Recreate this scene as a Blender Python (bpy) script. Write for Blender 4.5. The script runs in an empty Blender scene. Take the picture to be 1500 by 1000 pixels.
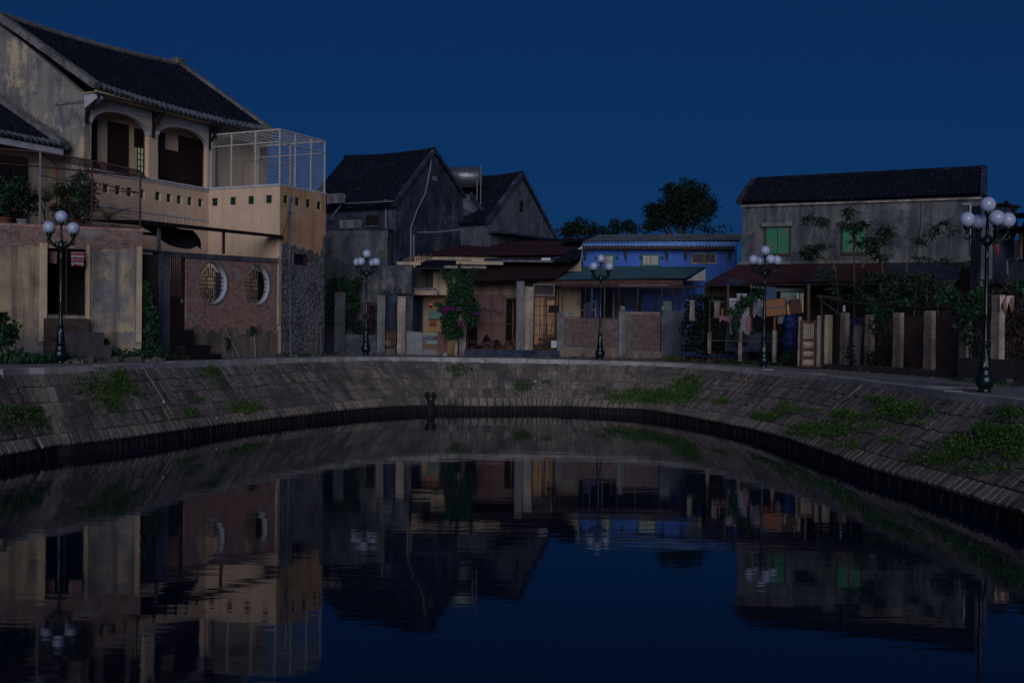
import bpy, bmesh, math, random
from mathutils import Vector, Matrix
from mathutils.geometry import tessellate_polygon
random.seed(7)
R = math.radians
sc = bpy.context.scene
COL = sc.collection

# ------------------------------------------------------------------ camera
FPX = 1600.0                     # focal length in pixels of the 1500 px wide photograph
CAMZ = 1.35
ROLL = 0.0117
cd = bpy.data.cameras.new('camera'); cam = bpy.data.objects.new('camera', cd); COL.objects.link(cam)
cd.sensor_width = 36.0; cd.lens = 36.0 * FPX / 1500.0; cd.clip_start = 0.1; cd.clip_end = 3000
cam.matrix_world = Matrix.Translation((0, 0, CAMZ)) @ Matrix.Rotation(R(90) - math.atan(19.0 / FPX), 4, 'X') @ Matrix.Rotation(ROLL, 4, 'Z')
sc.camera = cam

# ------------------------------------------------------------------ dusk sky and the last soft light from behind the camera
SUN_EL, SUN_AZ = 15.0, 180.0     # azimuth clockwise from +Y (view direction)
w = bpy.data.worlds.new('World'); sc.world = w; w.use_nodes = True
nt = w.node_tree
sky = nt.nodes.new('ShaderNodeTexSky'); sky.sky_type = 'NISHITA'; sky.sun_disc = False
sky.sun_elevation = R(SUN_EL); sky.sun_rotation = R(SUN_AZ)
sky.ozone_density = 6.0; sky.air_density = 1.0; sky.dust_density = 0.3
tint = nt.nodes.new('ShaderNodeMix'); tint.data_type = 'RGBA'; tint.blend_type = 'MULTIPLY'; tint.inputs[0].default_value = 1.0
tint.inputs[7].default_value = (0.10, 0.50, 1.0, 1.0)       # deep blue of the hour after sunset
nt.links.new(sky.outputs[0], tint.inputs[6])
even = nt.nodes.new('ShaderNodeMix'); even.data_type = 'RGBA'; even.inputs[0].default_value = 0.55
even.inputs[7].default_value = (0.24, 1.28, 4.9, 1.0)       # evens the sky out towards the horizon
nt.links.new(tint.outputs[2], even.inputs[6]); nt.links.new(even.outputs[2], nt.nodes['Background'].inputs[0])
nt.nodes['Background'].inputs[1].default_value = 0.0185
sl = bpy.data.lights.new('sun', 'SUN'); so = bpy.data.objects.new('sun', sl); COL.objects.link(so)
sl.energy = 1.42; sl.angle = R(40); sl.color = (0.97, 0.93, 1.0)
ld = Vector((math.sin(R(SUN_AZ)) * math.cos(R(SUN_EL)), math.cos(R(SUN_AZ)) * math.cos(R(SUN_EL)), math.sin(R(SUN_EL))))
so.rotation_euler = ld.to_track_quat('Z', 'Y').to_euler(); so.location = ld * 60
vs = sc.view_settings
vs.view_transform = 'Standard'; vs.look = 'None'; vs.exposure = 0.0; vs.gamma = 1.0
sc.render.engine = 'CYCLES'
sc.cycles.use_denoising = True
sc.cycles.max_bounces = 5
sc.cycles.transparent_max_bounces = 8

# ------------------------------------------------------------------ from photograph pixels to places
def yh(px): return 481.0 + ROLL * (px - 750.0)
def ux(px, py=None): return px - 750.0 - (ROLL * (yh(px) - py) if py is not None else 0.0)
def Zp(px, py, d): return CAMZ - (py - yh(px)) * d / FPX
def W(px, py, d): return Vector((ux(px, py) * d / FPX, d, Zp(px, py, d)))
def G(px, d, z=0.0): return Vector((ux(px, yh(px) + 1.35 * FPX / d) * d / FPX, d, z))
def gz(X): return max(-0.09, min(0.1, -0.0085 * X))      # the quay is a little higher on the left

class Fr:
    """a vertical facade plane: x runs along it, y goes in behind it, z is up"""
    def __init__(s, A, B):
        s.o = Vector((A[0], A[1])); v = Vector((B[0], B[1])) - s.o
        s.L = v.length; s.d = v.normalized(); s.n = Vector((-s.d.y, s.d.x)); s.ang = math.atan2(s.d.y, s.d.x)
    @staticmethod
    def px(a, da, b, db): return Fr((ux(a) * da / FPX, da), (ux(b) * db / FPX, db))
    def s(s_, px, w=0.0, py=None):
        k = ux(px, py) / FPX; q = s_.o + s_.n * w
        # q.x + s dx = k (q.y + s dy)
        return (k * q.y - q.x) / (s_.d.x - k * s_.d.y)
    def dep(s_, px, w=0.0, py=None):
        return (s_.o + s_.n * w + s_.d * s_.s(px, w, py)).y
    def z(s_, px, py, w=0.0): return Zp(px, py, s_.dep(px, w, py))
    def sz(s_, px, py, w=0.0): return s_.s(px, w, py), s_.z(px, py, w)
    def wp(s_, s, w, z): q = s_.o + s_.d * s + s_.n * w; return Vector((q.x, q.y, z))

# ------------------------------------------------------------------ materials
def nodes(name):
    m = bpy.data.materials.new(name); m.use_nodes = True; t = m.node_tree
    return m, t, t.nodes, t.links, t.nodes['Principled BSDF']
def rgb(c): return (c[0], c[1], c[2], 1.0)
def noise(n, l, vec, scale, detail=4, rough=0.6, map_=None):
    t = n.new('ShaderNodeTexNoise'); t.inputs['Scale'].default_value = scale; t.inputs['Detail'].default_value = detail; t.inputs['Roughness'].default_value = rough
    if map_:
        m = n.new('ShaderNodeMapping'); m.inputs['Scale'].default_value = map_; l.new(vec, m.inputs['Vector']); vec = m.outputs[0]
    l.new(vec, t.inputs['Vector']); return t.outputs[0]
def ramp(n, l, f, a, b):
    r = n.new('ShaderNodeMapRange'); r.inputs['From Min'].default_value = a; r.inputs['From Max'].default_value = b; r.clamp = True
    l.new(f, r.inputs['Value']); return r.outputs[0]
def mix(n, l, f, a, b, mode='MIX'):
    x = n.new('ShaderNodeMix'); x.data_type = 'RGBA'; x.blend_type = mode
    if hasattr(f, 'is_linked') or not isinstance(f, (int, float)): l.new(f, x.inputs[0])
    else: x.inputs[0].default_value = f
    for v, i in ((a, 6), (b, 7)):
        if isinstance(v, tuple): x.inputs[i].default_value = rgb(v)
        else: l.new(v, x.inputs[i])
    return x.outputs[2]
def bump(n, l, bs, h, strength, dist=0.02):
    b = n.new('ShaderNodeBump'); b.inputs['Strength'].default_value = strength; b.inputs['Distance'].default_value = dist
    l.new(h, b.inputs['Height']); l.new(b.outputs[0], bs.inputs['Normal'])
def mul(c, k): return tuple(x * k for x in c)

def M(name, col, rough=0.85, var=0.35, scale=2.0, streak=0.0, patch=None, patch_at=(0.5, 0.6), patch_scale=0.8, stain=None, stain_at=(0.55, 0.7), metal=0.0, bmp=0.3, spec=0.3, grain=14.0):
    m, t, n, l, bs = nodes(name)
    tc = n.new('ShaderNodeTexCoord').outputs['Object']
    c = mix(n, l, ramp(n, l, noise(n, l, tc, scale, 6, 0.65), 0.35, 0.65), col, mul(col, 1 - var))
    c = mix(n, l, ramp(n, l, noise(n, l, tc, grain, 5, 0.7), 0.35, 0.7), c, mix(n, l, 1.0, c, (0.72, 0.72, 0.74), 'MULTIPLY'))
    if patch:
        f = ramp(n, l, noise(n, l, tc, patch_scale, 8, 0.68), *patch_at); c = mix(n, l, f, c, patch)
    if streak:
        f = ramp(n, l, noise(n, l, tc, 1.0, 6, 0.6, (3.2, 3.2, 0.28)), 0.45, 0.68)
        x = n.new('ShaderNodeMath'); x.operation = 'MULTIPLY'; l.new(f, x.inputs[0]); x.inputs[1].default_value = streak
        c = mix(n, l, x.outputs[0], c, stain or mul(col, 0.25))
        if stain:
            f = ramp(n, l, noise(n, l, tc, 0.9, 9, 0.72, (1, 1, 0.7)), *stain_at)
            x = n.new('ShaderNodeMath'); x.operation = 'MULTIPLY'; l.new(f, x.inputs[0]); x.inputs[1].default_value = 0.85
            c = mix(n, l, x.outputs[0], c, stain)
    l.new(c, bs.inputs['Base Color'])
    bs.inputs['Roughness'].default_value = rough; bs.inputs['Metallic'].default_value = metal
    bs.inputs['Specular IOR Level'].default_value = spec
    if bmp: bump(n, l, bs, noise(n, l, tc, grain * 1.6, 5, 0.7), bmp, 0.02)
    return m

def brick_mat(name, c1, c2, mortar, bw=0.23, bh=0.075, plaster=None, at=(0.5, 0.56), scale=0.7, dirt=0.6):
    m, t, n, l, bs = nodes(name)
    tc = n.new('ShaderNodeTexCoord').outputs['Object']
    sp = n.new('ShaderNodeSeparateXYZ'); l.new(tc, sp.inputs[0])
    ad = n.new('ShaderNodeMath'); ad.operation = 'ADD'; l.new(sp.outputs[0], ad.inputs[0]); l.new(sp.outputs[1], ad.inputs[1])
    cb = n.new('ShaderNodeCombineXYZ'); l.new(ad.outputs[0], cb.inputs[0]); l.new(sp.outputs[2], cb.inputs[1])
    wob = n.new('ShaderNodeVectorMath'); wob.operation = 'ADD'
    nz = n.new('ShaderNodeTexNoise'); nz.inputs['Scale'].default_value = 3.0; l.new(tc, nz.inputs['Vector'])
    sc_ = n.new('ShaderNodeVectorMath'); sc_.operation = 'SCALE'; sc_.inputs['Scale'].default_value = 0.03; l.new(nz.outputs[1], sc_.inputs[0])
    l.new(cb.outputs[0], wob.inputs[0]); l.new(sc_.outputs[0], wob.inputs[1])
    b = n.new('ShaderNodeTexBrick'); l.new(wob.outputs[0], b.inputs['Vector'])
    b.inputs['Scale'].default_value = 1.0; b.inputs['Brick Width'].default_value = bw; b.inputs['Row Height'].default_value = bh
    b.inputs['Mortar Size'].default_value = 0.010; b.inputs['Mortar Smooth'].default_value = 0.3; b.inputs['Bias'].default_value = -0.1
    b.inputs['Color1'].default_value = rgb(c1); b.inputs['Color2'].default_value = rgb(c2); b.inputs['Mortar'].default_value = rgb(mortar)
    c = mix(n, l, ramp(n, l, noise(n, l, tc, 5.0, 5), 0.4, 0.7), b.outputs[0], mix(n, l, 1.0, b.outputs[0], (0.45, 0.45, 0.5), 'MULTIPLY'))
    f = ramp(n, l, noise(n, l, tc, 1.1, 8, 0.7), 0.5, 0.68)
    x = n.new('ShaderNodeMath'); x.operation = 'MULTIPLY'; l.new(f, x.inputs[0]); x.inputs[1].default_value = dirt
    c = mix(n, l, x.outputs[0], c, mul(mortar, 0.45))
    if plaster:
        f = ramp(n, l, noise(n, l, tc, scale, 9, 0.7), *at); c = mix(n, l, f, c, plaster)
    l.new(c, bs.inputs['Base Color']); bs.inputs['Roughness'].default_value = 0.9; bs.inputs['Specular IOR Level'].default_value = 0.2
    bump(n, l, bs, b.outputs['Fac'], -0.6, 0.015)
    return m

def leaf_mat(name, a, b, scale=2.5):
    m, t, n, l, bs = nodes(name)
    tc = n.new('ShaderNodeTexCoord').outputs['Object']
    at = n.new('ShaderNodeAttribute'); at.attribute_name = 'tint'
    c = mix(n, l, at.outputs['Fac'], a, b)
    c = mix(n, l, ramp(n, l, noise(n, l, tc, scale, 3), 0.35, 0.65), c, mix(n, l, 1.0, c, (0.5, 0.55, 0.5), 'MULTIPLY'))
    l.new(c, bs.inputs['Base Color']); bs.inputs['Roughness'].default_value = 0.55; bs.inputs['Specular IOR Level'].default_value = 0.25
    return m

def stone_mat(name, dark, light, moss, rough=0.9, spec=0.2):
    """cut stones: each stone has its own tone (attribute tint)"""
    m, t, n, l, bs = nodes(name)
    tc = n.new('ShaderNodeTexCoord').outputs['Object']
    at = n.new('ShaderNodeAttribute'); at.attribute_name = 'tint'
    c = mix(n, l, at.outputs['Fac'], dark, light)
    c = mix(n, l, ramp(n, l, noise(n, l, tc, 9.0, 6, 0.7), 0.38, 0.65), c, mix(n, l, 1.0, c, (0.55, 0.55, 0.6), 'MULTIPLY'))
    f = ramp(n, l, noise(n, l, tc, 0.55, 9, 0.75), 0.47, 0.60)
    x = n.new('ShaderNodeMath'); x.operation = 'MULTIPLY'; l.new(f, x.inputs[0]); x.inputs[1].default_value = 0.72
    c = mix(n, l, x.outputs[0], c, moss)
    l.new(c, bs.inputs['Base Color']); bs.inputs['Roughness'].default_value = rough; bs.inputs['Specular IOR Level'].default_value = spec
    bump(n, l, bs, noise(n, l, tc, 26.0, 6, 0.7), 0.5, 0.03)
    return m

MT = {}
MT['cream'] = M('cream_paint', (0.68, 0.51, 0.37), var=0.14, scale=1.2, streak=0.18, bmp=0.12)
MT['cream_old'] = M('old_cream_paint', (0.567, 0.446, 0.297), var=0.3, scale=1.4, streak=0.7, stain=(0.135, 0.135, 0.149), stain_at=(0.56, 0.72))
MT['ochre'] = M('ochre_paint', (0.56, 0.34, 0.18), var=0.25, scale=1.0, streak=0.4, patch=(0.50, 0.37, 0.26), patch_at=(0.5, 0.64), patch_scale=0.7, bmp=0.2)
MT['white_trim'] = M('white_trim_paint', (0.50, 0.52, 0.60), var=0.2, scale=3, streak=0.35, bmp=0.15)
MT['white_metal'] = M('white_painted_steel', (0.50, 0.50, 0.47), rough=0.5, var=0.25, scale=6, bmp=0.1)
MT['gable'] = M('stained_plaster', (0.30, 0.28, 0.25), var=0.3, scale=1.5, streak=0.7, patch=(0.46, 0.37, 0.25), patch_at=(0.53, 0.60), patch_scale=0.45, stain=(0.085, 0.10, 0.125), stain_at=(0.52, 0.575))
MT['grey_plaster'] = M('grey_plaster', (0.14, 0.148, 0.165), var=0.35, scale=1.6, streak=0.9, patch=(0.22, 0.21, 0.21), patch_at=(0.56, 0.68), stain=(0.030, 0.040, 0.055), stain_at=(0.48, 0.56))  # slight blue of the shadow veil mixed into the grey
MT['dark_plaster'] = M('dark_mouldy_plaster', (0.045, 0.062, 0.105), var=0.4, scale=1.8, streak=0.8, patch=(0.09, 0.105, 0.15), patch_at=(0.54, 0.64), stain=(0.008, 0.014, 0.030), stain_at=(0.47, 0.57))  # bluish base: the blue veil over shadows is painted into the plaster
MT['mid_plaster'] = M('mouldy_plaster', (0.115, 0.135, 0.175), var=0.35, scale=1.4, streak=0.75, patch=(0.17, 0.18, 0.20), patch_at=(0.56, 0.66), stain=(0.030, 0.042, 0.06), stain_at=(0.49, 0.58))  # base colour also carries some of the blue shadow veil
MT['street_plaster'] = M('street_wall_plaster', (0.42, 0.33, 0.22), var=0.45, scale=1.1, streak=0.95, patch=(0.17, 0.165, 0.17), patch_at=(0.50, 0.62), patch_scale=0.5, stain=(0.075, 0.07, 0.065), stain_at=(0.50, 0.64))
MT['street_grey'] = M('street_wall_grey_plaster', (0.22, 0.22, 0.235), var=0.35, scale=1.3, streak=0.85, patch=(0.38, 0.30, 0.20), patch_at=(0.47, 0.62), patch_scale=0.55, stain=(0.07, 0.075, 0.09), stain_at=(0.48, 0.62))
MT['concrete'] = M('concrete', (0.23, 0.235, 0.25), var=0.4, scale=2.2, streak=0.8, patch=(0.14, 0.13, 0.125), patch_at=(0.5, 0.6), stain=(0.06, 0.065, 0.075), stain_at=(0.5, 0.6))
MT['concrete_post'] = M('post_concrete', (0.42, 0.36, 0.30), var=0.45, scale=3, streak=0.85, stain=(0.10, 0.095, 0.095), stain_at=(0.48, 0.6))
MT['dark_concrete'] = M('dark_concrete', (0.06, 0.06, 0.07), var=0.4, scale=2.2, streak=0.5)
MT['brick'] = brick_mat('red_brick', (0.40, 0.165, 0.12), (0.24, 0.12, 0.10), (0.30, 0.28, 0.275), plaster=(0.25, 0.225, 0.22), at=(0.52, 0.62), scale=1.6, dirt=0.6)
MT['brick_grey'] = brick_mat('worn_brick', (0.25, 0.13, 0.10), (0.15, 0.10, 0.09), (0.22, 0.21, 0.205), plaster=(0.20, 0.195, 0.20), at=(0.50, 0.60), scale=1.1)
MT['brick_brown'] = brick_mat('brown_brick', (0.15, 0.09, 0.08), (0.09, 0.065, 0.062), (0.14, 0.13, 0.13), plaster=(0.13, 0.125, 0.13), at=(0.54, 0.62), scale=1.4)
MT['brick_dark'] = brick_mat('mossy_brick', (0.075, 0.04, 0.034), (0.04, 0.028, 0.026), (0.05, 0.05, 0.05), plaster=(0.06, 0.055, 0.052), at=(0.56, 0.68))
MT['tile'] = M('dark_roof_tile', (0.010, 0.015, 0.032), rough=0.95, var=0.55, scale=3, patch=(0.045, 0.038, 0.055), patch_at=(0.58, 0.66), patch_scale=4.5, spec=0.1)  # blue haze over the dark roofs put into the tile colour
MT['tile_edge'] = M('mortared_tile_edge', (0.120, 0.144, 0.180), rough=0.9, var=0.5, scale=5, patch=(0.036, 0.040, 0.048), patch_at=(0.5, 0.6), patch_scale=2.0)
MT['verge'] = M('lime_mortar_verge', (0.210, 0.210, 0.217), var=0.45, scale=3, patch=(0.070, 0.070, 0.077), patch_at=(0.5, 0.62), patch_scale=1.6)
MT['maroon_tile'] = M('maroon_roof', (0.052, 0.020, 0.036), var=0.4, scale=3, patch=(0.022, 0.014, 0.024), patch_at=(0.48, 0.62), spec=0.1)
MT['maroon_tin'] = M('rusty_tin', (0.075, 0.026, 0.03), rough=0.7, var=0.45, scale=1.2, patch=(0.045, 0.06, 0.10), patch_at=(0.54, 0.62), patch_scale=0.45, spec=0.2)
MT['blue_tin'] = M('weathered_blue_tin', (0.035, 0.05, 0.09), rough=0.7, var=0.4, scale=1.4, patch=(0.05, 0.03, 0.035), patch_at=(0.56, 0.68), spec=0.2)
MT['green_tin'] = M('green_tin', (0.06, 0.14, 0.175), rough=0.8, var=0.25, scale=0.8, spec=0.1)
MT['zinc'] = M('zinc_sheet', (0.24, 0.26, 0.30), rough=0.35, var=0.4, scale=3, metal=0.6)
MT['steel_tank'] = M('steel_tank', (0.16, 0.18, 0.21), rough=0.35, var=0.2, scale=2, metal=0.6, bmp=0.05)
MT['tarp'] = M('dark_tarpaulin', (0.010, 0.012, 0.016), rough=0.8, var=0.3, scale=3)
MT['wood_dark'] = M('dark_wood', (0.028, 0.013, 0.014), rough=0.6, var=0.4, scale=5)
MT['wood_black'] = M('black_wood', (0.012, 0.010, 0.012), rough=0.7, var=0.4, scale=5)
MT['wood'] = M('weathered_wood', (0.182, 0.130, 0.091), var=0.45, scale=4, streak=0.5)
MT['wood_brown'] = M('brown_wood', (0.10, 0.055, 0.04), var=0.45, scale=5, streak=0.5)
MT['rust'] = M('rusty_steel', (0.055, 0.018, 0.022), rough=0.7, var=0.4, scale=8)
MT['rust_red'] = M('red_oxide_paint', (0.26, 0.05, 0.035), rough=0.7, var=0.35, scale=8)
MT['iron_green'] = M('dark_green_enamel', (0.0015, 0.014, 0.016), rough=0.3, var=0.2, scale=8, bmp=0.08, spec=0.45)
MT['opal'] = M('opal_globe', (0.42, 0.50, 0.70), rough=0.22, var=0.05, scale=3, bmp=0.02, spec=0.6, grain=9)
MT['black'] = M('black', (0.006, 0.006, 0.008), rough=0.8, var=0.3, bmp=0.0)
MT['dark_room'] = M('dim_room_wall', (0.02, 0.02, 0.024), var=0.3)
MT['pvc'] = M('pvc_pipe', (0.15, 0.175, 0.22), rough=0.5, var=0.3, scale=5, bmp=0.05)
MT['green_block'] = M('green_glazed_block', (0.010, 0.07, 0.06), rough=0.35, var=0.5, scale=25, spec=0.5)
MT['green_shutter'] = M('green_shutter_paint', (0.018, 0.240, 0.128), rough=0.65, var=0.25, scale=3, patch=(0.090, 0.128, 0.105), patch_at=(0.5, 0.64), patch_scale=1.1, streak=0.15)
MT['green_paint'] = M('green_window_paint', (0.02, 0.13, 0.085), rough=0.6, var=0.25)
MT['blue_wall'] = M('blue_paint', (0.06, 0.18, 0.66), var=0.3, scale=1.5, streak=0.55, stain=(0.035, 0.08, 0.26), stain_at=(0.50, 0.62))
MT['pale_blue'] = M('pale_blue_paint', (0.16, 0.33, 0.80), var=0.25, scale=2, streak=0.4)
MT['curtain'] = M('cream_curtain', (0.42, 0.42, 0.40), var=0.25, scale=6, streak=0.6)
MT['glass_dark'] = M('dark_glass', (0.012, 0.018, 0.03), rough=0.45, var=0.1, bmp=0.0, spec=0.2)
MT['cardboard'] = M('cardboard', (0.28, 0.125, 0.05), var=0.2, scale=3)
MT['blue_strap'] = M('blue_strap', (0.012, 0.03, 0.20), rough=0.5, var=0.1)
MT['blue_sack'] = M('blue_sack', (0.006, 0.022, 0.13), rough=0.6, var=0.55, scale=7)
MT['cloth_white'] = M('white_cloth', (0.52, 0.55, 0.64), var=0.35, scale=5)
MT['cloth_pink'] = M('pink_cloth', (0.42, 0.20, 0.30), var=0.3, scale=5)
MT['cloth_brown'] = M('brown_cloth', (0.210, 0.119, 0.105), var=0.3, scale=2.0, patch=(0.126, 0.084, 0.084), patch_at=(0.5, 0.65))
MT['cloth_rust'] = M('rusty_rag', (0.30, 0.11, 0.07), var=0.5, scale=12, patch=(0.45, 0.42, 0.42), patch_at=(0.5, 0.58), patch_scale=6)
MT['pale_green'] = M('pale_green_board', (0.16, 0.30, 0.27), var=0.2, scale=4)
MT['board_blue'] = M('slate_blue_board', (0.055, 0.10, 0.18), var=0.3, scale=3)
MT['ground'] = M('packed_earth', (0.105, 0.09, 0.075), rough=0.95, var=0.45, scale=0.8, patch=(0.05, 0.05, 0.045), patch_at=(0.48, 0.6), patch_scale=0.7, bmp=0.6)
MT['pave'] = M('worn_concrete_path', (0.228, 0.220, 0.228), rough=0.95, var=0.35, scale=0.9, patch=(0.150, 0.132, 0.115), patch_at=(0.46, 0.6), patch_scale=0.5, bmp=0.5)
MT['kerb'] = M('kerb_concrete', (0.42, 0.42, 0.44), rough=0.95, var=0.4, scale=1.4, patch=(0.20, 0.20, 0.215), patch_at=(0.48, 0.60), patch_scale=1.3, bmp=0.5)
MT['plinth_dirt'] = M('dirty_render', (0.27, 0.21, 0.165), var=0.45, scale=2.2, streak=0.8, patch=(0.13, 0.12, 0.12), patch_at=(0.48, 0.6), patch_scale=1.2, stain=(0.06, 0.055, 0.055), stain_at=(0.5, 0.62))
MT['stones'] = stone_mat('embankment_stone', (0.112, 0.103, 0.096), (0.29, 0.248, 0.212), (0.045, 0.044, 0.046))
MT['mortar'] = M('embankment_mortar', (0.115, 0.103, 0.095), var=0.4, scale=2)
MT['toe'] = stone_mat('wet_stone', (0.010, 0.011, 0.014), (0.022, 0.022, 0.026), (0.006, 0.009, 0.008), 0.75, 0.2)
MT['toe_mortar'] = M('wet_mortar', (0.006, 0.007, 0.009), var=0.4, scale=2, rough=0.8)
MT['rubble'] = stone_mat('rubble_stone', (0.07, 0.065, 0.06), (0.20, 0.18, 0.17), (0.05, 0.05, 0.045))
MT['leaf'] = leaf_mat('leaf_green', (0.009, 0.042, 0.024), (0.020, 0.078, 0.028))
MT['leaf_dark'] = leaf_mat('dark_leaf', (0.004, 0.014, 0.013), (0.007, 0.026, 0.015))
MT['leaf_bright'] = leaf_mat('weed_green', (0.024, 0.082, 0.013), (0.075, 0.165, 0.025))
MT['leaf_bamboo'] = leaf_mat('bamboo_leaf', (0.006, 0.022, 0.014), (0.022, 0.042, 0.018))
MT['leaf_purple'] = leaf_mat('purple_leaf', (0.03, 0.012, 0.022), (0.06, 0.02, 0.035))
MT['flower'] = leaf_mat('magenta_bract', (0.14, 0.022, 0.16), (0.25, 0.04, 0.27))
MT['flower_pink'] = leaf_mat('pink_petal', (0.4, 0.06, 0.14), (0.5, 0.1, 0.2))
MT['dry'] = leaf_mat('dry_grass', (0.10, 0.075, 0.04), (0.17, 0.13, 0.08))
MT['twig'] = leaf_mat('dead_twigs', (0.03, 0.02, 0.018), (0.06, 0.045, 0.04))
MT['bark'] = M('bark', (0.03, 0.026, 0.026), var=0.4, scale=6)
MT['cane'] = M('bamboo_cane', (0.12, 0.10, 0.045), var=0.3, scale=6)
MT['pot'] = M('glazed_pot', (0.28, 0.29, 0.32), rough=0.3, var=0.3)
MT['pot_red'] = M('terracotta', (0.20, 0.06, 0.05), var=0.3)

def voronoi_stone():
    m, t, n, l, bs = nodes('random_rubble_masonry')
    tc = n.new('ShaderNodeTexCoord').outputs['Object']
    mp = n.new('ShaderNodeMapping'); mp.inputs['Scale'].default_value = (2.6, 2.6, 3.4); l.new(tc, mp.inputs[0])
    v = n.new('ShaderNodeTexVoronoi'); v.feature = 'DISTANCE_TO_EDGE'; v.inputs['Scale'].default_value = 1.2; l.new(mp.outputs[0], v.inputs['Vector'])
    v2 = n.new('ShaderNodeTexVoronoi'); v2.inputs['Scale'].default_value = 1.2; l.new(mp.outputs[0], v2.inputs['Vector'])
    s2 = n.new('ShaderNodeSeparateXYZ'); l.new(v2.outputs['Color'], s2.inputs[0])
    c = mix(n, l, s2.outputs[0], (0.09, 0.095, 0.11), (0.17, 0.165, 0.17))
    c = mix(n, l, ramp(n, l, noise(n, l, tc, 8, 6), 0.4, 0.7), c, mix(n, l, 1.0, c, (0.5, 0.5, 0.55), 'MULTIPLY'))
    c = mix(n, l, ramp(n, l, v.outputs[0], 0.015, 0.07), (0.02, 0.024, 0.034), c)
    c = mix(n, l, ramp(n, l, noise(n, l, tc, 0.9, 6, 0.7), 0.46, 0.56), c, (0.12, 0.125, 0.145))
    l.new(c, bs.inputs['Base Color']); bs.inputs['Roughness'].default_value = 0.9
    bump(n, l, bs, ramp(n, l, v.outputs[0], 0.0, 0.12), 0.8, 0.05)
    return m
MT['rubble_wall'] = voronoi_stone()

def water_mat():
    m, t, n, l, bs = nodes('dark_river_water')
    bs.inputs['Base Color'].default_value = (0.002, 0.007, 0.022, 1); bs.inputs['Roughness'].default_value = 0.035  # deep blue base stands in for the blue lift of dark areas
    bs.inputs['IOR'].default_value = 1.30; bs.inputs['Specular IOR Level'].default_value = 0.5
    tc = n.new('ShaderNodeTexCoord').outputs['Object']
    a = noise(n, l, tc, 1.0, 3, 0.5, (0.45, 1.6, 1)); b = noise(n, l, tc, 1.0, 2, 0.5, (3.0, 7.0, 1))
    calm = ramp(n, l, noise(n, l, tc, 0.12, 2, 0.5), 0.35, 0.7)
    x = n.new('ShaderNodeMath'); x.operation = 'MULTIPLY'; l.new(b, x.inputs[0]); l.new(calm, x.inputs[1])
    y = n.new('ShaderNodeMath'); y.operation = 'MULTIPLY'; l.new(x.outputs[0], y.inputs[0]); y.inputs[1].default_value = 0.22
    z = n.new('ShaderNodeMath'); z.operation = 'ADD'; l.new(a, z.inputs[0]); l.new(y.outputs[0], z.inputs[1])
    bump(n, l, bs, z.outputs[0], 0.42, 0.007)
    return m
MT['water'] = water_mat()
def glow_mat(name, col, e):
    m, t, n, l, bs = nodes(name)
    bs.inputs['Base Color'].default_value = rgb(col); bs.inputs['Emission Color'].default_value = rgb(col); bs.inputs['Emission Strength'].default_value = e
    return m
MT['red_glow'] = glow_mat('red_lamp_glow', (1.0, 0.10, 0.08), 0.45)
MT['lit_pane'] = glow_mat('dimly_lit_pane', (0.30, 0.40, 0.22), 0.25)

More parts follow.
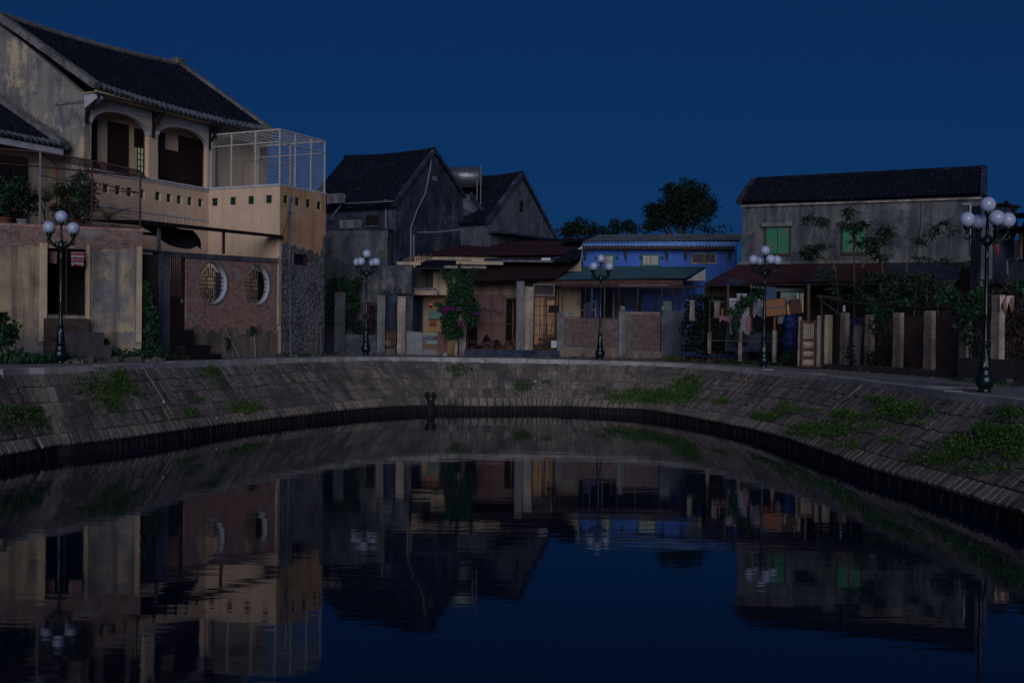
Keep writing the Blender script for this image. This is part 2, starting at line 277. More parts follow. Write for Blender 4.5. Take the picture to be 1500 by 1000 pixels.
# ------------------------------------------------------------------ mesh building
class MB:
    def __init__(s): s.v = []; s.f = []; s.t = []
    def face(s, pts, tint=0.5):
        i = len(s.v); s.v.extend([tuple(p) for p in pts]); s.f.append(tuple(range(i, i + len(pts)))); s.t.append(tint)
    def idx(s, verts, faces, tint=0.5):
        i = len(s.v); s.v.extend([tuple(p) for p in verts])
        for f in faces: s.f.append(tuple(i + k for k in f)); s.t.append(tint)
    def box(s, x0, x1, y0, y1, z0, z1, tint=0.5, m=None):
        P = [Vector(p) for p in ((x0, y0, z0), (x1, y0, z0), (x1, y1, z0), (x0, y1, z0), (x0, y0, z1), (x1, y0, z1), (x1, y1, z1), (x0, y1, z1))]
        if m: P = [m @ p for p in P]
        s.idx(P, ((0, 3, 2, 1), (4, 5, 6, 7), (0, 1, 5, 4), (1, 2, 6, 5), (2, 3, 7, 6), (3, 0, 4, 7)), tint); return s
    def hexa(s, P, tint=0.5):
        s.idx(P, ((0, 3, 2, 1), (4, 5, 6, 7), (0, 1, 5, 4), (1, 2, 6, 5), (2, 3, 7, 6), (3, 0, 4, 7)), tint); return s
    def beam(s, a, b, w, h=None, up=(0, 0, 1), tint=0.5):
        a = Vector(a); b = Vector(b); h = h or w; d = (b - a).normalized(); u = Vector(up)
        if abs(d.dot(u)) > 0.98: u = Vector((0, 1, 0))
        x = d.cross(u).normalized() * w / 2; y = x.cross(d).normalized() * h / 2
        s.hexa([a - x - y, a + x - y, b + x - y, b - x - y, a - x + y, a + x + y, b + x + y, b - x + y], tint); return s
    def plate(s, outer, holes=(), y0=0.0, y1=0.2, tint=0.5):
        loops = [list(outer)] + [list(h) for h in holes]
        flat = [p for L in loops for p in L]
        tris = tessellate_polygon([[Vector((p[0], p[1], 0)) for p in L] for L in loops])
        n = len(flat)
        V = [(p[0], y0, p[1]) for p in flat] + [(p[0], y1, p[1]) for p in flat]
        F = [tuple(t) for t in tris] + [tuple(n + k for k in reversed(t)) for t in tris]
        k = 0
        for L in loops:
            m = len(L)
            for i in range(m): F.append((k + i, k + (i + 1) % m, n + k + (i + 1) % m, n + k + i))
            k += m
        s.idx(V, F, tint); return s
    def tube(s, pts, r, n=6, caps=True, tint=0.5):
        pts = [Vector(p) for p in pts]; rs = r if isinstance(r, (list, tuple)) else [r] * len(pts)
        V = []; u0 = None
        for i, p in enumerate(pts):
            d = (pts[min(i + 1, len(pts) - 1)] - pts[max(i - 1, 0)])
            d = d.normalized() if d.length > 1e-9 else Vector((0, 0, 1))
            if u0 is None: u0 = d.orthogonal().normalized()
            u = (u0 - d * u0.dot(d)); u = u.normalized() if u.length > 1e-6 else d.orthogonal().normalized(); u0 = u; v = d.cross(u)
            for k in range(n):
                a = 2 * math.pi * k / n; V.append(p + (u * math.cos(a) + v * math.sin(a)) * rs[i])
        F = []
        for i in range(len(pts) - 1):
            for k in range(n): F.append((i * n + k, i * n + (k + 1) % n, (i + 1) * n + (k + 1) % n, (i + 1) * n + k))
        if caps: F.append(tuple(reversed(range(n)))); F.append(tuple((len(pts) - 1) * n + k for k in range(n)))
        s.idx(V, F, tint); return s
    def lathe(s, prof, n=16, c=(0, 0, 0), tint=0.5, twist=0.0, flute=0.0, nf=8):
        V = []; F = []
        for j, (r, z) in enumerate(prof):
            for k in range(n):
                a = 2 * math.pi * k / n; rr = r * (1 + flute * math.cos(nf * a + twist * z)); V.append((c[0] + rr * math.cos(a), c[1] + rr * math.sin(a), c[2] + z))
        for j in range(len(prof) - 1):
            for k in range(n): F.append((j * n + k, j * n + (k + 1) % n, (j + 1) * n + (k + 1) % n, (j + 1) * n + k))
        F.append(tuple(reversed(range(n)))); F.append(tuple((len(prof) - 1) * n + k for k in range(n)))
        s.idx(V, F, tint); return s
    def ball(s, c, r, n=16, m=10, sq=1.0, tint=0.5):
        prof = [(max(1e-4, r * math.sin(math.pi * j / m)), -r * sq * math.cos(math.pi * j / m)) for j in range(m + 1)]
        return s.lathe(prof, n, c, tint)
    def rock(s, c, r, tint=None):
        c = Vector(c); P = []
        sx, sy, sz = (r * random.uniform(0.7, 1.25) for _ in range(3))
        rot = Matrix.Rotation(random.uniform(0, 6.28), 3, 'Z') @ Matrix.Rotation(random.uniform(-0.4, 0.4), 3, 'X')
        V = []; m_, n_ = 4, 7
        for j in range(m_ + 1):
            for k in range(n_):
                a = 2 * math.pi * k / n_; b = math.pi * j / m_
                q = Vector((math.sin(b) * math.cos(a) * sx, math.sin(b) * math.sin(a) * sy, -math.cos(b) * sz * 0.8)) * random.uniform(0.85, 1.12)
                V.append(c + rot @ q)
        F = [(j * n_ + k, j * n_ + (k + 1) % n_, (j + 1) * n_ + (k + 1) % n_, (j + 1) * n_ + k) for j in range(m_) for k in range(n_)]
        s.idx(V, F, random.random() if tint is None else tint); return s
    def build(s, name, mat, parent=None, loc=None, rz=0.0, smooth=False, sharp=None):
        me = bpy.data.meshes.new(name); me.from_pydata(s.v, [], s.f)
        at = me.attributes.new('tint', 'FLOAT', 'FACE'); at.data.foreach_set('value', s.t)
        me.materials.append(MT[mat] if isinstance(mat, str) else mat)
        bm = bmesh.new(); bm.from_mesh(me); 
        if len(s.f) < 60000: bmesh.ops.recalc_face_normals(bm, faces=bm.faces)
        bm.to_mesh(me); bm.free()
        if smooth: me.polygons.foreach_set('use_smooth', [True] * len(me.polygons))
        o = bpy.data.objects.new(name, me); COL.objects.link(o)
        if parent: o.parent = parent
        if loc is not None: o.location = loc
        if rz: o.rotation_euler.z = rz
        return o

def tag(o, label, cat, group=None, kind=None):
    if label: o['label'] = label
    if cat: o['category'] = cat
    if group: o['group'] = group
    if kind: o['kind'] = kind
    return o
def thing(name, label, cat, loc=(0, 0, 0), rz=0.0, group=None):
    o = bpy.data.objects.new(name, None); COL.objects.link(o); o.location = loc; o.rotation_euler.z = rz
    o.empty_display_size = 0.3
    return tag(o, label, cat, group)
def fthing(fr, name, label, cat, group=None): return thing(name, label, cat, (fr.o.x, fr.o.y, 0), fr.ang, group)
def struct(o): o['kind'] = 'structure'; return o
def copy_tree(o, parent=None):
    c = o.copy(); COL.objects.link(c); c.parent = parent
    for ch in [x for x in bpy.data.objects if x.parent == o]: copy_tree(ch, c)
    return c
def fbox(mb, fr, x0, x1, yt, yb, w0=0.0, w1=0.1, tint=0.5):
    xm = (x0 + x1) / 2; ym = (yt + yb) / 2
    mb.box(fr.s(x0, w0, ym), fr.s(x1, w0, ym), w0, w1, fr.z(xm, yb, w0), fr.z(xm, yt, w0), tint); return mb
def rect(x0, x1, z0, z1): return [(x0, z0), (x1, z0), (x1, z1), (x0, z1)]
def frect(fr, x0, x1, yt, yb, w=0.0):
    xm = (x0 + x1) / 2; ym = (yt + yb) / 2
    return rect(fr.s(x0, w, ym), fr.s(x1, w, ym), fr.z(xm, yb, w), fr.z(xm, yt, w))
def circ(cx, cz, r, n=28, rz=None): return [(cx + r * math.cos(2 * math.pi * k / n), cz + (rz or r) * math.sin(2 * math.pi * k / n)) for k in range(n)]

def corrugated(mb, A, B, C, D, pitch=0.2, amp=0.035, row=0.0, step=0.02, sag=0.0, per=4, thick=0.03):
    """sheet from the eave A-B up to the ridge D-C; ribs run up the slope"""
    A, B, C, D = (Vector(p) for p in (A, B, C, D))
    nu = max(2, int((B - A).length / pitch)) * per
    h = ((D - A).length + (C - B).length) / 2
    nv = max(1, int(h / row)) if row else 2
    N = (B - A).cross(D - A).normalized()
    if N.z < 0: N = -N
    rows = []
    for j in range(nv):
        rows.append((j / nv, step if row else 0)); rows.append(((j + 1) / nv, 0.0))
    V = []; 
    for v, off in rows:
        for i in range(nu + 1):
            u = i / nu; p = (A.lerp(B, u)).lerp(D.lerp(C, u), v)
            ph = (i % per) / per
            p = p + N * (amp * abs(math.sin(math.pi * ph)) * (1.0) + off)
            p.z -= sag * 4 * u * (1 - u)
            V.append(p)
    n1 = nu + 1; F = []
    for j in range(len(rows) - 1):
        for i in range(nu): F.append((j * n1 + i, j * n1 + i + 1, (j + 1) * n1 + i + 1, (j + 1) * n1 + i))
    mb.idx(V, F)
    q = N * thick; sg = Vector((0, 0, sag))
    mb.face([A - q, B - q, C - q, D - q] if not sag else [A - q - sg, B - q - sg, C - q - sg, D - q - sg])
    return mb

def chain(mb, P0, U, V, cell=0.1, r=0.0035):
    """woven wire mesh on the rectangle P0 + u U + v V"""
    P0, U, V = Vector(P0), Vector(U), Vector(V); lu, lv = U.length, V.length; u = U / lu; v = V / lv
    nrm = u.cross(v).normalized() * r
    for sgn in (1, -1):
        t = -lv if sgn > 0 else 0.0
        while t < (lu if sgn > 0 else lu + lv):
            if sgn > 0: a0 = max(0, -t); a1 = min(lv, lu - t); p, q = (t + a0, a0), (t + a1, a1)
            else: a0 = max(0, t - lu); a1 = min(lv, t); p, q = (t - a0, a0), (t - a1, a1)
            if a1 - a0 > 0.02:
                a = P0 + u * p[0] + v * p[1]; b = P0 + u * q[0] + v * q[1]; sd = (b - a).normalized().cross(nrm).normalized() * r
                V3 = [a + nrm, a - nrm * 0.5 + sd, a - nrm * 0.5 - sd, b + nrm, b - nrm * 0.5 + sd, b - nrm * 0.5 - sd]
                mb.idx(V3, ((0, 1, 4, 3), (1, 2, 5, 4), (2, 0, 3, 5)))
            t += cell * 1.4142
    return mb

# ------------------------------------------------------------------ foliage
def rdir():
    while True:
        v = Vector((random.uniform(-1, 1), random.uniform(-1, 1), random.uniform(-1, 1)))
        if 0.05 < v.length < 1: return v.normalized()
def leaf(mb, p, size, aspect=0.55, d=None, tint=None):
    d = d or rdir(); n = rdir(); sd = d.cross(n)
    if sd.length < 1e-3: return
    sd = sd.normalized() * size * aspect * 0.5; k = d.cross(sd).normalized() * size * 0.12
    t = random.random() if tint is None else tint
    a = p; b = p + d * size * 0.45 + sd - k; c = p + d * size; e = p + d * size * 0.45 - sd - k
    mb.face([a, b, c, e], t)
def cloud(mb, c, rad, n, size, shell=0.6, flat=0.0, aspect=0.55):
    c = Vector(c); rad = Vector(rad) if not isinstance(rad, (int, float)) else Vector((rad,) * 3)
    for _ in range(n):
        v = rdir() * (random.random() ** (1 / 3.0) if random.random() > shell else random.uniform(0.75, 1.05))
        leaf(mb, c + Vector((v.x * rad.x, v.y * rad.y, v.z * rad.z)), size * random.uniform(0.6, 1.25), aspect)
def clumps(mb, c, rad, nc, per, cs, size, aspect=0.55):
    """a crown of many separate clumps with gaps between them"""
    c = Vector(c); out = []
    for _ in range(nc):
        v = rdir() * random.random() ** 0.45
        q = c + Vector((v.x * rad[0], v.y * rad[1], v.z * rad[2])); r = cs * random.uniform(0.55, 1.25); out.append(q)
        cloud(mb, q, (r, r, r * 0.75), per, size, 0.6, aspect=aspect)
    return out
def frond(mb, p, d, L, w, droop=0.6, n=14, tint=None):
    """a feathered leaf: arching midrib with narrow leaflets"""
    d = Vector(d).normalized(); q = Vector(p); st = L / n
    sd = d.cross(Vector((0, 0, 1)));  sd = sd.normalized() if sd.length > 0.01 else Vector((1, 0, 0))
    for i in range(n):
        d = (d + Vector((0, 0, -droop / n))).normalized(); nq = q + d * st
        ww = w * math.sin(math.pi * (i + 1.5) / (n + 2))
        for s_ in (1, -1):
            a = sd * s_ * ww + d * st * 1.5 - Vector((0, 0, 0.25 * ww))
            mb.face([q, q + a * 0.5 + d * st * 0.35, q + a], random.random() if tint is None else tint)
        mb.face([q - sd * 0.008, q + sd * 0.008, nq + sd * 0.008, nq - sd * 0.008], 0.2)
        q = nq

# =================================================================== THE BASIN: quay, kerb, stone embankment, water
KP = [(0, 546), (65, 543.5), (130, 541), (210, 537), (290, 533), (400, 529), (500, 526.5), (600, 526), (700, 527.5), (800, 529), (900, 532), (1000, 536), (1100, 543.5), (1200, 553), (1300, 566), (1400, 580), (1500, 592)]
loop = []
for px, py in KP:
    z = 0.0
    for _ in range(3):
        Y = (CAMZ - z) * FPX / (py - yh(px)); X = ux(px, py) * Y / FPX; z = gz(X)
    loop.append(Vector((X, Y)))
loop += [Vector(p) for p in ((10.9, 17.5), (11.3, 12), (11, 6), (9, 2), (5, .6), (0, .2), (-6, .6), (-11, 3), (-13.2, 10), (-13.6, 20))]
def catmull(P, step):
    out = []; n = len(P)
    for i in range(n):
        a, b, c, d = P[i - 1], P[i], P[(i + 1) % n], P[(i + 2) % n]
        for k in range(20):
            t = k / 20.0
            out.append(0.5 * ((2 * b) + (c - a) * t + (2 * a - 5 * b + 4 * c - d) * t * t + (3 * b - a - 3 * c + d) * t ** 3))
    for _ in range(14): out = [(out[i - 1] + out[i] * 2 + out[(i + 1) % len(out)]) / 4 for i in range(len(out))]
    L = [0.0]
    for i in range(len(out)): L.append(L[-1] + (out[(i + 1) % len(out)] - out[i]).length)
    m = int(L[-1] / step); res = []; j = 0
    for k in range(m):
        t = L[-1] * k / m
        while L[j + 1] < t: j += 1
        f = (t - L[j]) / (L[j + 1] - L[j]); res.append(out[j].lerp(out[(j + 1) % len(out)], f))
    return res
CV = catmull(loop, 0.20); NC = len(CV)
NR = []
for i in range(NC):
    d = (CV[(i + 3) % NC] - CV[i - 3]).normalized(); NR.append(Vector((d.y, -d.x)))      # towards the water
def lat(i):
    p = CV[i % NC]
    px = 750 + p.x / p.y * FPX
    return 1.05 if px < 100 else (1.05 + 0.6 * min(1, (px - 100) / 400.0) if px < 900 else 1.65 + 0.2 * min(1, (px - 900) / 300.0))
def slope(i, t, up=0.0):
    """point on the embankment: sample i (may be fractional), t = 0 at the kerb, 1 at the toe"""
    i0 = int(math.floor(i)) % NC; f = i - math.floor(i); p = CV[i0].lerp(CV[(i0 + 1) % NC], f); n = NR[i0].lerp(NR[(i0 + 1) % NC], f)
    q = p + n * (0.10 + lat(i0) * t); z0 = gz(p.x) - 0.05
    z = z0 + (-1.66 - z0) * t + 0.02 * math.sin(i * 0.09)
    return Vector((q.x + n.x * up * 0.7, q.y + n.y * up * 0.7, z + up * 0.7))
def proj(p): 
    px = 750 + p.x * FPX / p.y; return px, yh(px) + (CAMZ - p.z) * FPX / p.y

# ground sheet with the basin cut out of it
outer = [Vector((x, y, 0)) for x, y in ((-1500, -600), (1500, -600), (1500, 2600), (-1500, 2600))]
hole = [Vector((CV[i].x, CV[i].y, 0)) + Vector((NR[i].x, NR[i].y, 0)) * -0.2 for i in range(0, NC, 4)]
pts = outer + hole
mb = MB(); mb.idx([(p.x, p.y, -0.16) for p in pts], [tuple(t) for t in tessellate_polygon([outer, hole])]); struct(mb.build('ground', 'ground'))
# path behind the kerb, all round
mb = MB(); V = []; F = []
for i in range(NC):
    for k, o_ in enumerate((0.25, 2.2, 4.5, 9.0)):
        q = CV[i] - NR[i] * o_; V.append((q.x, q.y, gz(CV[i].x) + (0.0 if k else 0.0)))
for i in range(NC):
    for k in range(3): a = i * 4 + k; b = ((i + 1) % NC) * 4 + k; F.append((a, b, b + 1, a + 1))
mb.idx(V, F); struct(mb.build('quay_path', 'pave'))
# kerb, cast in lengths with open joints
mb = MB(); step = 9
for i in range(0, NC - step, step):
    dz = random.uniform(-0.012, 0.012)
    for k in range(step):
        a, b = i + k, (i + k + 1) % NC; fa = 0.06 if k == 0 else 0.0; fb = 0.94 if k == step - 1 else 1.0
        pa = CV[a].lerp(CV[b], fa); pb = CV[a].lerp(CV[b], fb)
        za = gz(pa.x); P = []
        for zz in (-0.22, 0.10 + dz):
            for (p, n) in ((pa, NR[a]), (pb, NR[b])):
                for o_ in (0.12, -0.30):
                    P.append((p.x + n.x * o_, p.y + n.y * o_, gz(p.x) + zz))
        mb.idx(P, ((0, 1, 3, 2), (4, 6, 7, 5), (0, 2, 6, 4), (1, 5, 7, 3), (0, 4, 5, 1), (2, 3, 7, 6)))
struct(mb.build('kerb', 'kerb'))
# bedding sheet under the stones, then the stones
mb = MB(); V = []; F = []
for i in range(NC):
    for t in (-0.02, 0.5, 1.0): V.append(slope(i, t, -0.02))
for i in range(NC):
    for k in range(2): a = i * 3 + k; b = ((i + 1) % NC) * 3 + k; F.append((a, b, b + 1, a + 1))
mb.idx(V, F); struct(mb.build('embankment_bed', 'mortar'))
def near_px(px, lo=0, hi=NC):
    best = None
    for i in range(NC):
        if CV[i].y < 18: continue
        d = abs(proj(Vector((CV[i].x, CV[i].y, 0)))[0] - px)
        if best is None or d < best[0]: best = (d, i)
    return best[1]
drains = set()
for px in (297, 388, 468): 
    i = near_px(px); drains |= {i, i + 1, i + 2} if px < 300 else {i, i + 1}
def frustum(mb, a, b, c, d, up, inset, tint):
    """a cut stone: footprint a b c d, its worn top raised by up"""
    A = [Vector(p) for p in (a, b, c, d)]; ctr = (A[0] + A[1] + A[2] + A[3]) / 4
    n = (A[1] - A[0]).cross(A[3] - A[0]).normalized()
    if n.z < 0: n = -n
    T = [p.lerp(ctr, inset) + n * (up + random.uniform(-0.008, 0.008)) for p in A]
    mb.idx(A + T, ((4, 5, 6, 7), (0, 1, 5, 4), (1, 2, 6, 5), (2, 3, 7, 6), (3, 0, 4, 7)), tint)
rs = random.Random(3)
mb = MB(); NCO = 4
ribs = {near_px(x) for x in (205, 560, 1100, 1268)}
for i in ribs: frustum(mb, slope(i + 0.1, 0), slope(i + 0.9, 0), slope(i + 0.9, 0.86), slope(i + 0.1, 0.86), 0.035, 0.06, 0.5)
solid = ribs | drains
tj_ = [0.008, 0.20, 0.43, 0.66, 0.872]
for j in range(NCO):
    i = 0.0
    while i < NC - 1.6:
        if int(i) in solid: i = int(i) + 1.0; continue
        wd_ = rs.choice((0.7, 0.85, 1.0, 1.0, 1.15, 1.3, 1.7)) * rs.uniform(0.9, 1.1)
        for q in range(int(i) + 1, int(i + wd_) + 1):
            if q in solid: wd_ = q - i; break
        if wd_ < 0.3: i += wd_; continue
        t0 = tj_[j] + 0.006 + rs.uniform(-0.010, 0.010); t1 = tj_[j + 1] - 0.006 + rs.uniform(-0.010, 0.010)
        if rs.random() < 0.025: i += wd_; continue
        if rs.random() < 0.25: tm = t0 + (t1 - t0) * rs.uniform(0.3, 0.7); parts = ((t0, tm - 0.005), (tm + 0.005, t1))
        else: parts = ((t0, t1),)
        for (a, b) in parts:
            tint = min(1, max(0, rs.gauss(0.36, 0.20) + (0.35 if rs.random() < 0.08 else 0) + 0.10 * (j / 3.0)))
            g0, g1 = rs.uniform(0.02, 0.07), rs.uniform(0.02, 0.07); k0, k1 = rs.uniform(-.04, .04), rs.uniform(-.04, .04)
            frustum(mb, slope(i + g0, a), slope(i + wd_ - g1, a), slope(i + wd_ - g1 + k1, b), slope(i + g0 + k0, b), rs.uniform(0.002, 0.020), 0.06, tint)
        i += wd_
struct(mb.build('embankment_stones', 'stones'))
mb = MB()
for i in [k * 1.4 for k in range(int(NC / 1.4))]:       # the bottom course: larger, rounded, standing a little proud
    g = rs.uniform(0.06, 0.13); tint = min(1, max(0, rs.gauss(0.7, 0.2)))
    frustum(mb, slope(i + g, 0.885), slope(i + 1.4 - g, 0.885), slope(i + 1.4 - g, 1.05), slope(i + g, 1.05), 0.07, 0.13, tint)
struct(mb.build('embankment_edge_course', 'stones'))
mb = MB(); m2 = MB(); V = []; F = []
def toe(i, t, up=0.0):
    i0 = int(math.floor(i)) % NC; f = i - math.floor(i); p = CV[i0].lerp(CV[(i0 + 1) % NC], f); n = NR[i0].lerp(NR[(i0 + 1) % NC], f)
    q = p + n * (0.08 + lat(i0) + 0.14 * t + up); return Vector((q.x, q.y, -1.69 - 0.8 * t))
for i in range(NC):
    V.append(toe(i, 0, -0.03)); V.append(toe(i, 1, -0.03)); a = 2 * i; b = 2 * ((i + 1) % NC); F.append((a, b, b + 1, a + 1))
    g = rs.uniform(0.04, 0.09)
    for (t0, t1) in ((0.02, 0.55), (0.58, 1.0)):
        A = [toe(i + g, t0), toe(i + 1 - g, t0), toe(i + 1 - g, t1), toe(i + g, t1)]; u = rs.uniform(0.02, 0.07); c = sum(A, Vector()) / 4
        o_ = Vector((NR[i].x, NR[i].y, 0.2)) * u
        T = [p.lerp(c, 0.1) + o_ for p in A]
        mb.idx(A + T, ((4, 5, 6, 7), (0, 1, 5, 4), (1, 2, 6, 5), (2, 3, 7, 6), (3, 0, 4, 7)), rs.random())
m2.idx(V, F); struct(m2.build('embankment_toe_bed', 'toe_mortar')); struct(mb.build('embankment_toe', 'toe'))
WZ = -2.0
mb = MB(); V = [toe(i, 0.9) for i in range(0, NC, 3)]
mb.face([(p.x, p.y, WZ) for p in V]); struct(mb.build('water', 'water'))

# weeds rooted in the joints of the embankment
PATCH = [(35, 612, 42, 20, 1), (160, 570, 45, 26, 1), (168, 592, 28, 18, 1), (80, 614, 22, 14, .8), (272, 607, 22, 9, .8), (357, 598, 26, 11, 1.2), (290, 585, 9, 6, .7), (305, 545, 14, 8, 1), (318, 560, 12, 10, .8), (130, 556, 22, 8, .7), (430, 562, 14, 5, .4), (505, 560, 12, 4, .5), (555, 568, 10, 5, .4),
         (672, 541, 18, 6, 1.1), (676, 550, 12, 5, .7), (768, 566, 18, 9, 1), (745, 571, 14, 5, .7), (800, 561, 10, 5, .8), (735, 546, 8, 4, .7), (845, 560, 8, 4, .3), (728, 570, 5, 4, .5),
         (950, 582, 74, 13, 1.3), (1006, 568, 24, 16, 1.2), (905, 583, 28, 10, 1.1), (880, 572, 12, 6, .6), (1060, 588, 16, 6, .5), (1130, 612, 26, 8, 1), (1155, 600, 20, 8, .9), (1205, 632, 56, 13, 1.1), (1250, 612, 36, 9, 1.0), (1180, 604, 26, 7, .8), (1322, 602, 44, 15, 1.3), (1300, 588, 26, 7, 1.1), (1245, 586, 9, 4, 1), (1290, 625, 26, 7, .7), (1310, 645, 20, 6, .7),
         (1420, 654, 44, 18, 1.2), (1452, 636, 30, 16, 1.3), (1372, 674, 54, 11, 1), (1482, 606, 18, 12, 1.5), (1490, 652, 24, 26, 1.3), (1440, 690, 50, 9, 1), (1345, 620, 14, 5, .6), (1250, 655, 34, 6, .6)]
rw = random.Random(11); mbw = MB()
vis = [i for i in range(NC) if CV[i].y > 19]
from mathutils import noise as mnoise
for _ in range(60000):
    i = rw.choice(vis) + rw.random(); t = rw.uniform(-0.02, 1.02); p = slope(i, t, 0.03); px, py = proj(p)
    if px < -15 or px > 1520: continue
    best = 0
    for cx, cy, rx, ry, dn in PATCH:
        q = ((px - cx) / rx) ** 2 + ((py - cy) / ry) ** 2
        best = max(best, (1.45 - q ** 0.7 * 1.0) * dn * 0.8)
    nz_ = 0.9 * mnoise.noise(p * 1.6) + 0.9 * mnoise.noise(p * 5.5); best = best + nz_ * 0.85 - 0.10 if best > 0 else best
    if best <= 0: 
        tj = (t * 4 / 0.88) % 1.0
        if rw.random() > (0.02 if 0.08 < tj < 0.92 else 0.07): continue
        best = 0.05
    if rw.random() > best * 1.1: continue
    near = 30.0 / p.y; dense = best > 0.45
    for _k in range(3 if dense else 2):
        d = Vector((rw.uniform(-1, 1), rw.uniform(-1, 0.5), rw.uniform(0.1, 1.2))).normalized()
        sz = rw.uniform(0.03, 0.078) * (1.1 if dense else 0.8)
        leaf(mbw, p + Vector((rw.uniform(-.1, .1), rw.uniform(-.1, .1), rw.uniform(0, 0.07 if dense else 0.02))), sz, 0.6, d, rw.random() * (1.0 if best > 0.3 else 0.5))
tag(mbw.build('embankment_weeds', 'leaf_bright'), 'low green weeds spreading in patches over the sloping stone embankment', 'weeds', kind='stuff')
# grass and dry litter where path and walls meet
mbg = MB(); rg = random.Random(5)
def tuft(mb, p, n, h, spread):
    for _ in range(n):
        a = rg.uniform(0, 6.28); b = Vector(p) + Vector((math.cos(a), math.sin(a), 0)) * rg.uniform(0, spread)
        d = Vector((rg.uniform(-.5, .5), rg.uniform(-.5, .5), 1)).normalized(); leaf(mb, b, h * rg.uniform(0.5, 1.2), 0.22, d)
def strip(a, b, n, h, w_=0.5, k=7):
    A = G(*a, 0); B = G(*b, 0)
    for _ in range(n):
        p = A.lerp(B, rg.random()) + Vector((rg.uniform(-w_, w_), rg.uniform(-w_, w_), 0)); p.z = gz(p.x); tuft(mbg, p, k, h, 0.16)
strip((-20, 33.5), (60, 34.8), 260, 0.28, 1.0); strip((140, 36), (245, 39.5), 90, 0.22, 0.5); strip((210, 37.6), (240, 39), 40, 0.3, 0.3)
strip((1000, 50), (1060, 48.5), 150, 0.25, 0.8); strip((1060, 48), (1180, 45), 230, 0.22, 0.9); strip((1260, 41), (1400, 35.3), 130, 0.25, 0.3); strip((1400, 33), (1500, 29.5), 30, 0.16, 0.2)
strip((815, 51.3), (1000, 51), 60, 0.14, 0.3, 4); strip((590, 52), (810, 51.6), 30, 0.1, 0.3, 3); strip((400, 45), (475, 48.2), 40, 0.18, 0.3)
tag(mbg.build('verge_grass', 'leaf'), 'uneven tufts of grass along the foot of the walls and fences', 'grass', kind='stuff')
mbd = MB(); mbg = mbd; strip((990, 50.5), (1075, 48), 220, 0.28, 0.8); strip((1080, 47.5), (1180, 45), 90, 0.2, 0.7); strip((820, 51.5), (1000, 51.3), 90, 0.12, 0.3, 4)
tag(mbd.build('dry_grass', 'dry'), 'dry pale grass and litter on the bank left of the fourth street lamp', 'dry grass', kind='stuff')

# =================================================================== STREET LAMPS
def make_lamp():
    t = thing('street_lamp', 'tmp', 'street lamp')
    mb = MB()
    mb.lathe([(0.15, 0), (0.15, 0.05), (0.13, 0.07), (0.155, 0.11), (0.20, 0.17), (0.225, 0.25), (0.225, 0.33), (0.20, 0.41), (0.15, 0.46), (0.16, 0.49), (0.145, 0.53), (0.15, 0.56)], 24)
    mb.build('base', 'iron_green', t, smooth=True)
    mb = MB()
    mb.lathe([(0.135, 0.56), (0.125, 0.65), (0.115, 0.78), (0.10, 0.92), (0.085, 1.05), (0.075, 1.15)] , 24, twist=9.0, flute=0.13, nf=5)
    for k in range(5):
        a0 = 2 * math.pi * k / 5; mb.tube([((0.142 - 0.065 * q / 12) * math.cos(a0 + q * 0.36), (0.142 - 0.065 * q / 12) * math.sin(a0 + q * 0.36), 0.56 + q * 0.049) for q in range(13)], 0.014, 5)
    mb.build('twisted_column', 'iron_green', t, smooth=True)
    mb = MB()
    mb.lathe([(0.075, 1.15), (0.10, 1.18), (0.10, 1.21), (0.07, 1.24), (0.062, 1.3), (0.056, 1.9), (0.062, 1.92), (0.054, 1.95), (0.047, 3.3), (0.06, 3.33), (0.048, 3.36), (0.045, 3.58), (0.085, 3.62), (0.105, 3.70), (0.09, 3.80), (0.05, 3.86), (0.04, 4.0), (0.055, 4.05), (0.035, 4.1), (0.03, 4.32), (0.05, 4.36), (0.075, 4.40), (0.085, 4.44)], 16)
    mb.build('pole', 'iron_green', t, smooth=True)
    for k in range(4):
        a = math.pi / 2 * k; c, s = math.cos(a), math.sin(a); m = MB()
        pr = [(0.04, 3.72), (0.14, 3.66), (0.27, 3.69), (0.38, 3.78), (0.46, 3.88), (0.50, 3.97)]
        m.tube([(r * c, r * s, z) for r, z in pr], [0.034, 0.034, 0.03, 0.028, 0.028, 0.03], 8)
        sc2 = [(0.10, 3.78), (0.20, 3.83), (0.27, 3.78), (0.24, 3.72), (0.19, 3.75)]
        m.tube([(r * c, r * s, z) for r, z in sc2], 0.016, 5)
        sc3 = [(0.40, 3.80), (0.50, 3.76), (0.57, 3.83), (0.53, 3.90)]; m.tube([(r * c, r * s, z) for r, z in sc3], 0.02, 5)
        m.lathe([(0.02, 3.90), (0.06, 3.93), (0.03, 3.97), (0.08, 4.02), (0.10, 4.06), (0.085, 4.08)], 12, (0.50 * c, 0.50 * s, 0))
        ar = m.build('arm', 'iron_green', t, smooth=True)
        g = MB(); g.ball((0.50 * c, 0.50 * s, 4.245), 0.187, 28, 18); g.build('globe', 'opal', t, smooth=True)
    g = MB(); g.ball((0, 0, 4.62), 0.19, 28, 18); g.build('globe', 'opal', t, smooth=True)
    return t
lamp0 = make_lamp()
LAMPS = [(88, 535, 34.4, 67, 'green iron five-globe street lamp in front of the dark doorway of the plastered wall'),
         (535.5, 522, 49.9, 67, 'green iron five-globe street lamp by the grey walls left of the bougainvillea'),
         (878.5, 526, 49.9, 45, 'green iron five-globe street lamp in front of the low brick walls and blue house'),
         (1118.5, 536, 43.1, 11, 'green iron five-globe street lamp beside the cardboard box and wooden gate'),
         (1442.5, 570, 26.9, 1, 'nearest and largest green five-globe street lamp, at the far right of the quay')]
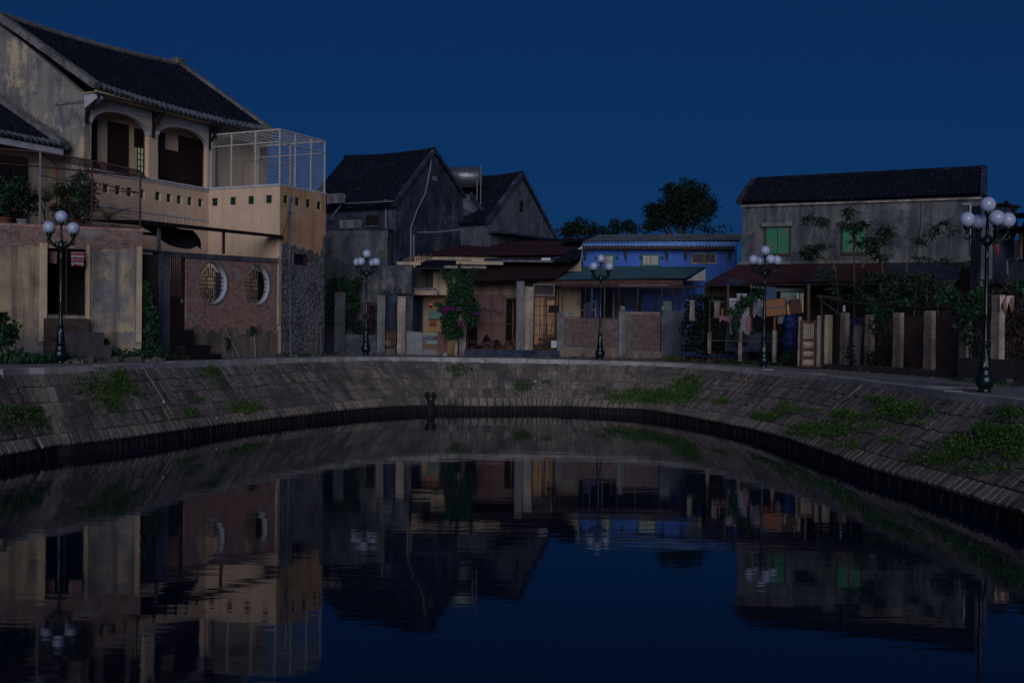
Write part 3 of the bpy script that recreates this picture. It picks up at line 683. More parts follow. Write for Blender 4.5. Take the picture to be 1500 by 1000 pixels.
for k, (px, py, d, a, lab) in enumerate(LAMPS):
    o = lamp0 if k == 0 else copy_tree(lamp0)
    o['label'] = lab; o['group'] = 'five-globe street lamps along the quay'
    p = W(px, py, d); o.location = (p.x, p.y, gz(p.x) if k else 0.08); o.rotation_euler.z = R(a) 

# =================================================================== THE ARCADED HOUSE
H = Fr((-16.0, 41.3), (-16.0 + 0.438 * 10.25, 41.3 + 0.899 * 10.25))
house = fthing(H, 'arcaded_house', 'large cream house with tiled roof, arched upstairs gallery and caged corner terrace', 'house')
LH_ = 10.15
zsill = H.z(229, 263, 0.0)
def arch_hole(p0, p1, spy, crx, cry):
    a, b = H.s(p0), H.s(p1); zs = H.z(p0, spy); zc = H.z(crx, cry); n = 14
    return [(a, zsill), (b, zsill)] + [((a + b) / 2 + (b - a) / 2 * math.cos(math.pi * k / n), zs + (zc - zs) * math.sin(math.pi * k / n)) for k in range(n + 1)]
arches = [arch_hole(131.5, 215.5, 180, 172, 165), arch_hole(229, 301.5, 198, 260, 186), arch_hole(313, 378, 213, 342, 202)]
BLK = [(137, 267), (156, 270), (173.5, 273), (190.6, 275.5), (208.7, 278.5), (232, 281.5), (248.5, 284), (263.5, 286), (279, 288.7), (294.5, 290.5)]
bh = []
for (x, y) in BLK:
    s_, z_ = H.sz(x, y); z_ = 6.55 + 0.0 * z_; bh.append(rect(s_ - 0.15, s_ + 0.15, z_ - 0.17, z_ + 0.17))
ztop = 9.95
mb = MB(); mb.plate(rect(0, LH_, 4.6, ztop), arches + bh, 0.0, 0.2); mb.box(0.0, LH_, 0.0, 0.35, -0.1, 4.595); mb.build('arcade_wall', 'cream', house)
def block_mesh(s_, z_, y0, tf):
    m = MB(); q = 0.15; m.plate(rect(s_ - q, s_ + q, z_ - .17, z_ + .17), [circ(s_ + a, z_ + b, 0.055, 8) for a, b in ((-.07, -.08), (.07, -.08), (-.07, .08), (.07, .08))] + [circ(s_, z_, 0.03, 6)], y0, y0 + 0.08)
    m.box(s_ - q, s_ + q, y0 + 0.09, y0 + 0.10, z_ - .17, z_ + .17)
    if tf: m.v = [tuple(tf(Vector(p))) for p in m.v]
    return m
for (x, y) in BLK: block_mesh(H.s(x, 0, y), 6.55, 0.10, None).build('pierced_block', 'green_block', house)
# arch trims, cornices, panel strips
for A in arches:
    arc = A[2:]; a, b = A[0][0], A[1][0]; c = (a + b) / 2
    for (m0, m1, y0, y1) in ((1.0, 1.09, -0.05, 0.0),):
        zs = arc[0][1]; zc = max(p[1] for p in arc); r = (b - a) / 2
        outer_ = [(c + (r + 0.10) * math.cos(math.pi * k / 20), zs + (zc - zs + 0.10) * math.sin(math.pi * k / 20)) for k in range(21)]
        inner_ = [(c + (r - 0.015) * math.cos(math.pi * k / 20), zs + (zc - zs - 0.015) * math.sin(math.pi * k / 20)) for k in range(20, -1, -1)]
        m = MB(); m.plate(outer_ + inner_, (), -0.05, 0.18); m.build('arch_trim', 'white_trim', house)
m = MB(); m.box(0.36, 0, 0, 0, 0, 0) if False else None
m = MB()
for (z0, z1, p) in ((zsill - 0.07, zsill, 0.07), (zsill - 0.16, zsill - 0.11, 0.04), (zsill - 1.42, zsill - 1.36, 0.03), (9.62, 9.93, 0.05)):
    m.box(-0.03, 6.5, -p, -0.002, z0, z1)
m.box(6.5, LH_, -0.05, -0.002, 9.62, 9.93)
m.build('cornice', 'white_trim', house)
for px in (220, 231, 244, 257, 269.5, 281, 293.5): s_ = H.s(px, 0, 310); m = MB(); m.box(s_ - 0.018, s_ + 0.018, -0.022, -0.002, 5.05, zsill - 1.425); m.build('panel_moulding', 'white_trim', house)
# inner wall of the gallery with its doors
IW = 0.8
zf = zsill - 0.95
m = MB(); m.box(0.01, LH_, IW, IW + 0.2, zf, ztop); m.box(0.01, LH_, 0.201, IW, zf - 0.15, zf); m.box(0.01, LH_, 0.201, IW, ztop - 0.1, ztop - 0.02); m.build('gallery_wall', 'cream', house)
def fdoor(x0, x1, yt, yb, mat, w=IW, panels=2, name='door'):
    ym = (yt + yb) / 2; a, b = H.s(x0, w, ym), H.s(x1, w, ym); zb = zf if yb is None else H.z((x0 + x1) / 2, yb, w); zt = H.z((x0 + x1) / 2, yt, w)
    m = MB(); m.box(a, b, w - 0.05, w - 0.003, zb, zt)
    n = max(1, round((b - a) / 0.5)); 
    for k in range(n):
        u0 = a + (b - a) * k / n + 0.05; u1 = a + (b - a) * (k + 1) / n - 0.05
        for (f0, f1) in ((0.04, 0.45), (0.5, 0.96)): m.box(u0, u1, w - 0.075, w - 0.052, zb + (zt - zb) * f0, zb + (zt - zb) * f1)
    return m.build(name, mat, house)
for (x0, x1, yt, yb) in ((132, 142, 176, 262), (158, 188, 181, 262), (229.5, 241, 195, 275), (241.5, 261, 221, 275), (261.3, 296, 203, 280), (313, 318, 213, 285)): fdoor(x0, x1, yt, yb, 'wood_dark')
fdoor(197, 210, 190, 217, 'wood_dark', name='shutter')
def lit_window(x0, x1, yt, yb, nx, nz, w=IW):
    ym = (yt + yb) / 2; a, b = H.s(x0, w, ym), H.s(x1, w, ym); zb = H.z((x0 + x1) / 2, yb, w); zt = H.z((x0 + x1) / 2, yt, w)
    m = MB(); m.box(a, b, w - 0.02, w - 0.003, zb, zt); pane = None
    f = MB()
    for k in range(nx + 1): u = a + (b - a) * k / nx; f.box(u - 0.018, u + 0.018, w - 0.05, w - 0.022, zb, zt)
    for k in range(nz + 1): u = zb + (zt - zb) * k / nz; f.box(a, b, w - 0.054, w - 0.0505, u - 0.018, u + 0.018)
    fr = f.build('window', 'wood_dark', house); m.build('pane', 'lit_pane', fr)
lit_window(201, 210, 217, 262, 2, 5); lit_window(229, 232, 222, 262, 1, 4, IW - 0.08)
# gable end facing the camera
GW_ = 9.7
zr0 = H.z(0, 24, 4.84); zr1 = H.z(262, 96, 4.84); sr1 = H.s(262, 4.84, 96)
ze0 = H.z(150, 131, -0.75); ze1 = H.z(379, 190, -0.75)
poly = [(0.0, -0.1), (GW_, -0.1), (GW_, 9.7), (4.84, zr0 - 0.15), (0.0, 9.9)]
def gable_map(s0): return lambda p: Vector((s0 + p.y, p.x, p.z))
m = MB(); m.plate(poly, (), 0.0, 0.3); m.v = [tuple(gable_map(-0.3)(Vector(p))) for p in m.v]; m.build('gable_wall', 'gable', house)
m = MB(); m.box(0.002, 0.02, 0, 0, 0, 0) if False else None
m.plate([(0.0, 9.62), (1.5, 9.62), (1.5, 9.72), (0.0, 9.72)], (), 0, 0.05); m.v = [tuple(gable_map(-0.352)(Vector(p))) for p in m.v]; m.build('gable_band', 'verge', house)
m = MB(); m.plate([(0.0, -0.1), (GW_, -0.1), (GW_, 9.7), (4.84, zr1 - 0.25), (0.0, 9.9)], (), 0.0, 0.3); m.v = [tuple(gable_map(LH_ + 0.01)(Vector(p))) for p in m.v]; m.build('far_gable_wall', 'cream_old', house)
m = MB(); m.box(0, LH_, GW_ - 0.3, GW_, -0.1, 9.6); m.build('back_wall', 'gable', house)
m = MB()
eA, eB = (-0.45, -0.75, ze0), (sr1 + 0.25, -0.75, ze1)
rD, rC = (-0.45, 4.84, zr0), (sr1 + 0.25, 4.84, zr1)
corrugated(m, eA, eB, rC, rD, pitch=0.21, amp=0.055, row=0.30, step=0.03, sag=0.18, thick=0.05)
corrugated(m, (sr1 + 0.25, GW_ + 0.6, 9.5), (-0.45, GW_ + 0.6, 9.5), rD, rC, pitch=0.42, amp=0.05, row=0.6, step=0.03, sag=0.18)
roof = m.build('roof', 'tile', house)
m = MB()
def sagp(a, b, u, sag): p = Vector(a).lerp(Vector(b), u); p.z -= sag * 4 * u * (1 - u); return p
ns = 40
pts = [sagp(rD, rC, k / ns, 0.18) + Vector((0, 0, 0.06 + 0.02 * (k % 2))) for k in range(ns + 1)]
m.tube(pts, 0.13, 6); m.box(sr1 - 0.2, sr1 + 0.32, 4.68, 5.0, pts[-1].z - 0.02, pts[-1].z + 0.24)
m.build('ridge_cap', 'verge', roof)
for (a, b, nm) in ((eA, rD, 0), (eB, rC, 1)):
    m = MB(); n = 24; A, B = Vector(a), Vector(b)
    for k in range(n):
        p, q = A.lerp(B, k / n), A.lerp(B, (k + 1) / n); wdt = 0.36 if nm == 0 else 0.26
        m.beam(p + Vector((0.1 if nm == 0 else -0.1, 0, 0.04 + random.uniform(0, 0.02))), q + Vector((0.1 if nm == 0 else -0.1, 0, 0.04 + random.uniform(0, 0.02))), wdt, 0.24)
    m.build('verge', 'verge', roof)
m = MB(); nt_ = int((eB[0] - eA[0]) / 0.26)
for k in range(nt_):
    u = (k + 0.5) / nt_; p = sagp(eA, eB, u, 0.18)
    m.tube([p + Vector((0, -0.06, 0.02)), p + Vector((0, 0.35, 0.31))], [0.085, 0.07], 6)
m.build('eave_tiles', 'tile_edge', roof)
m = MB(); m.box(-0.4, sr1 + 0.2, -0.68, 0.0, 9.94, 9.97); m.box(-0.42, sr1 + 0.2, -0.70, -0.66, 9.97, 10.02); m.build('soffit', 'cream', roof)
m = MB(); m.plate([(0.0, 9.4), (0.0, 9.96), (-0.62, 9.96), (-0.66, 9.75)], (), 0, 0.28); m.v = [tuple(gable_map(-0.3)(Vector(p))) for p in m.v]; m.build('eave_corbel', 'white_trim', house)
for px, py in ((128, 150), (225, 172), (308, 192), (383, 207)):      # timber struts carrying the eave
    s_ = H.s(px, -0.05, py); m = MB(); zt = 9.86
    m.box(s_ - 0.05, s_ + 0.05, -0.10, -0.052, zt - 1.0, zt); m.box(s_ - 0.05, s_ + 0.05, -0.68, -0.10, zt - 0.11, zt - 0.01)
    m.beam((s_, -0.10, zt - 0.62), (s_, -0.55, zt - 0.11), 0.08); m.beam((s_ + .001, -0.18, zt - 0.12), (s_ + .001, -0.42, zt - 0.52), 0.07)
    m.build('eave_bracket', 'wood_black', house)

# corner terrace (part of the same house)
S0, WT = 6.52, -3.8
TA = Fr((H.wp(S0, 0, 0).x, H.wp(S0, 0, 0).y), (H.wp(S0, WT, 0).x, H.wp(S0, WT, 0).y))
TB = Fr((H.wp(S0, WT, 0).x, H.wp(S0, WT, 0).y), (H.wp(9.75, WT, 0).x, H.wp(9.75, WT, 0).y))
zt = TA.z(404, 273); LB = 3.2
mA = lambda p: Vector((S0 + p.y, -p.x, p.z)); mB = lambda p: Vector((S0 + p.x, WT + p.y, p.z))
ba = [(315, 291), (341.5, 289.6), (368, 288.7), (394, 288)]; bb = [(418, 289), (435, 291.5), (451, 294), (466.6, 296.5)]
ha = [rect(TA.s(x, 0, y) - .15, TA.s(x, 0, y) + .15, zt - .70, zt - .36) for x, y in ba]
hb = [rect(TB.s(x, 0, y) - .15, TB.s(x, 0, y) + .15, zt - .70, zt - .36) for x, y in bb]
m = MB(); m.plate(rect(0.0, 3.8, -0.1, zt), ha, 0, 0.18); m.v = [tuple(mA(Vector(p))) for p in m.v]; m.build('terrace_wall', 'cream', house)
for x, y in ba: block_mesh(TA.s(x, 0, y), zt - .53, 0.05, mA).build('pierced_block', 'green_block', house)
jag = [(TB.s(x, 0, y), TB.z(x, y)) for x, y in ((409.5, 352), (414, 358), (420, 354), (426, 361), (432, 358), (438, 366), (443, 362), (449, 368), (455, 365), (461, 372), (465, 368), (468, 374), (471, 362), (474, 345))]
jag = [(max(0.0, min(LB, s_)), z_) for s_, z_ in jag]
m = MB(); m.plate([(0.0, zt), (LB, zt)] + [(LB, jag[-1][1])] + list(reversed(jag)) , hb, -0.03, 0.16); m.v = [tuple(mB(Vector(p))) for p in m.v]; m.build('terrace_wall', 'ochre', house)
for x, y in bb: block_mesh(TB.s(x, 0, y), zt - .53, 0.02, mB).build('pierced_block', 'green_block', house)
m = MB(); sq = frect(TB, 430.5, 448.5, 372, 388); m.plate(rect(0.16, LB, -0.1, zt - 0.8), [sq], 0.0, 0.2); m.v = [tuple(mB(Vector(p))) for p in m.v]; m.build('rubble_wall', 'rubble_wall', house)
fw = MB(); (a, z0), (b, _), (_, z1), _2 = sq; fw.plate(rect(a, b, z0, z1), [rect(a + .05, b - .05, z0 + .05, z1 - .05)], -0.02, 0.1); fw.v = [tuple(mB(Vector(p))) for p in fw.v]; wf = fw.build('window', 'rust', house)
fw = MB(); fw.box(a + .05, b - .05, 0.11, 0.13, z0 + .05, z1 - .05); fw.v = [tuple(mB(Vector(p))) for p in fw.v]; fw.build('pane', 'glass_dark', wf)
m = MB(); m.box(S0 + 0.19, S0 + LB, WT + 0.21, -0.01, zt - 0.95, zt - 0.8); m.box(S0 + LB - 0.18, S0 + LB, WT + 0.21, -0.01, -0.1, zt); m.build('terrace_floor', 'concrete', house)
m = MB(); m.box(S0 - 0.04, S0 + 0.2, WT - 0.04, 0.0, zt + 0.001, zt + 0.09); m.box(S0 + 0.201, S0 + LB + 0.04, WT - 0.04, WT + 0.2, zt + 0.001, zt + 0.085); m.box(S0 + LB - 0.18, S0 + LB + 0.04, WT + 0.201, 0.0, zt + 0.001, zt + 0.09); m.build('parapet_cap', 'white_trim', house)
m = MB(); m.box(S0 - 0.10, S0 + 0.05, WT - 0.05, WT + 0.10, 1.4, H.z(409, 376, WT)); m.build('corner_pilaster', 'cream_old', house)
for (x0, x1, mt) in ((316, 326, 'board_blue'), (378, 389, 'wood_black')):
    m = MB(); m.box(TA.s(x0), TA.s(x1), -0.06, -0.004, 0.1, 3.6); m.v = [tuple(mA(Vector(p))) for p in m.v]; m.build('door', mt, house)

# wire cage on the terrace
cage = fthing(H, 'terrace_cage', 'white steel and wire mesh cage over the corner terrace', 'cage')
zc = TA.z(409, 190); zb_ = zt + 0.09
P = []
posts = [(H.s(340, WT + 3.8 - 3.8, 230), None)]
for px in (340, 375, 408): P.append((S0 + 0.04, -TA.s(px, 0, 230) + 0.04 if px < 400 else WT + 0.04))
for px in (434, 457, 477): P.append((S0 + TB.s(px, 0, 240), WT + 0.04))
P += [(S0 + LB - 0.04, -0.1), (S0 + LB - 0.04, -1.9), (S0 + 0.04, -0.1)]
for (a, b) in P: m = MB(); m.box(a - .03, a + .03, b - .03, b + .03, zb_, zc - 0.001); m.build('post', 'white_metal', cage)
m = MB(); x0, x1, y0, y1 = S0 + 0.01, S0 + LB - 0.01, WT + 0.01, -0.08
for z_ in (zc, zb_ + 1.75):
    h = 0.03 if z_ == zc else 0.02
    m.box(x0 + .06, x1 - .06, y0, y0 + .06, z_ - h, z_ + h); m.box(x0, x0 + .06, y0, y1, z_ - h, z_ + h); m.box(x1 - .06, x1, y0, y1, z_ - h, z_ + h)
for k in range(1, 8): y = y0 + (y1 - y0) * k / 8; m.box(x0 + .06, x1 - .06, y - .02, y + .02, zc + 0.002, zc + 0.042)
m.build('rail', 'white_metal', cage)
m = MB()
chain(m, (x0 + .03, y0 + .03, zb_), (0, y1 - y0, 0), (0, 0, zc - zb_), 0.11, 0.005); chain(m, (x0 + .03, y0 + .03, zb_), (x1 - x0, 0, 0), (0, 0, zc - zb_), 0.11, 0.005)

m.build('wire_mesh', 'white_metal', cage)
rack = fthing(H, 'clothes_rack', 'pale clothes rack standing inside the caged terrace', 'clothes rack')
m = MB(); a = S0 + 1.1; zz = zt - 0.8
m.tube([(a, -0.9, zz), (a, -0.9, zz + 2.1), (a, -1.1, zz + 2.2), (a + 0.6, -3.0, zz + 2.0), (a + 0.6, -3.2, zz + 1.9), (a + 0.6, -3.2, zz)], 0.035, 8); m.build('frame', 'pvc', rack)
hangs = [(0.25, 'dark wire clothes hanger on the rack, nearest the house wall'), (0.42, 'dark wire clothes hanger second from the house wall on the rack'), (0.62, 'dark wire clothes hanger third along the rack from the wall'), (0.76, 'dark wire clothes hanger at the outer end of the rack')]
for u, lab in hangs:
    p = Vector((a + 0.6 * u, -1.1 - 1.9 * u, zz + 2.16 - 0.2 * u)); h = thing('clothes_hanger', lab, 'clothes hanger', H.wp(p.x, p.y, p.z), H.ang, 'clothes hangers on the terrace rack')
    m = MB(); m.tube([(0, -0.03, 0.0), (0, 0, 0.03), (0, 0.03, 0.0), (0, 0, -0.05), (0.0, 0, -0.08)], 0.006, 5)
    h1 = m.build('hook', 'tarp', h)
    m = MB(); m.tube([(0, 0, -0.08), (0.02, -0.21, -0.19), (0.02, 0.21, -0.19), (0, 0, -0.08)], 0.008, 5); m.build('shoulder_bar', 'wood_brown', h)

# =================================================================== COURTYARD WALL OF THE HOUSE
BW = Fr((H.wp(H.s(205, WT), WT, 0).x, H.wp(H.s(205, WT), WT, 0).y), (H.wp(S0, WT, 0).x, H.wp(S0, WT, 0).y))
L = BW.L - 0.12
cw = fthing(BW, 'courtyard_wall', 'red brick courtyard wall with two round white-rimmed windows', 'wall')
zt1, zt2 = BW.z(272, 373), BW.z(405, 380)
sd0, sd1 = BW.s(247), BW.s(272); zd0, zd1 = BW.z(259, 483), BW.z(259, 374)
C1, C2 = BW.sz(311.8, 414.5), BW.sz(376.5, 417)
r1 = 0.80; r2 = 0.80
m = MB(); m.plate([(sd1, -0.1), (L, -0.1), (L, zt2 - 0.14), (sd1, zt1 - 0.14)], [circ(C1[0], C1[1], r1), circ(C2[0], C2[1], r2)], 0, 0.28); m.build('brick_panel', 'brick', cw)
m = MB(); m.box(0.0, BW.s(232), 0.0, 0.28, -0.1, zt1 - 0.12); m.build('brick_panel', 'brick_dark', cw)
m = MB(); m.box(BW.s(232) + .001, sd0, -0.06, 0.3, -0.1, zt1 - 0.02); m.build('pillar', 'mid_plaster', cw)
m = MB(); m.hexa([(sd0 + .002, -0.05, zt1 - 0.138), (L, -0.05, zt2 - 0.138), (L, 0.32, zt2 - 0.138), (sd0 + .002, 0.32, zt1 - 0.138), (sd0 + .002, -0.05, zt1 + 0.05), (L, -0.05, zt2 + 0.04), (L, 0.32, zt2 + 0.04), (sd0 + .002, 0.32, zt1 + 0.05)])
m.box(0.0, sd0, -0.08, 0.32, zt1 - 0.015, zt1 + 0.06); m.build('coping', 'grey_plaster', cw)
m = MB(); ns_ = 90; top = [(sd1 + (L - sd1) * k / ns_, 1.2 + 0.13 * math.sin(k * .21) + .09 * math.sin(k * .53 + 2) + .05 * math.sin(k * 1.7) + random.uniform(-0.03, 0.03)) for k in range(ns_ + 1)]
m.plate([(sd1, -0.1), (L, -0.1)] + list(reversed(top)), (), -0.045, -0.001); m.build('plaster_plinth', 'plinth_dirt', cw)
m = MB(); m.box(sd0 + 0.001, sd1 - 0.001, 0.02, 0.28, -0.1, zd0 - 0.002); m.build('door_sill', 'brick_dark', cw)
for (c, z) in (C1, C2):
    m = MB(); m.plate(circ(c, z, r1 + 0.07), [circ(c, z, r1 + 0.001)], -0.02, -0.001); 
    w_ = MB(); w_.plate(circ(c, z, r1 - 0.002), [circ(c, z, r1 - 0.02)], 0.003, 0.24)
    wn = w_.build('round_window', 'white_trim', cw); m.build('rim', 'concrete', wn)
    g = MB(); y = 0.12; q = r1 - 0.02; t_ = 0.022
    def bar(x0, z0, x1, z1): g.beam((c + x0 * q, y, z + z0 * q), (c + x1 * q, y, z + z1 * q), t_, 0.03, up=(0, 1, 0))
    for zz_ in (-0.3, -0.1, 0.1, 0.3): bar(-0.95, zz_, 0.95, zz_)
    for s in (-1, 1):
        bar(0.0, 0.3 * s, 0.0, 0.98 * s); bar(-0.14, 0.3 * s, -0.14, 0.75 * s); bar(0.14, 0.3 * s, 0.14, 0.75 * s)
        for e in (-1, 1):
            bar(0.14 * e, 0.75 * s, 0.45 * e, 0.45 * s); bar(0.45 * e, 0.45 * s, 0.28 * e, 0.45 * s); bar(0.28 * e, 0.1 * s, 0.28 * e, 0.3 * s)
            g.tube([(c + q * 0.86 * math.cos(math.pi * a_ / 20) * e, y, z + q * 0.86 * math.sin(math.pi * a_ / 20) * s) for a_ in range(2, 9)], 0.012, 4)
    g.build('lattice', 'wood_black', wn)
m = MB(); wd = sd1 - sd0
m.box(sd0 + .01, sd0 + .06, 0.05, 0.11, zd0, zd1); m.box(sd1 - .06, sd1 - .01, 0.05, 0.11, zd0, zd1); m.box(sd0 + .06, sd1 - .06, 0.05, 0.11, zd1 - .06, zd1); m.box(sd0 + .06, sd1 - .06, 0.06, 0.10, zd0 + 1.15, zd0 + 1.22); m.box(sd0 + .06, sd1 - .06, 0.07, 0.09, zd0, zd0 + 1.149)
for k in range(1, 9): x = sd0 + wd * k / 9; m.box(x - .012, x + .012, 0.065, 0.095, zd0 + 1.221, zd1 - .061)
d_ = m.build('door', 'wood_dark', cw)
m = MB(); m.box(sd1 - .2, sd1 - .12, 0.02, 0.065, zd0 + 1.0, zd0 + 1.14); m.build('handle', 'pvc', d_)
st = thing('brick_steps', 'dark worn brick steps leading up to the barred door', 'steps', (BW.wp((sd0 + sd1) / 2, -0.6, 0).x, BW.wp((sd0 + sd1) / 2, -0.6, 0).y, 0), BW.ang)
for (x1, y0, z0, z1) in ((wd / 2 + .05, -.30, .62, 1.16), (wd / 2 + .45, -.75, .30, .60), (wd / 2 + .75, -1.0, -.1, .28)):
    m = MB(); m.box(-wd / 2 - 0.02, x1, y0 + .55, .52, z0, z1); m.build('step', 'wood_black', st)

# lean-to over the courtyard
ct = fthing(BW, 'courtyard_canopy', 'dark tarpaulin lean-to roof above the courtyard wall', 'canopy')
za, zb2 = BW.z(206, 322, -0.1), BW.z(411, 345, -0.1)
m = MB(); ms_x = BW.s(300); zm = za + (zb2 - za) * ms_x / L
m.hexa([(ms_x, -0.15, zm - .04), (L + 0.15, -0.15, zb2 - .04), (L + 0.15, 0.5, zb2 - 0.0), (ms_x, 0.9, zm + 0.0), (ms_x, -0.15, zm), (L + 0.15, -0.15, zb2), (L + 0.15, 0.5, zb2 + 0.04), (ms_x, 0.9, zm + 0.04)]); m.build('sheet', 'tarp', ct)
m = MB(); m.hexa([(0.0, -0.15, za - .045), (ms_x - .002, -0.15, zm - .045), (ms_x - .002, 2.2, zm + .06), (0.0, 3.0, za + 0.1), (0.0, -0.15, za - .005), (ms_x - .002, -0.15, zm - .005), (ms_x - .002, 2.2, zm + 0.1), (0.0, 3.0, za + 0.14)]); m.build('sheet', 'tarp', ct)
m = MB(); m.hexa([(0.0, -0.22, za - .16), (L + 0.1, -0.22, zb2 - .12), (L + 0.1, -0.16, zb2 - .12), (0.0, -0.16, za - .16), (0.0, -0.22, za - .01), (L + 0.1, -0.22, zb2), (L + 0.1, -0.16, zb2), (0.0, -0.16, za - .01)]); m.build('edge_beam', 'wood_black', ct)
m = MB(); s_ = BW.s(328, 0); m.box(s_ - .04, s_ + .04, 0.02, 0.1, BW.z(328, 372), BW.z(328, 337)); m.build('post', 'rust', ct)
m = MB(); s_ = BW.s(233, 0.1); m.box(s_ - .05, s_ + .05, 0.1, 0.2, zt1, za - 0.1); m.build('post', 'concrete', ct)
m = MB(); m.box(0.05, BW.s(245), 0.3, 0.4, BW.z(225, 344), BW.z(225, 340)); m.build('crossbeam', 'wood_black', ct)
m = MB()
a_, b_ = BW.s(215, 0.4), BW.s(296, 0.4); n = 16; V = []
for j in range(5):
    for k in range(n + 1):
        u = k / n; dep = (0.35 + 0.55 * math.sin(math.pi * min(1, u * 1.15)) ** 0.5 if u < 0.85 else 0.5) * (0.6 + 0.9 * u * u); x = a_ + (b_ - a_) * u
        V.append((x, 0.45 + 0.12 * math.sin(9 * u + j) + 0.4 * (1 - j / 4), za - 0.02 - dep * j / 4))
m.idx(V, [(j * (n + 1) + k, j * (n + 1) + k + 1, (j + 1) * (n + 1) + k + 1, (j + 1) * (n + 1) + k) for j in range(4) for k in range(n)]); m.build('hanging_tarpaulin', 'tarp', ct)

# =================================================================== FRONT WALL WITH THE DARK DOORWAY (left)
fa, fb = Vector((ux(0) * 36 / FPX, 36.0)), Vector((ux(207) * 37.8 / FPX, 37.8)); fd = (fb - fa).normalized(); fa = fa - fd * 2.2
FL = Fr(fa, fb); L2 = FL.L
fwl = fthing(FL, 'plastered_front_block', 'one-storey block of stained plaster and brick with a dark doorway behind the first lamp', 'building')
zt = FL.z(100, 331); dr = frect(FL, 69, 125, 364, 462)
m = MB(); m.plate(rect(0, L2, -0.1, zt - 0.1), [dr], 0, 0.3); m.box(L2 - 0.3, L2, 0.301, 4.6, -0.1, zt - 0.1); m.build('wall', 'street_plaster', fwl)
m = MB(); zb1 = FL.z(100, 362); n = 30; low = [(L2 * k / n, zb1 + random.uniform(-0.08, 0.06)) for k in range(n + 1)]
m.plate(low + [(L2, zt - 0.42), (0, zt - 0.42)], (), -0.025, -0.001); m.build('brick_course', 'brick_grey', fwl)
m = MB(); m.box(0, L2 + 0.02, -0.04, -0.001, zt - 0.419, zt - 0.1); m.build('concrete_beam', 'brick_grey', fwl)
m = MB(); m.box(0, L2 + 0.03, -0.06, 0.34, zt - 0.099, zt); m.build('coping', 'brick', fwl)
n = 14; g0, g1 = FL.s(134), FL.s(197); zz0, zz1 = FL.z(165, 486), FL.z(165, 370)
m = MB(); m.plate([(g0 + (g1 - g0) * k / n, zz0 + random.uniform(-.05, .05)) for k in range(n + 1)] + [(g1 + random.uniform(-.03, .03), zz0 + (zz1 - zz0) * k / 6) for k in range(1, 6)] + [(g1 - (g1 - g0) * k / n, zz1 + random.uniform(-.03, .03)) for k in range(n + 1)], (), -0.02, -0.001); m.build('plaster_panel', 'street_grey', fwl)
for (x0, x1, mt) in ((57, 68.5, 'cream_old'), (125.5, 131, 'cream_old'), (199, 207, 'cream_old')):
    m = MB(); m.box(FL.s(x0), FL.s(x1), -0.07, -0.03, FL.z(60, 500), zb1 + 0.1); m.build('pilaster', mt, fwl)
m = MB(); m.box(0, L2, 0.302, 5.5, zt - 0.3, zt - 0.12); m.build('roof_slab', 'concrete', fwl)
(a, z0), (b, _), (_, z1), _3 = dr
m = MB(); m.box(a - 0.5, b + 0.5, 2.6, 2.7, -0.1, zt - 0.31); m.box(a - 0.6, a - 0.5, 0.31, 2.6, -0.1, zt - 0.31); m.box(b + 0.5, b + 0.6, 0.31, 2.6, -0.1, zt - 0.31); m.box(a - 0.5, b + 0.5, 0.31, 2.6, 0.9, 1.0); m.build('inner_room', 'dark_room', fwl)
m = MB(); m.box(a, b, 0.05, 0.25, z0, z0 + 0.06); m.box((a + b) / 2 - .03, (a + b) / 2 + .03, 0.1, 0.15, z0 + .061, z1); m.build('door_frame', 'wood_black', fwl)
m = MB(); m.box(a - 0.1, b + 0.1, -0.5, -0.08, -0.1, z0 - 0.1); m.build('door_step', 'brick_dark', fwl)
for k in range(3):
    m = MB(); m.box(a + 0.3 + 0.05 * k, b + 0.55 + 0.22 * k, -0.85 - 0.35 * k, -0.502 - 0.35 * k, -0.1, z0 - 0.55 - 0.42 * k); m.build('outer_step', 'dark_concrete', fwl)
def cloth(name, lab, cat, px0, px1, yt, yb, d, mat, group=None, amp=0.04, jag=0.03, folds=3, stripes=None):
    p = W((px0 + px1) / 2, yt, d); t = thing(name, lab, cat, (p.x, p.y, p.z), 0, group) if stripes else None
    wd_ = (px1 - px0) * d / FPX; h = (yb - yt) * d / FPX; n, k2 = 14, 8; V = []
    for j in range(k2 + 1):
        for i in range(n + 1):
            u, v = i / n, j / k2; V.append((wd_ * (u - 0.5) * (1 - 0.08 * v), amp * math.sin(u * 6.28 * folds) * (0.4 + v) , -h * v * (1 + jag * math.sin(7 * u + 2) + jag * math.sin(15 * u))))
    F = [(j * (n + 1) + i, j * (n + 1) + i + 1, (j + 1) * (n + 1) + i + 1, (j + 1) * (n + 1) + i) for j in range(k2) for i in range(n)]
    back = [(x, y + 0.012, z) for x, y, z in V]; N = len(V)
    def make(sel, mt, nm, par, loc=None):
        m = MB(); m.idx(V + back, [F[q] for q in sel] + [tuple(N + z for z in reversed(F[q])) for q in sel]); return m.build(nm, mt, par, loc, smooth=True)
    if stripes:
        for si, mt in enumerate(stripes): make([q for q in range(len(F)) if (q // n) % len(stripes) == si], mt, 'stripe', t)
        return t
    o = make(range(len(F)), mat, name, None, (p.x, p.y, p.z)); return tag(o, lab, cat, group)
cloth('striped_shirt', 'red and white striped shirt hanging in the dark doorway', 'shirt', 104, 124, 369, 390, 36.75, None, stripes=('cloth_pink', 'rust_red', 'cloth_white', 'rust_red'))
cloth('hanging_towel', 'dark reddish towel hanging at the left of the doorway', 'towel', 70, 84, 368, 386, 36.9, 'cloth_brown')

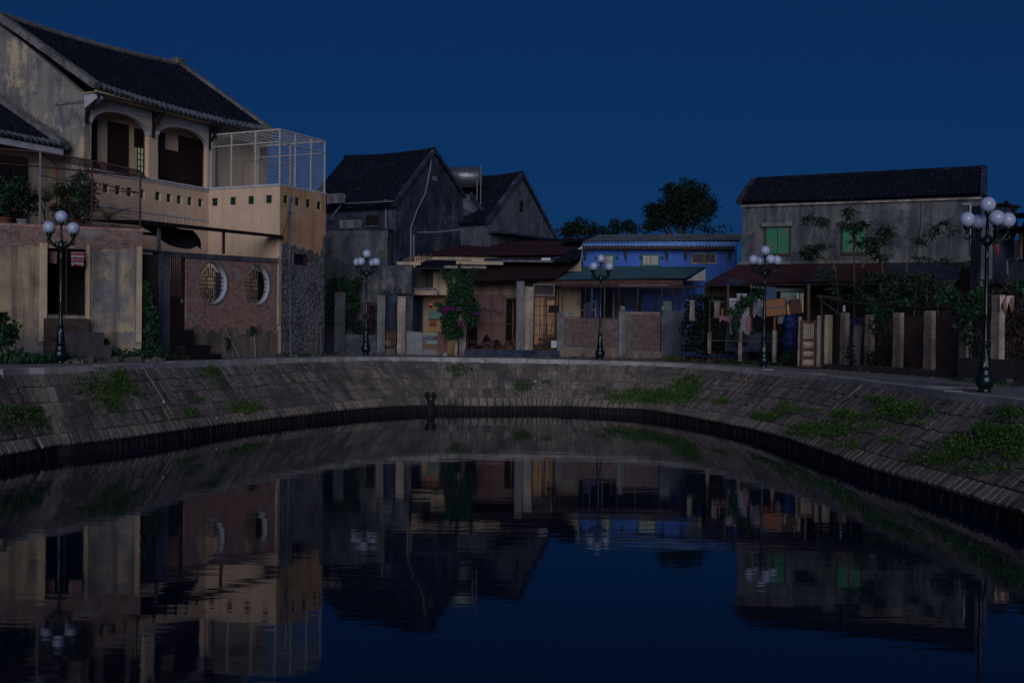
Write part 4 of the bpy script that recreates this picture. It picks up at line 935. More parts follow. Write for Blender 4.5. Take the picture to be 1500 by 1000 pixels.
# low tiled annex left of the big gable
AX = fthing(H, 'tiled_annex', 'lower tiled house against the stained gable at the left edge', 'house')
m = MB(); m.box(-9.5, -0.31, 1.2, 1.45, 4.2, 8.3); m.build('wall', 'cream_old', AX)
m = MB(); a_, b_ = H.s(-60, 1.2, 265), H.s(39, 1.2, 265); m.box(a_, b_, 1.12, 1.197, 4.6, H.z(20, 229, 1.2)); dd = m.build('door', 'wood_dark', AX)
for k in range(4):
    m = MB(); u0 = a_ + (b_ - a_) * k / 4 + .06; m.box(u0, u0 + (b_ - a_) / 4 - .12, 1.09, 1.119, 4.9, 6.9); m.build('panel', 'wood_black', dd)
zE = H.z(80, 214, 0.35); zE0 = H.z(0, 199, 0.35)
A_, B_ = (-9.5, 0.35, zE), (-0.95, 0.35, zE); C_, D_ = (-0.55, 5.6, H.z(0, 140, 4.84) + 0.3), (-9.5, 5.6, H.z(0, 140, 4.84) + 0.3)
m = MB(); corrugated(m, A_, B_, C_, D_, 0.21, 0.055, 0.30, 0.03, 0.0, thick=0.05); rf = m.build('roof', 'tile', AX)
m = MB(); n = 22
for k in range(n):
    p, q = Vector(B_).lerp(Vector(C_), k / n), Vector(B_).lerp(Vector(C_), (k + 1) / n); m.beam(p + Vector((0.05, 0, .08)), q + Vector((0.05, 0, .08 + random.uniform(0, .03))), 0.42, 0.30)
m.build('verge', 'verge', rf)
m = MB(); k = 0; x = -9.4
while x < -1.0: m.tube([(x, 0.28, zE + .03), (x, 0.62, zE + .22)], [0.085, 0.07], 6); x += 0.25
m.build('eave_tiles', 'tile_edge', rf)
m = MB(); m.box(-9.5, -0.9, 0.40, 0.44, zE - 0.28, zE - 0.03); m.box(-9.5, -0.9, 0.441, 1.2, zE - 0.06, zE - 0.03); m.build('fascia_board', 'white_trim', AX)

# wire cage with plants on the roof of the front block
rc = fthing(FL, 'rooftop_cage', 'rusty wire mesh enclosure full of plants on the flat roof', 'cage')
topz = {57: FL.z(57, 222), 133: FL.z(133, 235), 205: FL.z(204, 250)}
sx = {57: FL.s(57, 0.1), 133: FL.s(133, 0.1), 205: FL.s(204, 0.1)}
for px in (57, 133, 205):
    m = MB(); m.box(sx[px] - .03, sx[px] + .03, 0.08, 0.14, zt + .001, topz[px]); m.build('post', 'rust' if px != 57 else 'pvc', rc)
for px in (84, 118): m = MB(); s_ = FL.s(px, 2.3, 260); m.box(s_ - .025, s_ + .025, 2.3, 2.35, zt - 0.1, FL.z(px, 247, 2.3)); m.build('post', 'rust_red' if px == 84 else 'rust', rc)
m = MB(); B3 = 2.3
for (p, q) in ((57, 133), (133, 205)):
    m.beam((sx[p], .11, topz[p]), (sx[q], .11, topz[q]), .05); m.beam((sx[p], .11, zt + (topz[p] - zt) * .68), (sx[q], .11, zt + (topz[q] - zt) * .62), .04); m.beam((sx[p], .11, zt + .06), (sx[q], .11, zt + .06), .04)
m.beam((0, .11, topz[57]), (sx[57], .11, topz[57]), .05); m.beam((0, B3, 6.95), (FL.s(200, B3, 255), B3, FL.z(200, 258, B3)), .05)
m.beam((sx[57], .11, topz[57]), (FL.s(84, B3, 250), B3, 6.95), .04); m.beam((sx[133], .11, topz[133]), (FL.s(150, B3, 250), B3, 6.9), .04); m.beam((sx[205], .11, topz[205]), (FL.s(209, B3, 250), B3, 6.7), .04)
m.beam((sx[133], .11, zt + 1.3), (sx[205], .11, zt + 1.25), .035)
m.build('rail', 'rust', rc)
m = MB()
for (p, q) in ((57, 133), (133, 205)):
    chain(m, (sx[p], .11, zt), (sx[q] - sx[p], 0, (topz[q] - topz[p]) * .0), (0, 0, min(topz[q], topz[p]) - zt), 0.085, 0.0045)
chain(m, (sx[57], .12, topz[57] + .0), (sx[205] - sx[57], 0, topz[205] - topz[57]), (0.5, 2.15, 0.0), 0.10, 0.0045)
chain(m, (0, .12, topz[57]), (sx[57], 0, 0), (0.0, 2.15, -0.1), 0.10, 0.0045)
m.build('wire_mesh', 'rust', rc)

rz_ = random.Random(31); m = MB()
for (x0, d0, x1, d1, n_, r_) in ((-20, 34.2, 60, 35.2, 60, .09), (130, 36.6, 245, 39.6, 70, .08), (250, 40.2, 400, 45.0, 50, .05), (405, 45.2, 475, 48.4, 40, .07), (476, 51.6, 600, 51.8, 60, .07), (600, 51.8, 820, 51.6, 60, .05), (820, 51.6, 1000, 51.4, 150, .08), (1000, 50.2, 1080, 47.6, 60, .07), (1190, 42.0, 1400, 34.0, 70, .05), (1410, 32.4, 1500, 29.4, 24, .05)):
    A = G(x0, d0); B = G(x1, d1)
    for _ in range(n_): p = A.lerp(B, rz_.random()) + Vector((rz_.uniform(-.25, .25), rz_.uniform(-.35, .25), 0)); m.rock((p.x, p.y, gz(p.x) + .01), r_ * rz_.uniform(.4, 1.3))
tag(m.build('loose_stones', 'rubble'), 'loose stones and broken brick scattered along the foot of the walls', 'loose stones', kind='stuff')

# ------------------------------------------------------------------ plants on the roof of the front block
def plant(name, lab, cat, px, d, pyb, parts, group=None, loc=None):
    """parts: list of (part name, material, function(mb)) in coordinates local to the foot of the plant"""
    p = loc or W(px, pyb, d); t = thing(name, lab, cat, (p.x, p.y, p.z), 0, group)
    for nm, mt, fn in parts:
        m = MB(); fn(m); m.build(nm, mt, t, smooth=(nm in ('pot',)))
    return t
def potf(r, h): return lambda m: m.lathe([(r * .7, 0), (r * .85, h * .4), (r, h * .9), (r * 1.08, h * .92), (r * 1.08, h), (r * .9, h)], 12)
def bushf(rx, rz, nc, per, cs, size, z0, asp=0.55): return lambda m: clumps(m, (0, 0, z0), (rx, rx * 0.8, rz), nc, per, cs, size, asp)
def stemf(h, r, k=3, sp=0.25): return lambda m: [m.tube([(0, 0, 0), (random.uniform(-sp, sp) * .4, 0, h * .5), (random.uniform(-sp, sp), random.uniform(-sp, sp), h)], [r, r * .8, r * .5], 6) for _ in range(k)]
def palmf(L, z0, n=12, w=0.16, droop=1.0): return lambda m: [frond(m, (0, 0, z0), (math.cos(a), math.sin(a), random.uniform(0.5, 1.6)), L * random.uniform(.75, 1.1), w, droop) for a in [2 * math.pi * k / n + random.uniform(-.2, .2) for k in range(n)]]
RG = 'potted plants on the flat roof'
zr = zt - 0.1
def rp(px, w_): q = FL.wp(FL.s(px, w_, 310), w_, zr); return q
plant('potted_shrub', 'dark bushy potted shrub at the far left of the rooftop cage', 'potted plant', 0, 0, 0, [('pot', 'pot_red', potf(.25, .35)), ('foliage', 'leaf', bushf(.9, .6, 46, 36, .28, .13, 1.1)), ('stem', 'bark', stemf(.9, .03))], RG, rp(8, .9))
plant('potted_shrub', 'dark potted shrub with pink flowers left of the pale cage post', 'potted plant', 0, 0, 0, [('pot', 'pot', potf(.2, .3)), ('foliage', 'leaf_dark', bushf(.7, .5, 36, 32, .24, .12, .95)), ('stem', 'bark', stemf(.7, .02)), ('flower', 'flower_pink', lambda m: [cloud(m, (x, -.4, z), .05, 9, .06) for x, z in ((-.3, .95), (.25, .5), (.3, .55), (-.1, .6))])], RG, rp(34, .7))
plant('potted_palm', 'feathery dark green potted plant just right of the pale cage post', 'potted plant', 0, 0, 0, [('pot', 'pot', potf(.2, .3)), ('foliage', 'leaf', palmf(1.25, .95, 22, .16)), ('stem', 'bark', stemf(.9, .03, 2))], RG, rp(70, .8))
plant('potted_citrus', 'dense potted citrus bush with small orange fruit in the rooftop cage', 'potted plant', 0, 0, 0, [('pot', 'pot_red', potf(.28, .35)), ('foliage', 'leaf', bushf(.75, .8, 64, 36, .26, .12, 1.25)), ('stem', 'bark', stemf(.9, .03)), ('fruit', 'cardboard', lambda m: [m.ball((random.uniform(-.5, .5), -.5, random.uniform(.6, 1.6)), .028, 6, 4) for _ in range(11)])], RG, rp(113, .75))
plant('potted_palm', 'low arching potted palm beside the right end of the rooftop cage', 'potted plant', 0, 0, 0, [('pot', 'pot', potf(.2, .28)), ('foliage', 'leaf', palmf(1.15, .4, 18, .16, 1.3)), ('stem', 'bark', stemf(.4, .03, 2))], RG, rp(160, .6))
plant('potted_shrub', 'small potted plant in a white pot under the citrus bush', 'potted plant', 0, 0, 0, [('pot', 'pot', potf(.16, .25)), ('foliage', 'leaf_dark', bushf(.4, .35, 18, 30, .2, .1, .6)), ('stem', 'bark', stemf(.3, .015, 2))], RG, rp(92, .4))

# plants and rubble at the foot of the left walls
def climb(m):
    for (x, z, r) in ((.05, .25, .32), (.2, .55, .30), (-.02, .85, .30), (.12, 1.15, .24), (.02, 1.45, .26), (.16, 1.75, .20), (-.1, 1.95, .22), (.05, 2.2, .18), (-.05, 2.45, .15), (0, 2.65, .1), (.3, 1.3, .16), (.25, .95, .2), (-.2, 2.0, .12), (.32, .3, .2)): cloud(m, (x, 0, z), (r, .12, r), 46, .15, .4, aspect=.85)
pv = BW.wp(BW.s(214, -.6), -.6, 0)
plant('climbing_vine', 'leafy green vine climbing the brick pillar between the plastered wall and the barred door', 'vine', 0, 0, 0, [('foliage', 'leaf', climb), ('stem', 'bark', stemf(2.3, .02, 2, .1))], None, Vector((pv.x, pv.y, .1)))
plant('low_bush', 'low sprawling green bush on rubble between the first lamp and the vine', 'bush', 175, 37.0, 533, [('foliage', 'leaf', lambda m: [cloud(m, (x, 0, z), (r, .35, r * .7), 90, .14, .5, aspect=.8) for x, z, r in ((-.6, .35, .28), (-.2, .3, .35), (.2, .25, .35), (.6, .3, .3), (-.55, .7, .12), (.9, .2, .2))]), ('stem', 'bark', stemf(.5, .02, 4, .4))])
plant('corner_bush', 'big-leaved green bush at the left edge in front of the plastered wall', 'bush', 0, 33.6, 540, [('foliage', 'leaf', lambda m: [cloud(m, (x, 0, z), (r, .4, r), 100, .17, .4, aspect=.85) for x, z, r in ((-.5, .5, .5), (0, .45, .45), (.1, .9, .28), (.28, 1.2, .22), (-.05, 1.55, .2), (.25, 1.0, .2), (.5, .35, .35), (-.4, 1.2, .4))]), ('stem', 'bark', stemf(1.5, .02, 4, .3))])
rr = random.Random(9)
m = MB()
for _ in range(150):
    u = rr.random(); x = -1.5 + 3.0 * u; y = rr.uniform(-.6, .6); m.rock((x, y, rr.uniform(0, .12) + .32 * math.exp(-((x + .3) / .8) ** 2) * rr.random() * (1 - abs(y))), rr.uniform(.05, .17))
p = W(60, 535, 35.0); tag(m.build('rubble_heap', 'rubble', None, (p.x, p.y, 0.05)), 'heap of broken rubble at the foot of the plastered wall beside the first lamp', 'rubble')
m = MB()
for _ in range(60): m.rock((rr.uniform(-1.3, 1.3), rr.uniform(-.3, .5), rr.uniform(0, .12)), rr.uniform(.06, .2))
p = W(178, 535, 36.6); tag(m.build('rubble_heap', 'rubble', None, (p.x, p.y, 0.05)), 'scattered stones under the low bush in front of the grey plaster panel', 'rubble')
cloth('discarded_sheet', 'crumpled teal sheet lying on the rubble left of the first lamp', 'sheet', 50, 70, 518, 531, 34.6, 'board_blue', amp=.12)
# drain pipes and poles in front of the courtyard wall
for (x0, y0, x1, y1, w_, lab, mt) in ((330, 481, 352, 527, -.35, 'thin pale pipe leaning against the base of the brick courtyard wall', 'pvc'), (372, 477, 374, 525, -.3, 'upright pale pipe below the right round window', 'pvc')):
    d0, d1 = BW.dep(x0, -0.08), BW.dep(x1, w_); a = W(x0, y0, d0); b = W(x1, y1, d1)
    m = MB(); m.tube([a - b, (0, 0, 0)], .035, 8); t = m.build('pipe', mt, None, tuple(b)); tag(t, lab, 'pipe')
for (px, lab) in ((333, 'dark plant stub hanging out of the drain hole behind the leaning pipe'), (370, 'dark plant stub beside the upright pipe')):
    q = W(px, 500 if px == 333 else 485, BW.dep(px, -.1)); plant('drain_weed', lab, 'weed', 0, 0, 0, [('foliage', 'leaf_dark', lambda m: cloud(m, (0, 0, 0), (.14, .1, .36 if px == 333 else .2), 120, .09)), ('stem', 'bark', stemf(.2, .01, 1))], None, q)
d = BW.dep(425, -0.6)
pole = thing('utility_pole', 'slim grey utility pole with stay wire in front of the rubble stone wall', 'utility pole', tuple(W(426, 525, d)))
b = W(426, 525, d)
def rel(px, py, dd=None): return W(px, py, dd or d) - b
m = MB(); m.tube([(0, 0, 0), rel(424, 380), rel(424, 312)], [.04, .036, .032], 8); m.build('pole', 'mid_plaster', pole)
m = MB(); m.tube([rel(423.5, 318), rel(426, 292)], .03, 6); m.ball(rel(424, 312), .10, 8, 6); m.ball(rel(426.5, 293), .08, 10, 6, 1.3); m.build('lamp_bracket', 'board_blue', pole)
m = MB(); m.tube([rel(423, 316), rel(412, 350)], .014, 5); m.build('stay_wire', 'tarp', pole)
for px, h0, lab in ((463, 470, 'thin bare stake nearer the rubble stone wall corner'), (469, 478, 'shorter bare stake right beside the stone wall corner')):
    m = MB(); q = W(px, 524, 47.6); a = W(px + 1, h0, 47.6); m.tube([(0, 0, 0), a - q], .03, 6); tag(m.build('stake', 'wood', None, tuple(q)), lab, 'stake')

# =================================================================== BARN-LIKE HOUSE BEHIND
rd = Vector((-.87, .5)).normalized(); gd = Vector((.5, .87)).normalized()
def barn(name, lab, ap, zap, tl, tr, zl, zrt, rl, wall, ov=0.3, zbase=-0.1, sag=0.12):
    """gable facing right; ap: plan point under the apex; rl: ridge length going back to the left"""
    E = Vector(ap) - gd * tl; Lp = E + rd * rl; B = Fr(Lp, E); t = fthing(B, name, lab, 'house')
    w1 = tl + tr; m = MB(); m.plate([(0, zbase), (w1, zbase), (w1, zrt), (tl, zap - .1), (0, zl)], (), 0, .25)
    m.v = [(rl - .25 + y, x, z) for x, y, z in m.v]; m.build('gable_wall', wall, t)
    m = MB(); m.box(0, rl - .251, 0, .25, zbase, zl); m.build('side_wall', wall, t); m = MB(); m.box(0, rl - .251, w1 - .25, w1, zbase, zrt); m.build('side_wall', wall, t)
    m = MB(); m.plate([(0, zbase), (w1, zbase), (w1, zrt), (tl, zap - .1), (0, zl)], (), 0, .2); m.v = [(-.2 + y, x, z) for x, y, z in m.v]; m.build('far_gable_wall', wall, t)
    sl = (zap - zl) / tl; sr = (zap - zrt) / tr
    m = MB(); corrugated(m, (-.3, -ov, zl - ov * sl + .12), (rl + .1, -ov, zl - ov * sl + .12), (rl + .1, tl, zap + .12), (-.3, tl, zap + .12), .24, .05, .32, .03, sag)
    corrugated(m, (rl + .1, w1 + ov, zrt - ov * sr + .12), (-.3, w1 + ov, zrt - ov * sr + .12), (-.3, tl, zap + .12), (rl + .1, tl, zap + .12), .24, .05, .32, .03, sag); r = m.build('roof', 'tile', t)
    m = MB(); m.tube([sagp((-.3, tl, zap + .17), (rl + .1, tl, zap + .17), k / 14, sag) for k in range(15)], .1, 6)
    m.build('ridge_cap', 'tile', r)
    m = MB(); m.beam((rl + .02, -ov, zl - ov * sl + .07), (rl + .02, tl, zap + .1), .24, .18); m.beam((rl + .021, w1 + ov, zrt - ov * sr + .07), (rl + .021, tl, zap + .1), .24, .18); m.build('verge', 'dark_plaster', r)
    return t, B, E
b1, B1, E1 = barn('gabled_house', 'tall dark mouldy house with steep tiled roof behind the grey concrete wall', (-4.24, 57.5), 10.55, 3.27, 5.2, 7.6, 6.97, 5.6, 'dark_plaster')
G1 = Fr(E1, E1 + gd * 8.47)
def on(fr, px, py, w_=-.06): return fr.wp(fr.s(px, w_, py), w_, fr.z(px, py, w_))
def loc_of(root, p): return Matrix.Rotation(-root.rotation_euler.z, 3, 'Z') @ (Vector(p) - Vector(root.location))
def bpipe(root, pts, r, mat, name='pipe'): m = MB(); m.tube([loc_of(root, p) for p in pts], r, 6); return m.build(name, mat, root)
bpipe(b1, [on(G1, 633, 221), on(G1, 630, 250), on(G1, 623, 284), on(G1, 611, 308), on(G1, 602, 334), on(G1, 601.5, 385)], .045, 'pvc')
bpipe(b1, [on(G1, 606, 343), on(G1, 606, 378)], .05, 'pvc')
bpipe(b1, [on(B1, 565, 292), on(B1, 565, 345), on(B1, 568, 348)], .05, 'pvc')
bpipe(b1, [on(B1, 480, 299), on(B1, 520, 298, -.35), on(B1, 577, 295, -.35)], .04, 'pvc', 'gutter')
bpipe(b1, [on(B1, 507, 287, -.4), on(B1, 498, 303, -.4), on(B1, 486, 318, -.4), on(B1, 484, 322, -.4)], .05, 'pvc', 'downpipe')
bpipe(b1, [on(B1, 567, 348), on(B1, 575, 344), W(600, 341, 56.5), W(640, 340, 56), W(680, 336, 56.5), W(710, 332, 58), W(724, 337, 60)], .04, 'pvc', 'cable')
m = MB(); m.box(B1.s(535), B1.s(553), -.06, -.002, B1.z(545, 331), B1.z(545, 316)); wn = m.build('window', 'black', b1)
m = MB(); m.box(B1.s(534), B1.s(554), -.14, -.003, B1.z(545, 333.5), B1.z(545, 331)); m.build('sill', 'mid_plaster', wn)
m = MB(); m.box(G1.s(631), G1.s(637), -.05, -.002, G1.z(634, 265), G1.z(634, 258)); m.v = [tuple(loc_of(b1, G1.wp(x, y, z))) for x, y, z in m.v]; m.build('vent', 'concrete', b1)
m = MB()
for k in range(5): m.box(G1.s(636), G1.s(642), -.04, -.002, G1.z(639, 350 + 4 * k), G1.z(639, 348.6 + 4 * k))
m.v = [tuple(loc_of(b1, G1.wp(x, y, z))) for x, y, z in m.v]; m.build('louvre', 'concrete', b1)
def aircon(px0, px1, yt, yb, fr, w_, lab):
    xm, ym = (px0 + px1) / 2, (yt + yb) / 2; c = fr.wp(fr.s(xm, w_, ym), w_, fr.z(xm, yb, w_)); t = thing('air_conditioner', lab, 'air conditioner', tuple(c), fr.ang, 'outdoor air conditioner units')
    wd_ = abs(fr.s(px1, w_, ym) - fr.s(px0, w_, ym)); h = (yb - yt) * c.y / FPX
    m = MB(); m.box(-wd_ / 2, wd_ / 2, 0, .3, 0, h); m.build('casing', 'concrete', t)
    m = MB(); r = h * .40; m.tube([(-wd_ * .18, -.002, h * .5), (-wd_ * .18, -.03, h * .5)], r, 18)
    f = m.build('fan_grille', 'dark_concrete', t)
    m = MB(); [m.tube([(-wd_ * .18 + rr_ * math.cos(a * .524), -.035, h * .5 + rr_ * math.sin(a * .524)) for a in range(13)], .006, 4) for rr_ in (r, r * .66, r * .33)]; m.build('guard', 'white_trim', f)
    m = MB(); [m.box(wd_ * .27, wd_ * .45, -.012, -.002, h * (.2 + .12 * k), h * (.25 + .12 * k)) for k in range(6)]; m.build('vent', 'dark_concrete', t)
aircon(479, 500, 284, 298, B1, -.8, 'upper white air conditioner unit beside the orange terrace corner')
aircon(497, 525, 322.5, 334.5, B1, -.5, 'lower white air conditioner unit on top of the grey concrete wall')

b2, B2, E2 = barn('gabled_house', 'smaller gabled house with a slit vent in its mouldy gable, right of the water tank', (.43, 62.0), 10.0, 3.45, 4.13, 7.2, 6.75, 4.2, 'mid_plaster')
G2 = Fr(E2, E2 + gd * 7.58)
m = MB(); m.box(G2.s(759), G2.s(763.5), -.03, .01, G2.z(761, 310), G2.z(761, 294)); m.v = [tuple(loc_of(b2, G2.wp(x, y, z))) for x, y, z in m.v]; m.build('vent', 'black', b2)
m = MB(); a, b = on(G2, 722, 340, -.3), on(G2, 811, 352, -.3); m.beam(loc_of(b2, a), loc_of(b2, b), .7, .12); m.build('gable_ledge', 'dark_plaster', b2)
pt = Fr.px(655, 60, 722, 60.3); th = fthing(pt, 'roof_tower', 'sloping stair tower carrying the steel water tank between the two gabled houses', 'building')
def pp(fr, L_): return [fr.sz(x, y) for x, y in L_]
m = MB(); m.plate(pp(pt, [(657, 400), (657, 284), (690, 284), (716, 326), (716, 400)]), (), 0, 3.0); m.build('wall', 'dark_plaster', th)
m = MB(); m.plate(pp(pt, [(671, 295), (671, 285.5), (689, 285.5), (689, 295)]), (), -.03, -.002); m.plate(pp(pt, [(676, 304), (676, 296), (691, 296), (706, 320)]), (), -.03, -.002); m.build('plaster_patch', 'mid_plaster', th)
m = MB(); a, b = pt.sz(688, 282.5), pt.sz(718, 326); m.beam((a[0], 1.4, a[1]), (b[0], 1.4, b[1]), 3.2, .15, up=(0, 0, 1)); m.build('roof', 'dark_plaster', th)
tk = thing('water_tank', 'horizontal stainless steel water tank on a rooftop stand', 'water tank', tuple(W(682, 284, 61.2)))
m = MB(); r, hl = .58, .80; pr = [(-hl - .12, .03), (-hl - .11, .3), (-hl, r - .03), (-hl + .04, r), (-hl * .4, r), (-hl * .4 + .03, r + .012), (-hl * .4 + .06, r), (hl * .4, r), (hl * .4 + .03, r + .012), (hl * .4 + .06, r), (hl - .04, r), (hl, r - .03), (hl + .11, .3), (hl + .12, .03)]
m.lathe([(b_, a_) for a_, b_ in pr], 28); m.v = [(z, y, x + .92) for x, y, z in m.v]; m.build('tank', 'steel_tank', tk, smooth=True)
m = MB()
for x in (-.62, .62):
    for y in (-.4, .4): m.tube([(x, y, 0), (x, y, .75)], .03, 6)
    m.box(x - .02, x + .02, -.42, .42, .35, .39)
m.box(-.64, .64, -.42, -.38, .33, .37); m.build('stand', 'dark_concrete', tk)
for px, y0, y1, lab in ((704.5, 243, 300, 'tall thin metal mast right of the water tank'), (699, 262, 296, 'shorter thin metal mast close to the water tank')):
    q = W(px - .6, y1, 60.6); m = MB(); m.tube([(0, 0, 0), W(px, y0, 60.6) - q], .04, 6); tag(m.build('mast', 'pvc', None, tuple(q)), lab, 'mast')

# grey outbuilding between orange house and the barn
GWF = Fr.px(470, 53.9, 604, 53.2); gb = fthing(GWF, 'grey_outbuilding', 'grey stained concrete outbuilding between the orange terrace and the cream house', 'building')
m = MB(); m.box(GWF.s(468), GWF.s(566), 0, .9, -.1, GWF.z(520, 337.5)); m.build('tall_wall', 'grey_plaster', gb)
m = MB(); m.box(GWF.s(556), GWF.s(604), -.25, -.003, GWF.z(580, 431), GWF.z(580, 389.5)); m.box(GWF.s(566) + .01, GWF.s(604), 0, .2, -.1, GWF.z(580, 392)); m.build('lintel_wall', 'grey_plaster', gb)
m = MB(); m.box(GWF.s(466), GWF.s(568), -.05, .95, GWF.z(520, 337.4), GWF.z(520, 335)); m.build('coping', 'dark_plaster', gb)
MLF = Fr.px(470, 52.3, 1005, 52.3)
def fpart(fr, root, nm, mt, x0, x1, yt, yb, w0, w1): m = MB(); fbox(m, fr, x0, x1, yt, yb, w0, w1); return m.build(nm, mt, root)
def fpost(fr, nm, lab, cat, x0, x1, yt, yb, w0, w1, mt, group=None, z0=None, cap=None):
    xm = (x0 + x1) / 2; a, b = fr.s(x0, w0, yb), fr.s(x1, w0, yb); q = fr.wp((a + b) / 2, (w0 + w1) / 2, 0); zb = fr.z(xm, yb, w0) if z0 is None else z0; zt_ = fr.z(xm, yt, w0); h = zt_ - zb; hw, hd = (b - a) / 2, (w1 - w0) / 2
    m = MB(); n = 7; V = []
    for k in range(n + 1):
        z = h * k / n; j = lambda: random.uniform(-.012, .012)
        V += [(-hw + j(), -hd + j(), z), (hw + j(), -hd + j(), z), (hw + j(), hd + j(), z), (-hw + j(), hd + j(), z + (random.uniform(-.02, .02) if k == n else 0))]
    F = [(0, 3, 2, 1), tuple(4 * n + k for k in range(4))]
    for k in range(n):
        for c in range(4): F.append((4 * k + c, 4 * k + (c + 1) % 4, 4 * k + 4 + (c + 1) % 4, 4 * k + 4 + c))
    m.idx(V, F)
    if cap == 'ball': m.ball((0, 0, h + hw * .75), hw * .85, 12, 8)
    return tag(m.build(nm, mt, None, (q.x, q.y, zb), fr.ang), lab, cat, group)
ZB = 0.0
yw = fthing(MLF, 'garden_wall', 'low stained concrete garden wall left and right of the second lamp', 'wall')
fpart(MLF, yw, 'panel', 'dark_plaster', 476, 488.5, 484, 530, 0, .2); fpart(MLF, yw, 'panel', 'mid_plaster', 505.5, 550.5, 490, 530, 0, .2)
fpost(MLF, 'concrete_post', 'tall mouldy concrete gate post with leafy vine behind, left of the second lamp', 'post', 489, 504.5, 428, 524, -.05, .25, 'grey_plaster', None, ZB)
fpost(MLF, 'concrete_post', 'pale mouldy concrete post just right of the second lamp', 'post', 551.5, 563, 432, 524, -.05, .25, 'concrete', None, ZB)
fpost(MLF, 'rubble_pier', 'flaking rubble pier between the dark niche and the corrugated sheets', 'pier', 581, 593, 434, 524, -.05, .25, 'concrete_post', None, ZB)
m = MB(); m.box(MLF.s(564), MLF.s(581), .5, .6, -.1, 3.0); tag(m.build('niche_wall', 'dark_plaster', None, (MLF.o.x, MLF.o.y, 0), MLF.ang), 'dark back wall of the niche between the pale post and the rubble pier', 'wall')
m = MB(); m.box(MLF.s(565), MLF.s(580), .1, .2, ZB, 1.15); tag(m.build('niche_gate', 'wood_brown', None, (MLF.o.x, MLF.o.y, 0), MLF.ang), 'low dark brown wooden gate in the niche left of the corrugated sheets', 'gate')
for (px, py, r, lab) in ((569, 504, .22, 'upper pale boulder in front of the brown niche gate'), (572, 517, .25, 'lower pale boulder in front of the brown niche gate')):
    m = MB(); m.rock((0, 0, 0), r, .9); tag(m.build('boulder', 'rubble', None, tuple(W(px, py, 52.0))), lab, 'boulder')
def vinebush(name, lab, cat, mt, items, d, px, pyb, size, asp=.7, dens=60):
    return plant(name, lab, cat, px, d, pyb, [('foliage', mt, lambda m: [cloud(m, ((x - px) * d / FPX, random.uniform(-.1, .1), (pyb - y) * d / FPX), (rx * d / FPX, .28, ry * d / FPX), int(dens * rx * ry / 60) + 12, size, .35, aspect=asp) for x, y, rx, ry in items]), ('stem', 'bark', stemf((pyb - min(i[1] for i in items)) * d / FPX * .9, .025, 3, .25))])
vinebush('overgrown_vine', 'leafy green vine hanging over the garden wall against the rubble stone house', 'vine', 'leaf', [(486, 420, 8, 16), (498, 412, 14, 8), (514, 418, 14, 10), (524, 408, 7, 6), (482, 445, 7, 16), (482, 468, 5, 10), (512, 432, 12, 8), (520, 446, 8, 12)], 52.9, 500, 505, .17)
vinebush('purple_shrub', 'dark purple-leaved shrub behind the second street lamp', 'shrub', 'leaf_purple', [(542, 450, 8, 10), (540, 468, 10, 14), (536, 484, 9, 8), (548, 472, 5, 8)], 52.8, 540, 520, .13)
vinebush('dark_shrub', 'dark green shrub over the garden wall left of the second lamp', 'shrub', 'leaf_dark', [(512, 470, 9, 14), (524, 478, 9, 10), (516, 455, 10, 8)], 52.9, 517, 520, .14)
vinebush('trailing_weed', 'thin trailing creeper under the grey lintel wall', 'creeper', 'leaf_dark', [(566, 430, 10, 4), (582, 426, 8, 4), (596, 433, 8, 4)], 52.7, 580, 470, .09, dens=40)

# =================================================================== CREAM HOUSE WITH MAROON ROOF
CH = Fr.px(585, 56.0, 862, 56.0); chh = fthing(CH, 'cream_cottage', 'low cream cottage with layered maroon tile and tin roofs and open front rooms', 'house')
ztp = CH.z(700, 377)
h1 = frect(CH, 596, 666, 432, 521); h2 = frect(CH, 683, 756, 436, 521); h3 = frect(CH, 781, 815, 414, 521)
m = MB(); m.plate(rect(CH.s(588), CH.s(850), -.1, ztp), [h1, h2, h3], 0, .2); m.build('wall', 'cream_old', chh)
m = MB(); m.box(CH.s(590), CH.s(672), .8, .9, -.1, ztp - .3); m.build('inner_wall', 'ochre', chh)
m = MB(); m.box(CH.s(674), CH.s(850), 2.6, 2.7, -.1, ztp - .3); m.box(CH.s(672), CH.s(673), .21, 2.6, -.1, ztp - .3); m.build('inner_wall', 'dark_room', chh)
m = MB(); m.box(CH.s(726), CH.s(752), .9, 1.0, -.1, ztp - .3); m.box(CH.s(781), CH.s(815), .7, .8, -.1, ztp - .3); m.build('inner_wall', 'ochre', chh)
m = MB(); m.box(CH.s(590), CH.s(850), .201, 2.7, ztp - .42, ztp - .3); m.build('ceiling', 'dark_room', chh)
m = MB(); m.box(CH.s(589), CH.s(850), 4.8, 5.0, -.1, ztp); m.box(CH.s(846), CH.s(850), .201, 4.8, -.1, ztp - .43); m.box(CH.s(588), CH.s(590), .201, 4.8, -.1, ztp - .43); m.build('outer_wall', 'mid_plaster', chh)
fpart(CH, chh, 'louvre_recess', 'wood_black', 605, 634, 394, 422, -.05, -.002)
lv = fpart(CH, chh, 'louvre_window', 'wood_black', 609, 624, 395, 421, -.09, -.052)
m = MB()
for k in range(8): fbox(m, CH, 610, 623, 397 + 3 * k, 398.3 + 3 * k, -.13, -.092)
m.build('slat', 'concrete', lv)
fpart(CH, chh, 'shutter', 'wood_dark', 625, 633, 395, 421, -.10, -.052)
fpart(CH, chh, 'door_canopy', 'cream_old', 585, 640, 425.5, 432, -.9, -.003); fpart(CH, chh, 'canopy_kerb', 'concrete', 597, 637, 421, 425.3, -.6, -.05)
